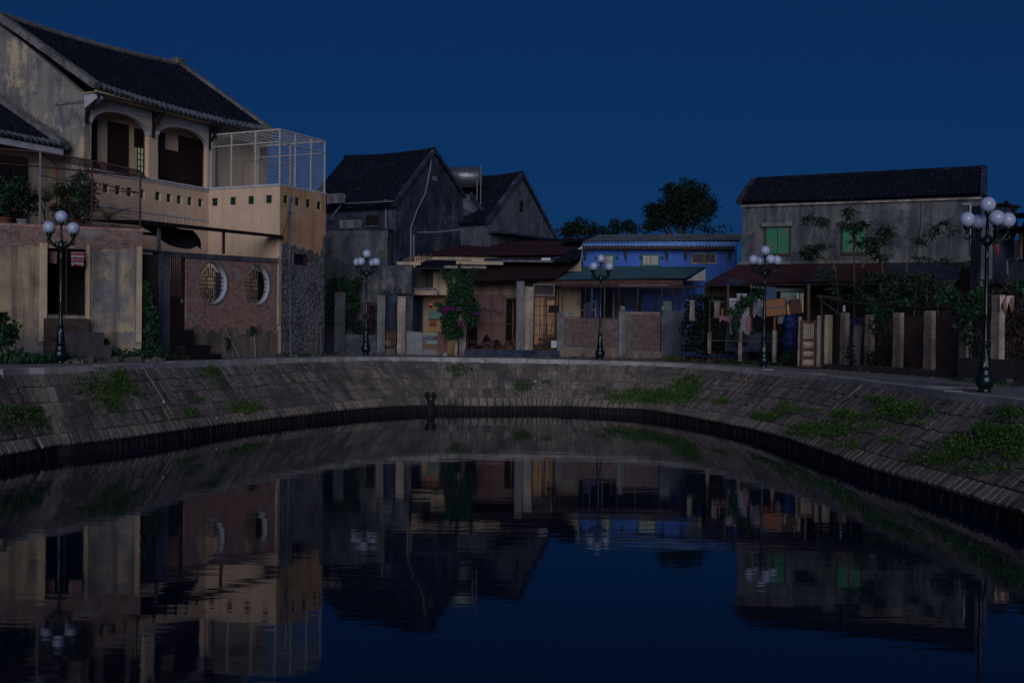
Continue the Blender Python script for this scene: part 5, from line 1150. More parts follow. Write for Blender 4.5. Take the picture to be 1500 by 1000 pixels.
for (x0, x1, yt, yb, w_, mt, nm) in ((608, 619, 438, 484, .68, 'board_blue', 'curtain'), (619.5, 627, 432, 500, .74, 'cream_old', 'door_jamb'), (599, 606, 445, 500, .74, 'wood_brown', 'inner_door'), (733, 738, 438, 500, .84, 'cream_old', 'door_jamb'), (741, 750, 440, 505, .84, 'black', 'inner_door')):
    fpart(CH, chh, nm, mt, x0, x1, yt, yb, w_, w_ + .05)
cf = lambda lab, nm, cat, mt, x0, x1, yt, yb, d, th_=.06: None
def board(nm, lab, cat, mt, x0, x1, yt, yb, d, th_=.04, tilt=0.0, group=None, ribs=0, mt2=None):
    xm, ym = (x0 + x1) / 2, yb; q = W(xm, yb, d); w_ = (x1 - x0) * d / FPX / 2; h = (yb - yt) * d / FPX
    if ribs:
        m = MB(); n = ribs * 6; V = []
        for j in range(2):
            for k in range(n + 1): V.append((-w_ + 2 * w_ * k / n, .018 * math.sin(2 * math.pi * k / 6), h * j))
        V += [(x, y + .006, z) for x, y, z in V]; N = 2 * (n + 1)
        F = [(k, k + 1, n + 2 + k, n + 1 + k) for k in range(n)]; F += [tuple(N + z for z in reversed(f)) for f in F]
        m.idx(V, F)
    else: m = MB(); m.box(-w_, w_, 0, th_, 0, h)
    o = m.build(nm, mt, None, tuple(q)); o.rotation_euler = (0, tilt, 0); return tag(o, lab, cat, group)
board('shop_sign', 'pale grey-white board hanging inside the ochre room left of the bougainvillea', 'board', 'pale_green', 627.5, 648, 454, 467, 56.6)
rl = thing('lantern', 'tiny glowing red lamp in the ochre room', 'lamp', tuple(W(630.5, 447, 56.6)))
m = MB(); m.ball((0, 0, .05), .05, 10, 6); m.build('bulb', 'red_glow', rl); m = MB(); m.box(-.06, .06, -.03, .06, -.1, 0); m.build('holder', 'rust', rl)
board('orange_crate', 'small orange crate low in the ochre room', 'panel', 'cardboard', 629, 638, 469, 476, 56.6)
board('corrugated_sheet', 'shiny upright zinc corrugated sheet left of the crate boards', 'metal sheet', 'zinc', 594, 611, 485.5, 522, 52.6, ribs=9, tilt=.01, group='corrugated sheets closing the cottage front')
board('corrugated_sheet', 'duller zinc corrugated sheet overlapping the shiny one', 'metal sheet', 'zinc', 609, 618.5, 486, 521, 52.5, ribs=5, group='corrugated sheets closing the cottage front')
board('corrugated_sheet', 'rusty brown corrugated sheet left of the bougainvillea trunk', 'metal sheet', 'cloth_brown', 641, 655, 486, 522, 52.5, ribs=7, group='corrugated sheets closing the cottage front')
cr = thing('board_fence', 'patched fence of pale green and grey boards between the corrugated sheets', 'fence', tuple(W(630, 523, 52.6)))
k_ = 52.6 / FPX
for (x0, x1, z0, z1, mt) in ((-11, 11, 25, 31, 'mid_plaster'), (-4, 10.5, 31.5, 35, 'pale_green'), (-6, 10.5, 20, 24.5, 'pale_green'), (-11, 10, 12, 18, 'wood'), (-11, 10.5, 0, 11, 'concrete')):
    m = MB(); m.box(x0 * k_, x1 * k_, random.uniform(0, .03), .07, z0 * k_, z1 * k_); m.build('board', mt, cr)
board('small_board', 'pale green board scrap behind the bougainvillea trunk', 'board', 'pale_green', 661, 667, 487, 498, 52.6)
fpost(MLF, 'cream_pillar', 'cream rendered pillar behind the bougainvillea trunk', 'pillar', 666, 682, 472, 523, -.02, .3, 'concrete_post', None, ZB)
tag((lambda m: (m.ball((0, 0, 0), .13, 14, 9), m.build('plastic_basin', 'pot', None, tuple(W(652, 520, 51.6))))[1])(MB()), 'small upturned white basin on the path under the bougainvillea', 'basin')
# bougainvillea
bg = thing('bougainvillea', 'tall green bougainvillea with magenta flowers and a thin bare trunk', 'flowering shrub', tuple(G(671, 51.8, .0)))
bo = Vector(bg.location); kk = 51.8 / FPX
def bl(px, py): return ((px - 671) * kk, 0, (522.5 - py) * kk)
m = MB()
for (x, y, rx, ry) in ((672, 440, 20, 22), (660, 455, 14, 16), (685, 455, 15, 16), (668, 425, 14, 12), (682, 425, 11, 14), (655, 468, 11, 16), (690, 470, 11, 10), (665, 478, 13, 12), (672, 490, 7, 6), (660, 492, 6, 5), (651, 482, 5, 8), (656, 412, 6, 7), (650, 404, 4, 6), (647, 398, 3, 4), (672, 396, 2.5, 10), (663, 402, 2.5, 6), (687, 405, 4, 8), (692, 398, 3, 4), (644, 452, 6, 6), (697, 455, 6, 12), (640, 447, 5, 3), (672, 408, 8, 8), (656, 496, 4, 4)):
    c = bl(x, y); cloud(m, c, (rx * kk, .45 if rx > 8 else .12, ry * kk), int(rx * ry * 3.2) + 30, .12, .45, aspect=.7)
m.build('foliage', 'leaf', bg)
m = MB()
for (x, y, r, n) in ((652, 454, 5, 60), (662, 453, 4, 40), (672, 455, 3.5, 16), (697, 460, 4, 26), (703, 459, 3, 10), (676, 476, 4, 45), (678, 481, 3, 24), (665, 437, 4, 8), (650, 459, 3, 16)):
    c = Vector(bl(x, y)) + Vector((0, -.48, 0)); cloud(m, c, (r * kk, .08, r * kk * .8), n, .085, .3, aspect=.8)
m.build('flower', 'flower', bg)
m = MB(); m.tube([bl(671, 523), bl(671.5, 505), bl(669, 490), bl(670, 470), bl(668, 440)], [.05, .045, .04, .04, .02], 7); m.tube([bl(669, 490), bl(680, 465), bl(684, 440)], [.035, .03, .02], 6); m.build('trunk', 'bark', bg)
# mesh gate with the hanging cloth
def mesh_gate(nm, lab, x0, x1, yt, yb, d, frame_m, xs=(), ys=(), cell=.1, r=.004, cat='gate', wire='rust'):
    q = W((x0 + x1) / 2, yb, d); t = thing(nm, lab, cat, tuple(q)); k = d / FPX; w_ = (x1 - x0) * k / 2; h = (yb - yt) * k
    m = MB(); m.box(-w_, -w_ + .04, 0, .04, 0, h); m.box(w_ - .04, w_, 0, .04, 0, h); m.box(-w_ + .04, w_ - .04, 0, .04, h - .04, h); m.box(-w_ + .04, w_ - .04, 0, .04, 0, .04)
    for x in xs: u = (x - (x0 + x1) / 2) * k; m.box(u - .02, u + .02, .002, .038, .041, h - .041)
    for y in ys: u = (yb - y) * k; m.box(-w_ + .041, w_ - .041, .005, .035, u - .015, u + .015)
    m.build('frame', frame_m, t)
    if cell: m = MB(); chain(m, (-w_, .02, 0), (2 * w_, 0, 0), (0, 0, h), cell, r); m.build('wire_mesh', wire, t)
    return t
mesh_gate('mesh_gate', 'wide rusty wire mesh gate with a brown cloth hanging behind it', 684, 755, 432, 512, 52.5, 'rust', (719,), (454, 474))
cloth('hanging_cloth', 'large brown cloth hanging behind the mesh gate right of the bougainvillea', 'cloth', 698, 742, 433, 498, 53.0, 'cloth_brown', amp=.05, jag=.07, folds=1.6)
cloth('hanging_cloth', 'upper light brown cloth fold along the top of the mesh gate', 'cloth', 695, 737, 433, 455, 52.9, 'cloth_brown', amp=.04, jag=.1, folds=2)
m = MB()
for _ in range(34): m.rock((rr.uniform(-1.1, 1.1), rr.uniform(-.2, .4), rr.uniform(0, .45)), rr.uniform(.08, .22))
tag(m.build('junk_heap', 'cloth_brown', None, tuple(W(722, 512, 54.0))), 'dark heap of household junk on the floor behind the mesh gate', 'junk')
fpost(MLF, 'tall_post', 'left and taller of two rough concrete columns right of the mesh gate', 'post', 755.5, 766.5, 412, 523, -.05, .2, 'concrete', None, ZB)
fpost(MLF, 'tall_post', 'right yellowish concrete column beside the yellow gate', 'post', 768.5, 780, 420, 523, -.05, .25, 'concrete_post', None, ZB)
m = MB(); fbox(m, MLF, 680, 820, 512.5, 530, -.25, .45); tag(m.build('doorstep_slab', 'dark_plaster', None, (MLF.o.x, MLF.o.y, 0), MLF.ang), 'long low concrete sill under the mesh gate and yellow gate', 'sill')
mesh_gate('bar_gate', 'yellow-backed metal bar gate between the columns and the low brick wall', 781, 815, 434, 512, 52.6, 'rust', (790, 800), (448, 462, 476, 490), 0)
board('gate_backing', 'upright yellow panel behind the left half of the bar gate', 'panel', 'ochre', 782, 795, 436, 505, 53.4); board('gate_backing', 'narrow yellow panel behind the right half of the bar gate', 'panel', 'ochre', 800, 811, 440, 490, 53.6)
mesh_gate('wire_screen', 'pale blue wire screen above the yellow bar gate', 781, 812, 416, 433, 52.7, 'pvc', (), (), .07, .006, 'screen', 'pvc')
board('dark_placard', 'small dark square placard hanging over the bar gate', 'panel', 'black', 803, 819, 447, 458, 52.3)
m = MB(); [m.rock((rr.uniform(-.35, .35), rr.uniform(-.2, .2), rr.uniform(0, .5)), rr.uniform(.07, .16)) for _ in range(18)]; [m.tube([(x, 0, .3), (x * 1.6, 0, 1.25 + abs(x))], .015, 5) for x in (-.2, 0, .15, .3)]
tag(m.build('garden_tools', 'wood_brown', None, tuple(W(801, 511, 52.9))), 'pile of brooms and garden tools behind the bar gate', 'tools')
tag((lambda m: (m.lathe([(.08, 0), (.14, .10), (.15, .11), (.02, .06)], 14), m.build('washing_bowl', 'pot', None, tuple(W(804, 486, 52.5))))[1])(MB()), 'small white bowl hung on the tools behind the bar gate', 'bowl')
board('white_block', 'pale concrete block standing at the foot of the bar gate', 'block', 'cloth_white', 807, 815, 499, 509, 52.35, .2)
# roofs of the cottage
def sheet(root, nm, mt, A, B, C, D, pitch=.2, amp=.03, row=0, **k):
    m = MB(); corrugated(m, loc_of(root, W(*A)), loc_of(root, W(*B)), loc_of(root, W(*C)), loc_of(root, W(*D)), pitch, amp, row, **k); return m.build(nm, mt, root)
sheet(chh, 'roof', 'maroon_tile', (616, 378, 56.0), (832, 374.5, 55.8), (856, 353, 61), (660, 355, 61), .24, .05, .35, thick=.06)
sheet(chh, 'back_roof', 'tile', (640, 352, 63), (870, 350, 63), (856, 352.5, 61.1), (660, 354.5, 61.1), .24, .05)
sheet(chh, 'side_roof', 'tile', (806, 386, 54.2), (850, 380, 54.6), (853, 362, 58), (846, 361, 58), .2, .04, .3)
sheet(chh, 'porch_roof', 'wood_dark', (684, 415, 53.4), (812, 409, 53.4), (852, 380, 56.2), (672, 385, 56.2), .2, .045, .3, thick=.05)
sheet(chh, 'porch_roof', 'tile', (606, 392, 54.4), (690, 396, 54.2), (692, 379, 56.4), (628, 378, 56.4), .18, .03)
sheet(chh, 'tin_patch', 'dark_plaster', (706, 386, 54.9), (842, 382, 54.9), (846, 377, 56), (710, 379, 56), .1, .02)
for (x0, x1, yt, yb, d_, mt) in ((581, 616, 383.5, 388, 54.2, 'cream_old'), (668, 737, 382.5, 387.5, 54.7, 'cream_old'), (650, 712, 389.5, 393, 54.1, 'concrete_post'), (735, 835, 381.5, 384, 54.6, 'concrete'), (652, 680, 378.5, 381.5, 55.4, 'concrete_post'), (606, 690, 392.5, 394.5, 54.1, 'wood_black')):
    f_ = Fr.px(x0, d_, x1, d_); m = MB(); fbox(m, f_, x0, x1, yt, yb, 0, .1); m.v = [tuple(loc_of(chh, f_.wp(x, y, z))) for x, y, z in m.v]; m.build('fascia', mt, chh)
m = MB()
for k in range(12): a = W(592 + 3.6 * k, 382 - .5 * k + 1, 54.5); m.box(-.025, .025, -.02, .02, -.16, .18 + random.uniform(-.05, .06), m=Matrix.Translation(loc_of(chh, a)))
m.beam(loc_of(chh, W(588, 383, 54.5)), loc_of(chh, W(636, 376, 54.5)), .04); m.build('roof_battens', 'wood', chh)
board('tin_scrap', 'bent pale tin scrap lying on the cottage roof edge', 'metal sheet', 'zinc', 793, 806, 378, 381, 55.2, .3)
m = MB(); m.plate([(x * .035, z * .035) for x, z in ((0, 0), (26, 0), (26, 19))], (), 0, .2); o = m.build('gusset_wall', 'white_trim', None, tuple(W(827, 378.5, 57.2))); tag(o, 'pale triangular wall piece between the maroon roof and the blue house', 'wall')

# =================================================================== BLUE HOUSE
BH = Fr.px(830, 58.2, 1082, 57.2); bhh = fthing(BH, 'blue_house', 'bright blue two-storey house with a pale parapet and small windows', 'house')
m = MB(); m.box(BH.s(826), BH.s(852.2), 0, .25, -.1, BH.z(840, 392)); m.box(BH.s(852.5), BH.s(1078), 0, .25, -.1, BH.z(960, 362)); m.box(BH.s(852.5), BH.s(855), .251, 7, -.1, BH.z(960, 356)); m.box(BH.s(1074), BH.s(1078), .251, 7, -.1, BH.z(960, 356)); m.build('wall', 'blue_wall', bhh)
m = MB(); m.box(BH.s(852), BH.s(1076.5), -.06, .25, BH.z(960, 361.9), BH.z(960, 354)); m.build('parapet', 'pale_blue', bhh)
sheet(bhh, 'roof', 'mid_plaster', (853, 354.5, 57.9), (1083, 354, 57.2), (1086, 343, 64), (876, 345, 64), .3, .05, .5)
sheet(bhh, 'side_roof', 'tile', (818, 356, 58.5), (853, 354, 58.0), (876, 345.5, 63.5), (850, 349, 63.5), .3, .05)
m = MB(); m.box(BH.s(852), BH.s(1073), -.5, -.061, BH.z(960, 366), BH.z(960, 364)); x = BH.s(852.5)
while x < BH.s(1072): m.tube([(x, -.56, BH.z(960, 364.5)), (x, -.061, BH.z(960, 363) + .06)], .07, 6); x += .17
m.build('tile_ledge', 'wood_brown', bhh)
for px in (856, 915, 975.5, 1002.5, 1066.5):
    m = MB(); s_ = BH.s(px); z = BH.z(px, 366.3); m.hexa([(s_ - .04, -.12, z - .52), (s_ + .04, -.12, z - .52), (s_ + .04, -.003, z - .52), (s_ - .04, -.003, z - .52), (s_ - .06, -.42, z), (s_ + .06, -.42, z), (s_ + .06, -.003, z), (s_ - .06, -.003, z)]); m.build('bracket', 'wood_brown', bhh)
def shutter_window(x0, x1, yt, yb, root, fr, fm, pane, n=2, leaf=True):
    w_ = fpart(fr, root, 'window', fm, x0, x1, yt, yb, -.08, -.003); dx = (x1 - x0 - 4) / n
    for k in range(n): fpart(fr, w_, 'pane', pane, x0 + 2 + dx * k + .5, x0 + 2 + dx * (k + 1) - .5, yt + 2, yb - 2, -.10, -.082)
    return w_
shutter_window(939, 966, 372.5, 390, bhh, BH, 'green_paint', 'curtain'); shutter_window(884, 900, 373, 390, bhh, BH, 'green_paint', 'curtain', 1)
for px in (937, 968.5, 902.5, 872): 
    m = MB(); m.ball((BH.s(px), -.12, BH.z(px, 377.5)), .07, 8, 6); m.build('shutter_catch', 'green_paint', bhh)
w_ = fpart(BH, bhh, 'window', 'concrete_post', 1012, 1049, 370.5, 386.5, -.07, -.003)
for x0, x1 in ((1014, 1030.5), (1031.5, 1047)): fpart(BH, w_, 'pane', 'glass_dark', x0, x1, 372.5, 384.5, -.08, -.072)
d_ = fpart(BH, bhh, 'door', 'black', 877.5, 897, 428, 480, -.05, -.003); fpart(BH, d_, 'door_frame', 'white_trim', 897.2, 899.5, 428, 480, -.09, -.003)
fpart(BH, bhh, 'inner_door', 'board_blue', 900, 912, 430, 470, -.04, -.003); fpart(BH, bhh, 'inner_door', 'wood_black', 932.5, 939, 429, 466, -.04, -.003)
w_ = fpart(BH, bhh, 'window', 'white_trim', 842, 873, 440.5, 468, -.08, -.003)
for x0, x1, yt, yb, mt in ((844, 855, 442.5, 453, 'rust'), (844, 855, 455.5, 466, 'rust'), (858, 871, 442.5, 453, 'glass_dark'), (858, 871, 455.5, 466, 'glass_dark')): fpart(BH, w_, 'pane', mt, x0, x1, yt, yb, -.10, -.082)
aw = fthing(BH, 'green_awning', 'wide green tin awning on thin posts in front of the blue house', 'awning')
sheet(aw, 'roof_sheet', 'green_tin', (778, 410.5, 53.6), (1003, 407.5, 53.2), (1034, 391, 57.4), (862, 390, 57.6), .14, .015, thick=.02)
f_ = Fr.px(784, 53.7, 1004, 53.3); m = MB(); fbox(m, f_, 786, 1000, 409.5, 417.5, 0, .04); m.v = [tuple(loc_of(aw, f_.wp(x, y, z))) for x, y, z in m.v]; m.build('fascia', 'wood_brown', aw)
m = MB(); fbox(m, f_, 800, 1030, 417.6, 420, -.05, .05); m.v = [tuple(loc_of(aw, f_.wp(x, y, z))) for x, y, z in m.v]; m.build('beam', 'wood_black', aw)
m = MB(); m.plate([tuple((W(x, y, 55)).xz - W(1003, 412, 55).xz) for x, y in ((1004, 411), (1033, 394), (1033, 411))], (), 0, .08); m.v = [tuple(loc_of(aw, Vector(p) + W(1003, 412, 55))) for p in m.v]; m.build('side_panel', 'curtain', aw)
m = MB(); m.tube([loc_of(aw, W(905, 418.6, 53.1)), loc_of(aw, W(978, 418, 53.1))], .035, 6); m.build('pole', 'pvc', aw)
for px, yb, mt in ((817.5, 512, 'rust'), (866.5, 470, 'pvc'), (885, 470, 'pvc'), (933, 466, 'dark_concrete'), (985.5, 466, 'rust'), (995.5, 470, 'rust'), (1015.5, 470, 'dark_concrete')):
    m = MB(); a, b = W(px + .5, 412, 53.8), W(px, yb, 53.8); m.tube([loc_of(aw, a), loc_of(aw, b)], .03, 6); m.build('post', mt, aw)
# low brick walls and mesh in front
def stretch_wall(nm, lab, parts_): 
    t = fthing(MLF, nm, lab, 'wall')
    for pn, mt, x0, x1, yt, yb, w0, w1 in parts_: fpart(MLF, t, pn, mt, x0, x1, yt, yb, w0, w1)
    return t
stretch_wall('low_brick_wall', 'low worn brick garden wall directly behind the third lamp', [('brick_panel', 'brick_brown', 826, 905, 466.5, 527, 0, .2), ('plinth', 'plinth_dirt', 820, 905, 509, 527, -.12, -.002), ('end_pier', 'concrete', 816, 825.5, 457, 527, -.05, .25)])
stretch_wall('low_brick_wall', 'taller red-topped brick garden wall right of the ball-topped pier', [('brick_panel', 'brick_brown', 917, 967, 461, 527, 0, .2), ('coping', 'brick_grey', 917, 967, 456.5, 460.8, -.02, .22), ('plinth', 'plinth_dirt', 917, 969, 514, 527, -.1, -.002)])
fpost(MLF, 'ball_pier', 'stained garden pier topped by a concrete ball between the two low brick walls', 'pier', 905.5, 916.5, 456, 526, -.08, .28, 'concrete', None, -.05, 'ball')
fpost(MLF, 'end_pier', 'broad mossy concrete pier at the right end of the low brick walls', 'pier', 968, 1001, 455, 526, -.06, .3, 'mid_plaster', None, -.05)
fpost(MLF, 'pier_cap', 'pointed brick cap on the left corner of the broad mossy pier', 'cap', 969, 976, 449, 455, -.03, .25, 'concrete_post')
ms = mesh_gate('mesh_fence', 'long wire mesh fence standing on the low brick walls in front of the blue house', 822, 1002, 420, 466, 52.5, 'rust', (857, 906, 934, 969, 985), (), .12, .005, 'fence', 'dark_concrete')
cloth('hanging_coat', 'grey-blue garment hanging on the mesh in front of the white window', 'garment', 858, 866, 443, 467, 53.2, 'board_blue', amp=.04)
board('dark_speaker', 'dark box hung beside the white window of the blue house', 'box', 'black', 854, 863, 431, 444, 57.6, .2)
board('green_bag', 'pale green bag on the wall top left of the white window', 'bag', 'pale_green', 833, 839, 456, 465, 53, .1)
board('wall_poster', 'small brown poster on the blue wall right of the black door', 'poster', 'rust', 900.5, 906, 438, 445, 57.1); board('wall_poster', 'dark square poster above the ball-topped pier', 'poster', 'dark_plaster', 908, 914, 430, 445, 57.0)
tag((lambda m: (m.tube([(0, 0, 0), (0, .12, 0)], .33, 22), m.tube([(0, -.01, 0), (0, -.03, 0)], .12, 12), m.build('wall_disc', 'board_blue', None, tuple(W(923, 440, 57.3))))[2])(MB()), 'round dark blue satellite-like disc on the blue wall', 'disc')
board('green_box', 'pale green electricity box at the right of the low brick wall', 'box', 'pale_green', 971, 984, 441, 455, 53.2, .2)
vinebush('branchy_creeper', 'bare dark creeper running along the mesh fence above the red-topped wall', 'creeper', 'leaf_dark', [(935, 452, 20, 1.5), (955, 452, 12, 2), (978, 432, 8, 5), (985, 440, 4, 6)], 52.4, 960, 460, .07, dens=60)

# =================================================================== TREES BEYOND THE ROOFS
def tree(lab, base, d, items, size, dens, mt='leaf_dark', trunk=.3, zt_=None):
    b = G(base, d, 0); t = thing('tree', lab, 'tree', tuple(b), 0, 'trees beyond the roofs'); k = d / FPX; m = MB(); cs = []
    for (x, y, rx, ry) in items:
        c = W(x, y, d) - b; n = max(4, int(rx * ry * .06)); cs.append((c, rx * k))
        for _ in range(n):
            v = rdir() * random.random() ** .5; q = c + Vector((v.x * rx * k * .9, v.y * rx * k * .8, v.z * ry * k * .9)); r = random.uniform(.45, .95) * size * 3.2
            cloud(m, q, (r, r, r * .7), dens, size, .6)
    m.build('crown', mt, t); m = MB()
    top = cs[0][0]; m.tube([(0, 0, 0), (top.x * .3, top.y * .3, top.z * .45), (top.x * .9, top.y, top.z * .85)], [trunk, trunk * .75, trunk * .4], 9)
    for c, r in cs[1:6]: m.tube([(top.x * .5, top.y * .5, top.z * .6), (c * .85 + top * .1)[:], c[:]], [trunk * .4, trunk * .25, trunk * .1], 6)
    m.build('trunk', 'bark', t)
tree('large round dark tree rising behind the blue house', 1000, 84, [(1000, 300, 34, 22), (1005, 283, 26, 13), (985, 290, 16, 14), (970, 315, 22, 16), (955, 306, 8, 8), (1028, 295, 14, 14), (1035, 310, 9, 12), (1010, 320, 32, 16), (960, 330, 18, 10), (1042, 305, 4, 8), (1025, 280, 8, 8), (980, 278, 5, 5), (1006, 272, 8, 5)], .26, 52, 'leaf_dark', .35)
tree('low dark tree behind the maroon roof, left of the pair', 850, 95, [(850, 335, 24, 11), (835, 333, 12, 10), (868, 336, 14, 8), (826, 343, 8, 6), (845, 326, 8, 5), (884, 338, 8, 6)], .26, 44)
tree('low dark tree just left of the large round tree', 912, 100, [(910, 334, 14, 8), (920, 329, 8, 6), (902, 330, 6, 6), (896, 341, 8, 5), (925, 336, 6, 5)], .26, 40)
tree('low spreading dark foliage at the right foot of the large round tree', 1050, 92, [(1050, 337, 20, 4), (1035, 334, 12, 6), (938, 339, 6, 3)], .26, 26)

# =================================================================== LONG GREY HOUSE ON THE RIGHT
LH = Fr.px(1085, 50.0, 1433, 46.0); lhh = fthing(LH, 'long_grey_house', 'long stained grey house with two green-shuttered windows and a dark tiled roof', 'house')
LW, zE_ = LH.L, LH.z(1085, 299)
zR = LH.z(1112, 266, 3.2); zR2 = LH.z(1448, 249, 3.2)
m = MB(); m.box(0, LW, 0, .3, -.1, zE_); m.build('front_wall', 'grey_plaster', lhh)
m = MB(); m.box(0, LW, 6.1, 6.4, -.1, zE_); m.build('back_wall', 'dark_plaster', lhh)
for x0, mt in ((0, 'grey_plaster'), (LW - .3, 'mid_plaster')):
    m = MB(); m.plate([(.301, -.1), (6.099, -.1), (6.099, zE_), (3.2, zR - .12), (.301, zE_)], (), 0, .3); m.v = [(x0 + y, x, z) for x, y, z in m.v]; m.build('gable_wall', mt, lhh)
m = MB(); sl_ = (zR - zE_) / 3.2
corrugated(m, (-.2, -.22, zE_ - .22 * sl_ + .12), (LW + .15, -.22, zE_ - .22 * sl_ + .12), (LW + .15, 3.2, zR2 + .05), (-.05, 3.2, zR + .05), .24, .05, .33, .035, .05)
corrugated(m, (LW + .15, 6.6, zE_ - .1), (-.2, 6.6, zE_ - .1), (-.05, 3.2, zR + .05), (LW + .15, 3.2, zR2 + .05), .4, .05, .6, .03, .05)
rf = m.build('roof', 'tile', lhh)
m = MB(); m.tube([(x_, 3.2, zR + .1 + (zR2 - zR) * x_ / LW) for x_ in [-.05 + (LW + .2) * k / 20 for k in range(21)]], .1, 6); m.build('ridge_cap', 'tile', rf)
for x_ in (-.15, LW + .1): m = MB(); m.beam((x_, -.22, zE_ + .06), (x_, 3.2, (zR if x_ < 1 else zR2) + .1), .26, .16); m.beam((x_, 6.6, zE_ + .02), (x_, 3.2, (zR if x_ < 1 else zR2) + .1), .26, .16); m.build('verge', 'dark_plaster', rf)
m = MB(); m.box(-.05, LW + .05, -.14, -.003, zE_ - .16, zE_ - .04); m.build('eave_moulding', 'concrete_post', lhh)
m = MB(); m.box(-.1, LW - .1, -.18, -.003, LH.z(1250, 386), LH.z(1250, 381.5)); m.build('string_course', 'concrete', lhh)
for (x0, x1, yt, yb, lx0, lx1) in ((1122, 1154.5, 333, 371.5, 1115, 1160), (1234, 1267.5, 330, 369.5, 1226, 1273.5)):
    fr_ = MB(); fbox(fr_, LH, x0 - 3, x0 - .8, yt, yb + 1, -.06, -.003); fbox(fr_, LH, x1 + .8, x1 + 3, yt, yb + 1, -.06, -.003); fbox(fr_, LH, x0 - 3, x1 + 3, yb + 1.2, yb + 3.2, -.10, -.003)
    w_ = fr_.build('window', 'wood_brown', lhh); xm = (x0 + x1) / 2
    for (a, b) in ((x0, xm - .5), (xm + .5, x1)):
        s_ = fpart(LH, w_, 'shutter', 'green_shutter', a, b, yt + .5, yb, -.05, -.004)
        mm = MB(); [fbox(mm, LH, a + 1.5, b - 1.5, yt + 3 + (yb - yt) * q, yt + 4 + (yb - yt) * q, -.058, -.0505) for q in (.0, .45, .88)]; mm.build('batten', 'green_shutter', s_)
    mm = MB(); fbox(mm, LH, xm - .45, xm + .45, yt, yb, -.03, -.004); mm.build('mullion', 'wood_black', w_)
    fpart(LH, w_, 'lintel', 'concrete', lx0, lx1, yt - 7, yt - 1.2, -.22, -.003)
for pts_, r in ((((1409, 299.5), (1420, 299.5), (1420.5, 320), (1422, 372)), .04), (((1350, 296), (1349, 330), (1347, 352), (1343, 378)), .03)):
    m = MB(); m.tube([(LH.s(x, -.1, y), -.08, LH.z(x, y, -.1)) for x, y in pts_], r, 6); m.build('pipe', 'white_trim' if r == .04 else 'pvc', lhh)
for px in (1386.5, 1395): m = MB(); s_ = LH.s(px); z = LH.z(px, 336); m.tube([(s_ - .1, -.02, z - .03), (s_, -.02, z + .06), (s_ + .1, -.02, z - .03)], .025, 5); m.build('vent_hood', 'pvc', lhh)
m = MB()
for px in (1106, 1152, 1180, 1213, 1245, 1278): s_ = LH.s(px, 0, 303); m.box(s_ - .015, s_ + .015, -.02, -.002, zE_ - .42, zE_ - .18)
m.build('roof_ties', 'dark_plaster', lhh)
# lean-to roofs in front of it
lt = fthing(LH, 'tin_lean_to', 'long rusty red and blue tin lean-to roof on posts in front of the grey house', 'lean-to')
def lerp4(u, v): 
    A, B, C, D = Vector(W(1030, 416, 47.2)), Vector(W(1404, 411, 42.6)), Vector(W(1418, 386, 45.8)), Vector(W(1080, 388.5, 49.6)); return tuple(loc_of(lt, A.lerp(B, u).lerp(D.lerp(C, u), v)))
for (u0, u1, mt, dz) in ((0, .36, 'maroon_tin', 0), (.355, .69, 'maroon_tin', .02), (.68, 1, 'blue_tin', .045)):
    m = MB(); q = Vector((0, 0, dz)); corrugated(m, Vector(lerp4(u0, 0)) + q, Vector(lerp4(u1, 0)) + q, Vector(lerp4(u1, 1)) + q, Vector(lerp4(u0, 1)) + q, .15, .018, thick=.015); m.build('roof_sheet', mt, lt)
m = MB(); m.beam(Vector(lerp4(.01, .01)) - Vector((0, 0, .08)), Vector(lerp4(.99, .01)) - Vector((0, 0, .08)), .08); m.build('beam', 'wood_black', lt)
for px, yb in ((1184, 520), (1066, 500), (1100, 500), (1290, 500)):
    d_ = 47.0 - (px - 1030) * 4.5 / 374; m = MB(); m.tube([loc_of(lt, W(px, 416.5, d_)), loc_of(lt, W(px, yb, d_))], .065 if px == 1184 else .05, 7); m.build('post', 'wood', lt)
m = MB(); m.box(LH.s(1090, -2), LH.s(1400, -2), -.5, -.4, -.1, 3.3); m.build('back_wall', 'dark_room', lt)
# open shed at the left end
f_ = Fr.px(1030, 48.2, 1092, 47.6); bs = fthing(f_, 'brick_shed', 'dark red brick shed wall under the left end of the rusty lean-to', 'shed')
fpart(f_, bs, 'wall', 'brick_dark', 1031, 1074, 416.5, 520, 0, .2); fpart(f_, bs, 'wall', 'wood_black', 1074.3, 1092, 417, 440, .05, .15)
f_ = Fr.px(1385, 44.5, 1420, 42.5); b3_ = fthing(f_, 'brick_end_wall', 'rough red brick gable fragment and grey pier right of the lean-to roofs', 'wall')
m = MB(); m.plate([f_.sz(x, y) for x, y in ((1391, 500), (1391, 428), (1400, 410), (1409, 392), (1416, 386), (1420, 386), (1420, 500))], (), 0, .25); m.build('brick_panel', 'brick_dark', b3_)
fpart(f_, b3_, 'pier', 'mid_plaster', 1420.5, 1436, 302, 500, -.05, .4)
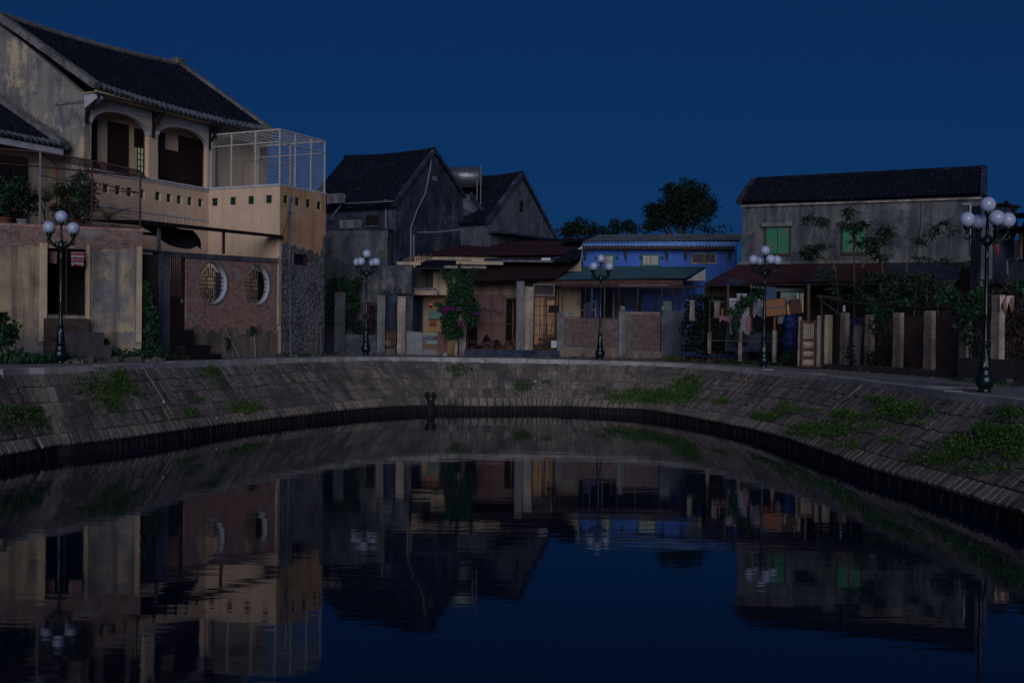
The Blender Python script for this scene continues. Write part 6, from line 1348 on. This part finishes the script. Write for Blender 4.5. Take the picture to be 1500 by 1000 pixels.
# things standing and hanging in the yard
def yard(x0, x1, yt, yb, d_, nm, lab, cat, mt, **k): return board(nm, lab, cat, mt, x0, x1, yt, yb, d_, **k)
yard(1120, 1137, 419, 441, 46.0, 'blue_board', 'slate blue board behind the fourth lamp pole', 'board', 'board_blue', th_=.05)
sg = thing('shop_board', 'pale green signboard with a white top rail above the cardboard box', 'signboard', tuple(W(1155, 444, 46.2))); kq = 46.2 / FPX
m = MB(); m.box(-12 * kq, 12 * kq, 0, .05, 0, 16 * kq); m.build('panel', 'pale_green', sg); m = MB(); m.box(-19 * kq, 23 * kq, -.05, .08, 17 * kq, 22 * kq); m.build('rail', 'concrete', sg)
bx = thing('cardboard_box', 'large tilted cardboard box with a blue strap beside the fourth street lamp', 'box', tuple(W(1142, 462, 44.5))); kq = 44.5 / FPX
T = Matrix.Rotation(R(-8), 4, 'Y') @ Matrix.Rotation(R(-18), 4, 'Z')
m = MB(); m.box(-.52, .28, -.15, .5, 0.02, .66, m=T); m.build('carton', 'cardboard', bx)
m = MB(); m.box(-.525, .285, -.155, .505, .33, .37, m=T); m.box(.30, .52, -.15, .5, .5, .56, m=T); m.build('strap', 'blue_strap', bx)
m = MB(); m.box(-.52, .70, -.15, .5, .665, .70, m=T); m.build('red_lid', 'rust_red', bx)
bx2 = thing('cardboard_box', 'darker brown carton leaning against the right side of the strapped box', 'box', tuple(W(1162, 460, 44.6)))
m = MB(); m.box(-.20, .32, -.1, .4, .0, .60, m=T); m.build('carton', 'wood_brown', bx2); m = MB(); m.box(-.205, -.15, -.106, -.1005, .0, .6, m=T); m.build('tape', 'cream_old', bx2)
for (x0, x1, mt, lab) in ((1167, 1169.5, 'white_trim', 'narrow white strip hanging right of the cardboard boxes'), (1171, 1174, 'pale_green', 'narrow turquoise strip hanging under the lean-to'), (1174.5, 1176.5, 'ochre', 'narrow yellow strip hanging beside the turquoise one')): yard(x0, x1, 429, 458, 45.4, 'hanging_strip', lab, 'strip', mt, group='hanging strips under the lean-to')
cloth('hanging_sheet', 'white patterned sheet hung on the yard fence left of the fourth lamp', 'sheet', 1068, 1098, 437, 486, 45.6, 'cloth_white', amp=.06, jag=.06, folds=3)
cloth('hanging_sheet', 'taller white sheet hanging close behind the fourth lamp pole', 'sheet', 1103, 1118, 420, 463, 45.9, 'cloth_white', amp=.05, jag=.04, folds=2)
cloth('hanging_sheet', 'small white curtain piece just above the patterned sheet', 'sheet', 1079, 1094, 430, 437, 46.4, 'cloth_white', amp=.03, jag=.04, folds=1)
cloth('pink_garment', 'small pink garment hanging at the right of the patterned sheet', 'garment', 1093, 1099, 463, 488, 45.1, 'cloth_pink', amp=.03, jag=.1, folds=1)
cloth('pink_garment', 'pale pink rag draped over the hedge left of the patterned sheet', 'garment', 1053, 1069, 463, 470, 45.4, 'cloth_pink', amp=.05, jag=.2, folds=2)
cloth('brown_curtain', 'narrow pale brown curtain between the two white hanging sheets', 'curtain', 1098.5, 1104, 438, 463, 46.2, 'cream_old', amp=.03, folds=1)
tag((lambda m: (m.lathe([(.18, 0), (.24, .34), (.25, .35), (.2, .3)], 14), m.build('laundry_basket', 'cloth_white', None, tuple(W(1145, 474, 45.0)), smooth=True))[1])(MB()), 'white woven basket under the cardboard box', 'basket')
for (y0, y1, r, lab) in ((487, 461, .29, 'upper crumpled blue sack on the stack beside the wooden gate'), (513, 484, .34, 'lower and bigger blue sack at the bottom of the stack')):
    q = W(1157, y0, 44.4); m = MB(); h = (y1 - y0) * -44.4 / FPX; n_ = 16
    V = []; F = []
    for j in range(9):
        for k in range(n_): a = 2 * math.pi * k / n_; rr_ = r * (math.sin(math.pi * (j + .8) / 9.6) ** .4) * random.uniform(.88, 1.1); V.append((rr_ * math.cos(a), rr_ * math.sin(a), h * j / 8))
    for j in range(8):
        for k in range(n_): F.append((j * n_ + k, j * n_ + (k + 1) % n_, (j + 1) * n_ + (k + 1) % n_, (j + 1) * n_ + k))
    F += [tuple(reversed(range(n_))), tuple(8 * n_ + k for k in range(n_))]; m.idx(V, F); tag(m.build('blue_sack', 'blue_sack', None, tuple(q)), lab, 'sack', 'blue sacks stacked in the yard')
m = MB()
for _ in range(45): m.rock((rr.uniform(-1.2, 1.2), rr.uniform(-.3, .3), rr.uniform(0, 1.1)), rr.uniform(.08, .2))
tag(m.build('junk_heap', 'wood_black', None, tuple(W(1120, 505, 46.2))), 'dark jumble of household goods under the hanging laundry', 'junk')
yf = Fr.px(1060, 46.4, 1160, 45.2); m = MB(); fbox(m, yf, 1062, 1140, 487, 515, 0, .15); tag(m.build('yard_wall', 'dark_plaster', None, (yf.o.x, yf.o.y, 0), yf.ang), 'low dark concrete yard wall below the hanging laundry', 'wall')
for px, yt, ym_, yb, d_, lab in ((1038.5, 466, 487, 511, 47.2, 'short red-topped concrete post farthest left in the hedge'), (1083.5, 466, 486, 522, 45.6, 'short red-topped concrete post in front of the patterned sheet'), (1133.5, 464, 484, 523, 44.6, 'short red-topped concrete post under the cardboard box')):
    q = W(px, yb, d_); t = thing('fence_post', lab, 'fence post', tuple(q), 0, 'red-topped posts of the yard fence'); k_ = d_ / FPX
    m = MB(); m.box(-.075, .075, -.075, .075, -.2, (yb - ym_) * k_); m.build('shaft', 'concrete_post', t); m = MB(); m.box(-.04, .04, -.04, .04, (yb - ym_) * k_ + .001, (yb - yt) * k_); m.build('red_bar', 'rust_red', t)
ydf = mesh_gate('mesh_fence', 'wire mesh yard fence between the red-topped posts and the wooden gate', 1038, 1166, 441, 500, 44.9, 'dark_concrete', (1083, 1133), (), .12, .005, 'fence', 'dark_concrete')
fpost(yf, 'yard_post', 'short pale post at the left end of the creeper hedge', 'post', 1010, 1016, 440, 470, 0, .15, 'concrete_post'); fpost(yf, 'yard_post', 'pale round-topped post sunk in the dark hedge', 'post', 1046, 1053, 440, 466, 0, .15, 'concrete_post')
m = MB(); q = W(1006.5, 490, 50.5); m.tube([(0, 0, 0), W(1006.8, 438, 50.5) - q], .03, 6); tag(m.build('blue_pipe', 'pale_blue', None, tuple(q)), 'thin upright light blue pipe at the left end of the hedge', 'pipe')
for (x0, y0, x1, y1, lab) in ((1057.5, 467, 1057.5, 452, 'left of two thin yellow sticks poking out of the hedge'), (1066, 467, 1066, 452, 'right of two thin yellow sticks poking out of the hedge')):
    m = MB(); q = W(x0, y0, 45.6); m.tube([(0, 0, 0), W(x1, y1, 45.6) - q], .025, 5); tag(m.build('yellow_stick', 'ochre', None, tuple(q)), lab, 'stick')
vinebush('creeper_hedge', 'dark creeper hedge at the right of the low brick walls', 'hedge', 'leaf_dark', [(1012, 480, 14, 26), (1024, 495, 16, 20), (1030, 460, 16, 22), (1050, 480, 14, 22), (1048, 500, 20, 14), (1022, 510, 22, 10), (1070, 500, 12, 14), (1012, 450, 8, 12), (1045, 440, 20, 6), (1025, 437, 20, 5)], 47.6, 1030, 525, .16, .7, 75)
vinebush('leafy_vine', 'big-leaved green vine climbing over the white sheets by the fourth lamp', 'vine', 'leaf', [(1090, 442, 6, 7), (1085, 450, 7, 7), (1098, 437, 5, 4), (1078, 462, 4, 3), (1077, 470, 4, 5), (1075, 482, 4, 4), (1080, 478, 4, 4), (1106, 424, 6, 4), (1112, 432, 4, 5), (1115, 427, 3, 4), (1102, 430, 4, 3), (1071, 456, 4, 3)], 45.0, 1078, 500, .17, .95, 90)
vinebush('low_weeds', 'low green weeds on the bank right of the blue sacks', 'weeds', 'leaf', [(1160, 520, 14, 6), (1172, 505, 6, 10), (1150, 525, 12, 4), (1172, 480, 4, 12)], 44.2, 1160, 530, .13, .5)
# wooden gate, pillar, stake
wg = thing('wooden_gate', 'weathered panelled wooden gate between concrete posts', 'gate', tuple(W(1184, 538, 42.0))); kq = 42.0 / FPX
m = MB(); m.box(-11 * kq, -8 * kq, 0, .07, 0, 70 * kq); m.box(8 * kq, 11 * kq, 0, .07, 0, 70 * kq); [m.box(-8 * kq + .001, 8 * kq - .001, .005, .065, a * kq, (a + 4) * kq) for a in (0, 12, 24, 38, 64)]; m.build('frame', 'wood_brown', wg)
m = MB(); [m.box((-7.5 + 2.6 * k) * kq, (-5.6 + 2.6 * k) * kq, .02, .04, 42 * kq + .001, 64 * kq) for k in range(6)]; m.box(-8 * kq, 8 * kq, .041, .05, 4 * kq, 38 * kq); m.build('slats', 'concrete_post', wg)
m = MB(); [m.box((-6.5 + 4.4 * k) * kq, (-4 + 4.4 * k) * kq, .02, .04, (14 + 12 * j) * kq, (20 + 12 * j) * kq) for k in range(4) for j in range(2)]; m.build('panel', 'wood', wg)
GF = Fr.px(1165, 42.3, 1240, 41.8)
fpost(GF, 'gate_post', 'slim concrete post at the left side of the wooden gate', 'post', 1168.5, 1173, 464, 537, -.05, .15, 'concrete_post', None, 0)
fpost(GF, 'gate_post', 'pale split post just right of the wooden gate', 'post', 1196, 1204, 462, 538, -.05, .2, 'concrete_post', None, 0)
pl_ = fpost(GF, 'block_pillar', 'pale stone block pillar right of the wooden gate', 'pillar', 1207, 1218.5, 461, 534, -.06, .25, 'street_plaster', None, .05)
m = MB(); q = W(1204, 537, 41.2); m.tube([(0, 0, 0), W(1204.5, 470, 41.2) - q, W(1201, 432, 41.2) - q], [.055, .05, .035], 7); m.tube([W(1196, 433, 41.2) - q, W(1232, 438, 41.1) - q], .05, 6); m.tube([W(1203, 441, 41.1) - q, W(1232, 462, 41) - q], .04, 6)
tag(m.build('forked_stake', 'bark', None, tuple(q)), 'dark forked timber stake with a brace in front of the block pillar', 'stake')
# posts of the garden fence and the wall behind them
FP = [(1229.5, 1237.5, 458, 534, 42.8, 'first brown concrete fence post right of the block pillar'), (1266, 1274.5, 461, 537, 41.2, 'mossy concrete fence post just right of the leaning grey slab'),
      (1307, 1317, 458, 540, 39.0, 'concrete fence post with vine on its left, middle of the garden fence'), (1352, 1363.5, 455, 543, 37.0, 'tallest clean concrete fence post against the bare twigs'),
      (1404.5, 1414.5, 454, 541, 34.6, 'stout concrete fence post half hidden by green leaves left of the nearest lamp'), (1451, 1463, 432, 530, 32.0, 'concrete fence post directly right of the nearest lamp')]
for (x0, x1, yt, yb, d_, lab) in FP:
    f_ = Fr.px(x0, d_ + .2, x1, d_ - .1); fpost(f_, 'fence_post', lab, 'fence post', x0, x1, yt, yb, 0, .2, 'concrete_post', 'concrete posts of the garden fence', 0.0 if x0 < 1440 else .5)
o = board('leaning_slab', 'grey stone slab leaning between the first two garden fence posts', 'slab', 'grey_plaster', 1247, 1259, 476, 536, 41.9, .12, tilt=.06)
WF = Fr.px(1250, 44.2, 1440, 35.2); m = MB(); fbox(m, WF, 1256, 1436, 462, 540, 0, .2); tag(m.build('garden_brick_wall', 'brick_brown', None, (WF.o.x, WF.o.y, 0), WF.ang), 'dark mossy brick wall behind the garden fence posts', 'wall')
PF = Fr.px(1196, 42.6, 1410, 34.3); m = MB(); m.box(0, PF.L, 0, .25, -.1, .14); m.box(PF.s(1196), PF.s(1262), -.06, -.003, -.1, .10); tag(m.build('fence_plinth', 'dark_concrete', None, (PF.o.x, PF.o.y, 0), PF.ang), 'low concrete plinth carrying the garden fence posts', 'plinth')
DF = Fr.px(1404, 33.4, 1560, 29.0); m = MB(); m.box(0, DF.L, 0, .5, -.1, .62); tag(m.build('retaining_wall', 'dark_concrete', None, (DF.o.x, DF.o.y, 0), DF.ang), 'dark mossy retaining wall behind the nearest street lamp', 'wall')
m = MB(); fbox(m, DF, 1474, 1482, 555, 566, -.03, -.002); tag(m.build('plaster_stub', 'concrete_post', None, (DF.o.x, DF.o.y, 0), DF.ang), 'pale plaster scar at the foot of the retaining wall', 'plaster')
for (A_, B_, r, lab) in (((1196, 436, 41.9), (1300, 447, 38.8), .045, 'left horizontal timber rail across the tops of the fence posts'), ((1298, 447.5, 38.7), (1405, 452, 34.3), .04, 'right horizontal timber rail across the tops of the fence posts')):
    q = W(*A_); m = MB(); m.tube([(0, 0, 0), (W(*B_) - q) * .5 + Vector((0, 0, -.05)), W(*B_) - q], r, 6); tag(m.build('fence_rail', 'bark', None, tuple(q)), lab, 'rail', 'timber rails of the garden fence')
fm = Fr.px(1225, 42.7, 1405, 34.5); t = fthing(fm, 'mesh_fence', 'rusty wire mesh stretched between the garden fence posts', 'fence'); m = MB(); chain(m, (0, 0, .15), (fm.L, 0, 0), (0, 0, 1.75), .13, .004); m.build('wire_mesh', 'rust', t)
# bamboo and shrubs of the garden
def bamboo(name, lab, d_, base, canes, leaves, n, size=.42, mt='leaf_bamboo'):
    b = W(base[0], base[1], d_); b.z = 0.0; t = thing(name, lab, 'bamboo', tuple(b)); k = d_ / FPX
    for c in canes:
        m = MB(); P_ = [W(x, y, d_) - b for x, y in c]; m.tube(P_, [.035 - .02 * i / len(P_) for i in range(len(P_))], 6); m.build('cane', 'cane', t)
    m = MB()
    for (x, y, rx, ry, q) in leaves:
        for _ in range(int(n * q)):
            v = rdir() * random.random() ** .5; p = W(x + v.x * rx, y + v.z * ry, d_ + v.y * .7) - b
            for _k in range(3):
                leaf(m, p, size * random.uniform(.6, 1.1), .17, Vector((random.uniform(-1, 1), random.uniform(-.6, .6), random.uniform(-1.1, .15))).normalized())
    m.build('foliage', mt, t)
bamboo('bamboo', 'slender bamboo with an upright yellow cane before the first grey house window', 43.5, (1228, 520), [((1228, 500), (1227, 440), (1224, 400), (1220, 385), (1198, 372)), ((1222, 395), (1212, 350), (1202, 330)), ((1220, 385), (1190, 375))], [(1200, 360, 12, 5, 1.2), (1183, 366, 12, 9, 1.4), (1190, 372, 14, 5, .8), (1205, 322, 5, 5, .5), (1182, 317, 4, 5, .5), (1196, 320, 4, 4, .4), (1212, 400, 10, 8, .6), (1228, 430, 14, 30, 1.2), (1232, 470, 10, 20, .5), (1220, 410, 7, 10, .5)], 26)
bamboo('bamboo', 'tall bamboo shoot rising in front of the second green-shuttered window', 43.0, (1251, 520), [((1251, 500), (1251, 420), (1250, 360), (1246, 305))], [(1243, 308, 6, 9, .9), (1240, 328, 12, 4, .8), (1253, 335, 8, 10, .9), (1256, 325, 10, 3, .6), (1252, 355, 6, 10, .5), (1262, 325, 6, 3, .4)], 24)
bamboo('bamboo', 'leaning bamboo sprays in front of the pipe of the grey house', 42.0, (1310, 520), [((1320, 480), (1328, 385), (1346, 356), (1372, 330)), ((1262, 392), (1275, 370), (1296, 350)), ((1300, 450), (1290, 380), (1284, 345))], [(1296, 335, 12, 8, 1), (1285, 352, 14, 8, 1), (1277, 362, 10, 10, .9), (1300, 345, 8, 8, .6), (1345, 350, 10, 5, .6), (1372, 333, 5, 5, .5), (1360, 342, 5, 4, .3), (1385, 325, 7, 4, .3), (1394, 335, 6, 4, .3), (1292, 375, 10, 6, .6), (1272, 350, 6, 6, .5), (1350, 378, 14, 4, .5), (1385, 380, 16, 4, .5), (1410, 385, 10, 5, .5)], 26)
bamboo('bamboo_thicket', 'dense dark bamboo thicket above the garden brick wall', 41.5, (1330, 530), [((1335, 520), (1340, 440), (1345, 400)), ((1380, 520), (1372, 440), (1368, 410)), ((1358, 452), (1357, 420))], [(1270, 405, 16, 12, 1.2), (1300, 415, 24, 20, 3), (1335, 418, 26, 20, 3.4), (1370, 420, 26, 18, 3), (1395, 430, 14, 14, 1.5), (1285, 435, 26, 12, 2.4), (1330, 440, 34, 10, 3), (1258, 425, 14, 20, 1.6), (1310, 400, 20, 8, 1.2), (1350, 402, 20, 7, 1)], 30, .34)
def thicket(name, lab, cat, mt, d_, px, pyb, items, size, dens=.9, asp=.65): return vinebush(name, lab, cat, mt, items, d_, px, pyb, size, asp, 60 * dens)
thicket('leafy_shrub', 'yellow-green big-leaved shrub beside the half hidden fence post', 'shrub', 'leaf', 34.0, 1420, 540, [(1420, 440, 10, 14), (1412, 460, 10, 12), (1424, 455, 9, 14), (1400, 450, 6, 8), (1410, 478, 9, 8), (1417, 498, 7, 6), (1430, 430, 8, 10), (1395, 436, 10, 8), (1378, 440, 8, 5), (1388, 428, 10, 8)], .17, .55, .8)
thicket('fence_vine', 'green vine hanging on the garden fence between the second and third posts', 'vine', 'leaf', 41, 1290, 540, [(1290, 460, 14, 10), (1285, 478, 12, 14), (1298, 455, 10, 8), (1300, 492, 7, 14), (1315, 448, 10, 7), (1325, 445, 8, 6), (1292, 505, 10, 8), (1276, 452, 8, 6)], .16, .75)
thicket('dark_undergrowth', 'dark undergrowth at the foot of the garden fence', 'undergrowth', 'leaf_dark', 40.0, 1290, 540, [(1285, 525, 20, 12), (1300, 512, 16, 12), (1330, 530, 16, 10), (1375, 525, 16, 10), (1385, 532, 14, 8), (1340, 515, 10, 12), (1245, 520, 6, 16)], .15, .8)
thicket('dead_twig_hedge', 'bare brown tangled twigs behind the tallest fence posts', 'hedge', 'twig', 38.6, 1375, 540, [(1375, 480, 22, 22), (1395, 470, 12, 20), (1350, 490, 12, 18), (1385, 505, 16, 14)], .22, .7, .12)
thicket('dark_hedge', 'large dark twiggy hedge right of the nearest street lamp', 'hedge', 'twig', 35.0, 1475, 530, [(1480, 480, 30, 34), (1500, 460, 30, 30), (1465, 500, 20, 24), (1450, 470, 16, 30), (1440, 445, 14, 16), (1490, 440, 26, 18), (1470, 430, 20, 12), (1500, 510, 30, 20), (1435, 500, 10, 24)], .26, .9, .18)
thicket('dark_shrub', 'leafy dark green shrubs overgrowing the hedge behind the nearest lamp', 'shrub', 'leaf_dark', 35.6, 1470, 530, [(1480, 485, 34, 36), (1450, 470, 22, 44), (1500, 500, 30, 30), (1470, 425, 26, 10), (1450, 420, 16, 8), (1435, 455, 8, 30), (1497, 425, 10, 8), (1500, 418, 8, 8)], .18, .8)
thicket('bright_sprig', 'small brighter green sprig at the right edge above the hedge', 'shrub', 'leaf', 33.5, 1496, 450, [(1496, 420, 6, 9), (1499, 432, 5, 7)], .16, .8)
cloth('rust_rag', 'orange and white rag hung over the hedge right of the nearest lamp', 'rag', 1464, 1475, 434, 452, 31.8, 'cloth_rust', amp=.05, jag=.25, folds=1.4)
cloth('white_rag', 'streaked white rag hanging just right of the orange rag', 'rag', 1474, 1486, 433, 455, 31.9, 'cloth_rust', amp=.05, jag=.3, folds=1.2)
cloth('blue_tarpaulin', 'small blue tarpaulin tied behind the garden fence near its left end', 'tarpaulin', 1238, 1262, 466, 476, 42.9, 'blue_sack', amp=.06, jag=.1)
tag((lambda m: (m.lathe([(.02, 0), (.05, .02), (.045, .2), (.02, .26)], 8), m.build('hanging_bottle', 'cloth_white', None, tuple(W(1236, 457, 41.4))))[1])(MB()), 'small white bottle hanging from the forked stake rail', 'bottle')
# far right: hut and yard buildings
hf = Fr.px(1436, 52, 1545, 47); hu = fthing(hf, 'tin_hut', 'dark tin-roofed hut and grey cistern at the right edge behind the hedge', 'hut')
m = MB(); m.plate([hf.sz(x, y) for x, y in ((1492, 400), (1492, 339), (1500, 322), (1545, 318), (1545, 400))], (), 0, .2); m.build('wall', 'dark_plaster', hu)
m = MB(); m.box(hf.s(1472), hf.s(1545), -1.2, 1.0, hf.z(1490, 340), hf.z(1490, 338)); m.box(hf.s(1486), hf.s(1545), -.8, 1.0, hf.z(1490, 319.5), hf.z(1490, 317)); m.build('roof', 'wood_black', hu)
fpart(hf, hu, 'post', 'wood', 1491, 1494, 340, 380, -.5, -.4)
fpart(hf, hu, 'cistern', 'mid_plaster', 1478, 1545, 382, 430, -2.2, -1.2)
m = MB(); m.beam((hf.s(1489, 0, 295), -.6, hf.z(1489, 296)), (hf.s(1502, 0, 312), -.6, hf.z(1502, 310)), .1); m.build('boom', 'wood_black', hu)
m = MB(); m.tube([(hf.s(1475, -2.3, 400), -2.3, hf.z(1475, 402, -2.3)), (hf.s(1475, -2.3, 381), -2.3, hf.z(1475, 381, -2.3)), (hf.s(1490, -2.3, 379), -2.3, hf.z(1490, 379, -2.3))], .04, 6); m.build('pipe', 'pvc', hu)
yf2 = Fr.px(1436, 50, 1480, 49); yb_ = fthing(yf2, 'narrow_annex', 'narrow dark annex between the long grey house and the hut', 'building')
m = MB(); m.plate([yf2.sz(x, y) for x, y in ((1436, 440), (1436, 302), (1468, 302), (1469, 330), (1464, 350), (1464, 440))], (), 0, 1.5); m.build('wall', 'dark_plaster', yb_)
m = MB(); m.box(yf2.s(1455), yf2.s(1470), -.15, 1.6, yf2.z(1462, 302), yf2.z(1462, 298.5)); m.build('roof', 'wood_black', yb_)
cloth('orange_cloth', 'small orange cloth hanging on the wall of the narrow annex', 'cloth', 1456, 1463, 356, 371, 48.5, 'rust_red', amp=.03, jag=.3, folds=1)
f_ = Fr.px(1430, 58, 1560, 54); m = MB(); m.plate([f_.sz(x, y) for x, y in ((1430, 420), (1462, 358), (1495, 350), (1560, 342), (1560, 420))], (), 0, 4); tag(m.build('far_shed', 'dark_plaster', None, (f_.o.x, f_.o.y, 0), f_.ang), 'low dark shed roof seen behind the hut at the right edge', 'shed')
# slab on the quay, mooring stump in the water
q = slab_ = W(1303, 557, 28.6); m = MB(); m.box(-.75, .75, -1.6, 1.6, 0, .07); tag(m.build('paving_slab', 'concrete', None, (q.x + 1.25, q.y + 1.0, gz(q.x) + .012), R(3)), 'raised pale concrete slab on the quay path beside the kerb', 'slab')
ms_ = thing('outlet_stump', 'dark forked valve stump standing in the water at the foot of the far embankment', 'valve', tuple(W(630, 603, 43.4))); kq = 43.4 / FPX
m = MB(); m.lathe([(.24, -.6), (.22, .0), (.19, .2), (.15, .35), (.1, .42)], 12); m.build('body', 'tarp', ms_, smooth=True)
for dx, h in ((-.13, .68), (.13, .66)):
    m = MB(); m.tube([(0, 0, .25), (dx, 0, h - .1)], .05, 7); m.ball((dx, 0, h), .10, 12, 8, 1.15); m.build('knob', 'black', ms_)
# bits of litter on the embankment
for k_, (px, py, s_, lab, mt) in enumerate(((238, 589, .05, 'small white litter scrap on the left embankment', 'cloth_white'), (317, 613, .05, 'pale litter scrap just above the edge course on the left embankment', 'cloth_white'), (783, 561, .07, 'white crumpled plastic beside the weeds on the far embankment', 'cloth_white'), (1096, 560, .05, 'orange-brown leaf litter on the right embankment', 'cardboard'))):
    best = min(((proj(slope(i + .5, t / 20)) , i + .5, t / 20) for i in range(NC) if CV[i].y > 19 for t in range(0, 21)), key=lambda e: (e[0][0] - px) ** 2 + (e[0][1] - py) ** 2)
    p = slope(best[1], best[2], .08); m = MB(); m.rock((0, 0, 0), s_, .9); tag(m.build('litter', mt, None, tuple(p)), lab, 'litter')

rl_ = random.Random(21); m = MB()
for px, py in ((1100, 700), (684, 712), (660, 862), (572, 888), (700, 880), (455, 660), (915, 612), (1006, 640), (930, 690), (240, 700), (640, 934), (1180, 820), (820, 760), (540, 680), (1330, 900)):
    d_ = (CAMZ - WZ) * FPX / (py - yh(px)); p = W(px, py, d_); a = rl_.uniform(0, 3.1); s_ = rl_.uniform(.012, .03)
    m.face([(p.x + s_ * math.cos(a + q), p.y + s_ * 2 * math.sin(a + q), WZ + .004 + .004 * (q > 3)) for q in (0, 1.3, 3.1, 4.5)], rl_.random())
tag(m.build('floating_leaves', 'dry'), 'tiny leaves and scraps floating on the still water', 'floating leaves', kind='stuff')
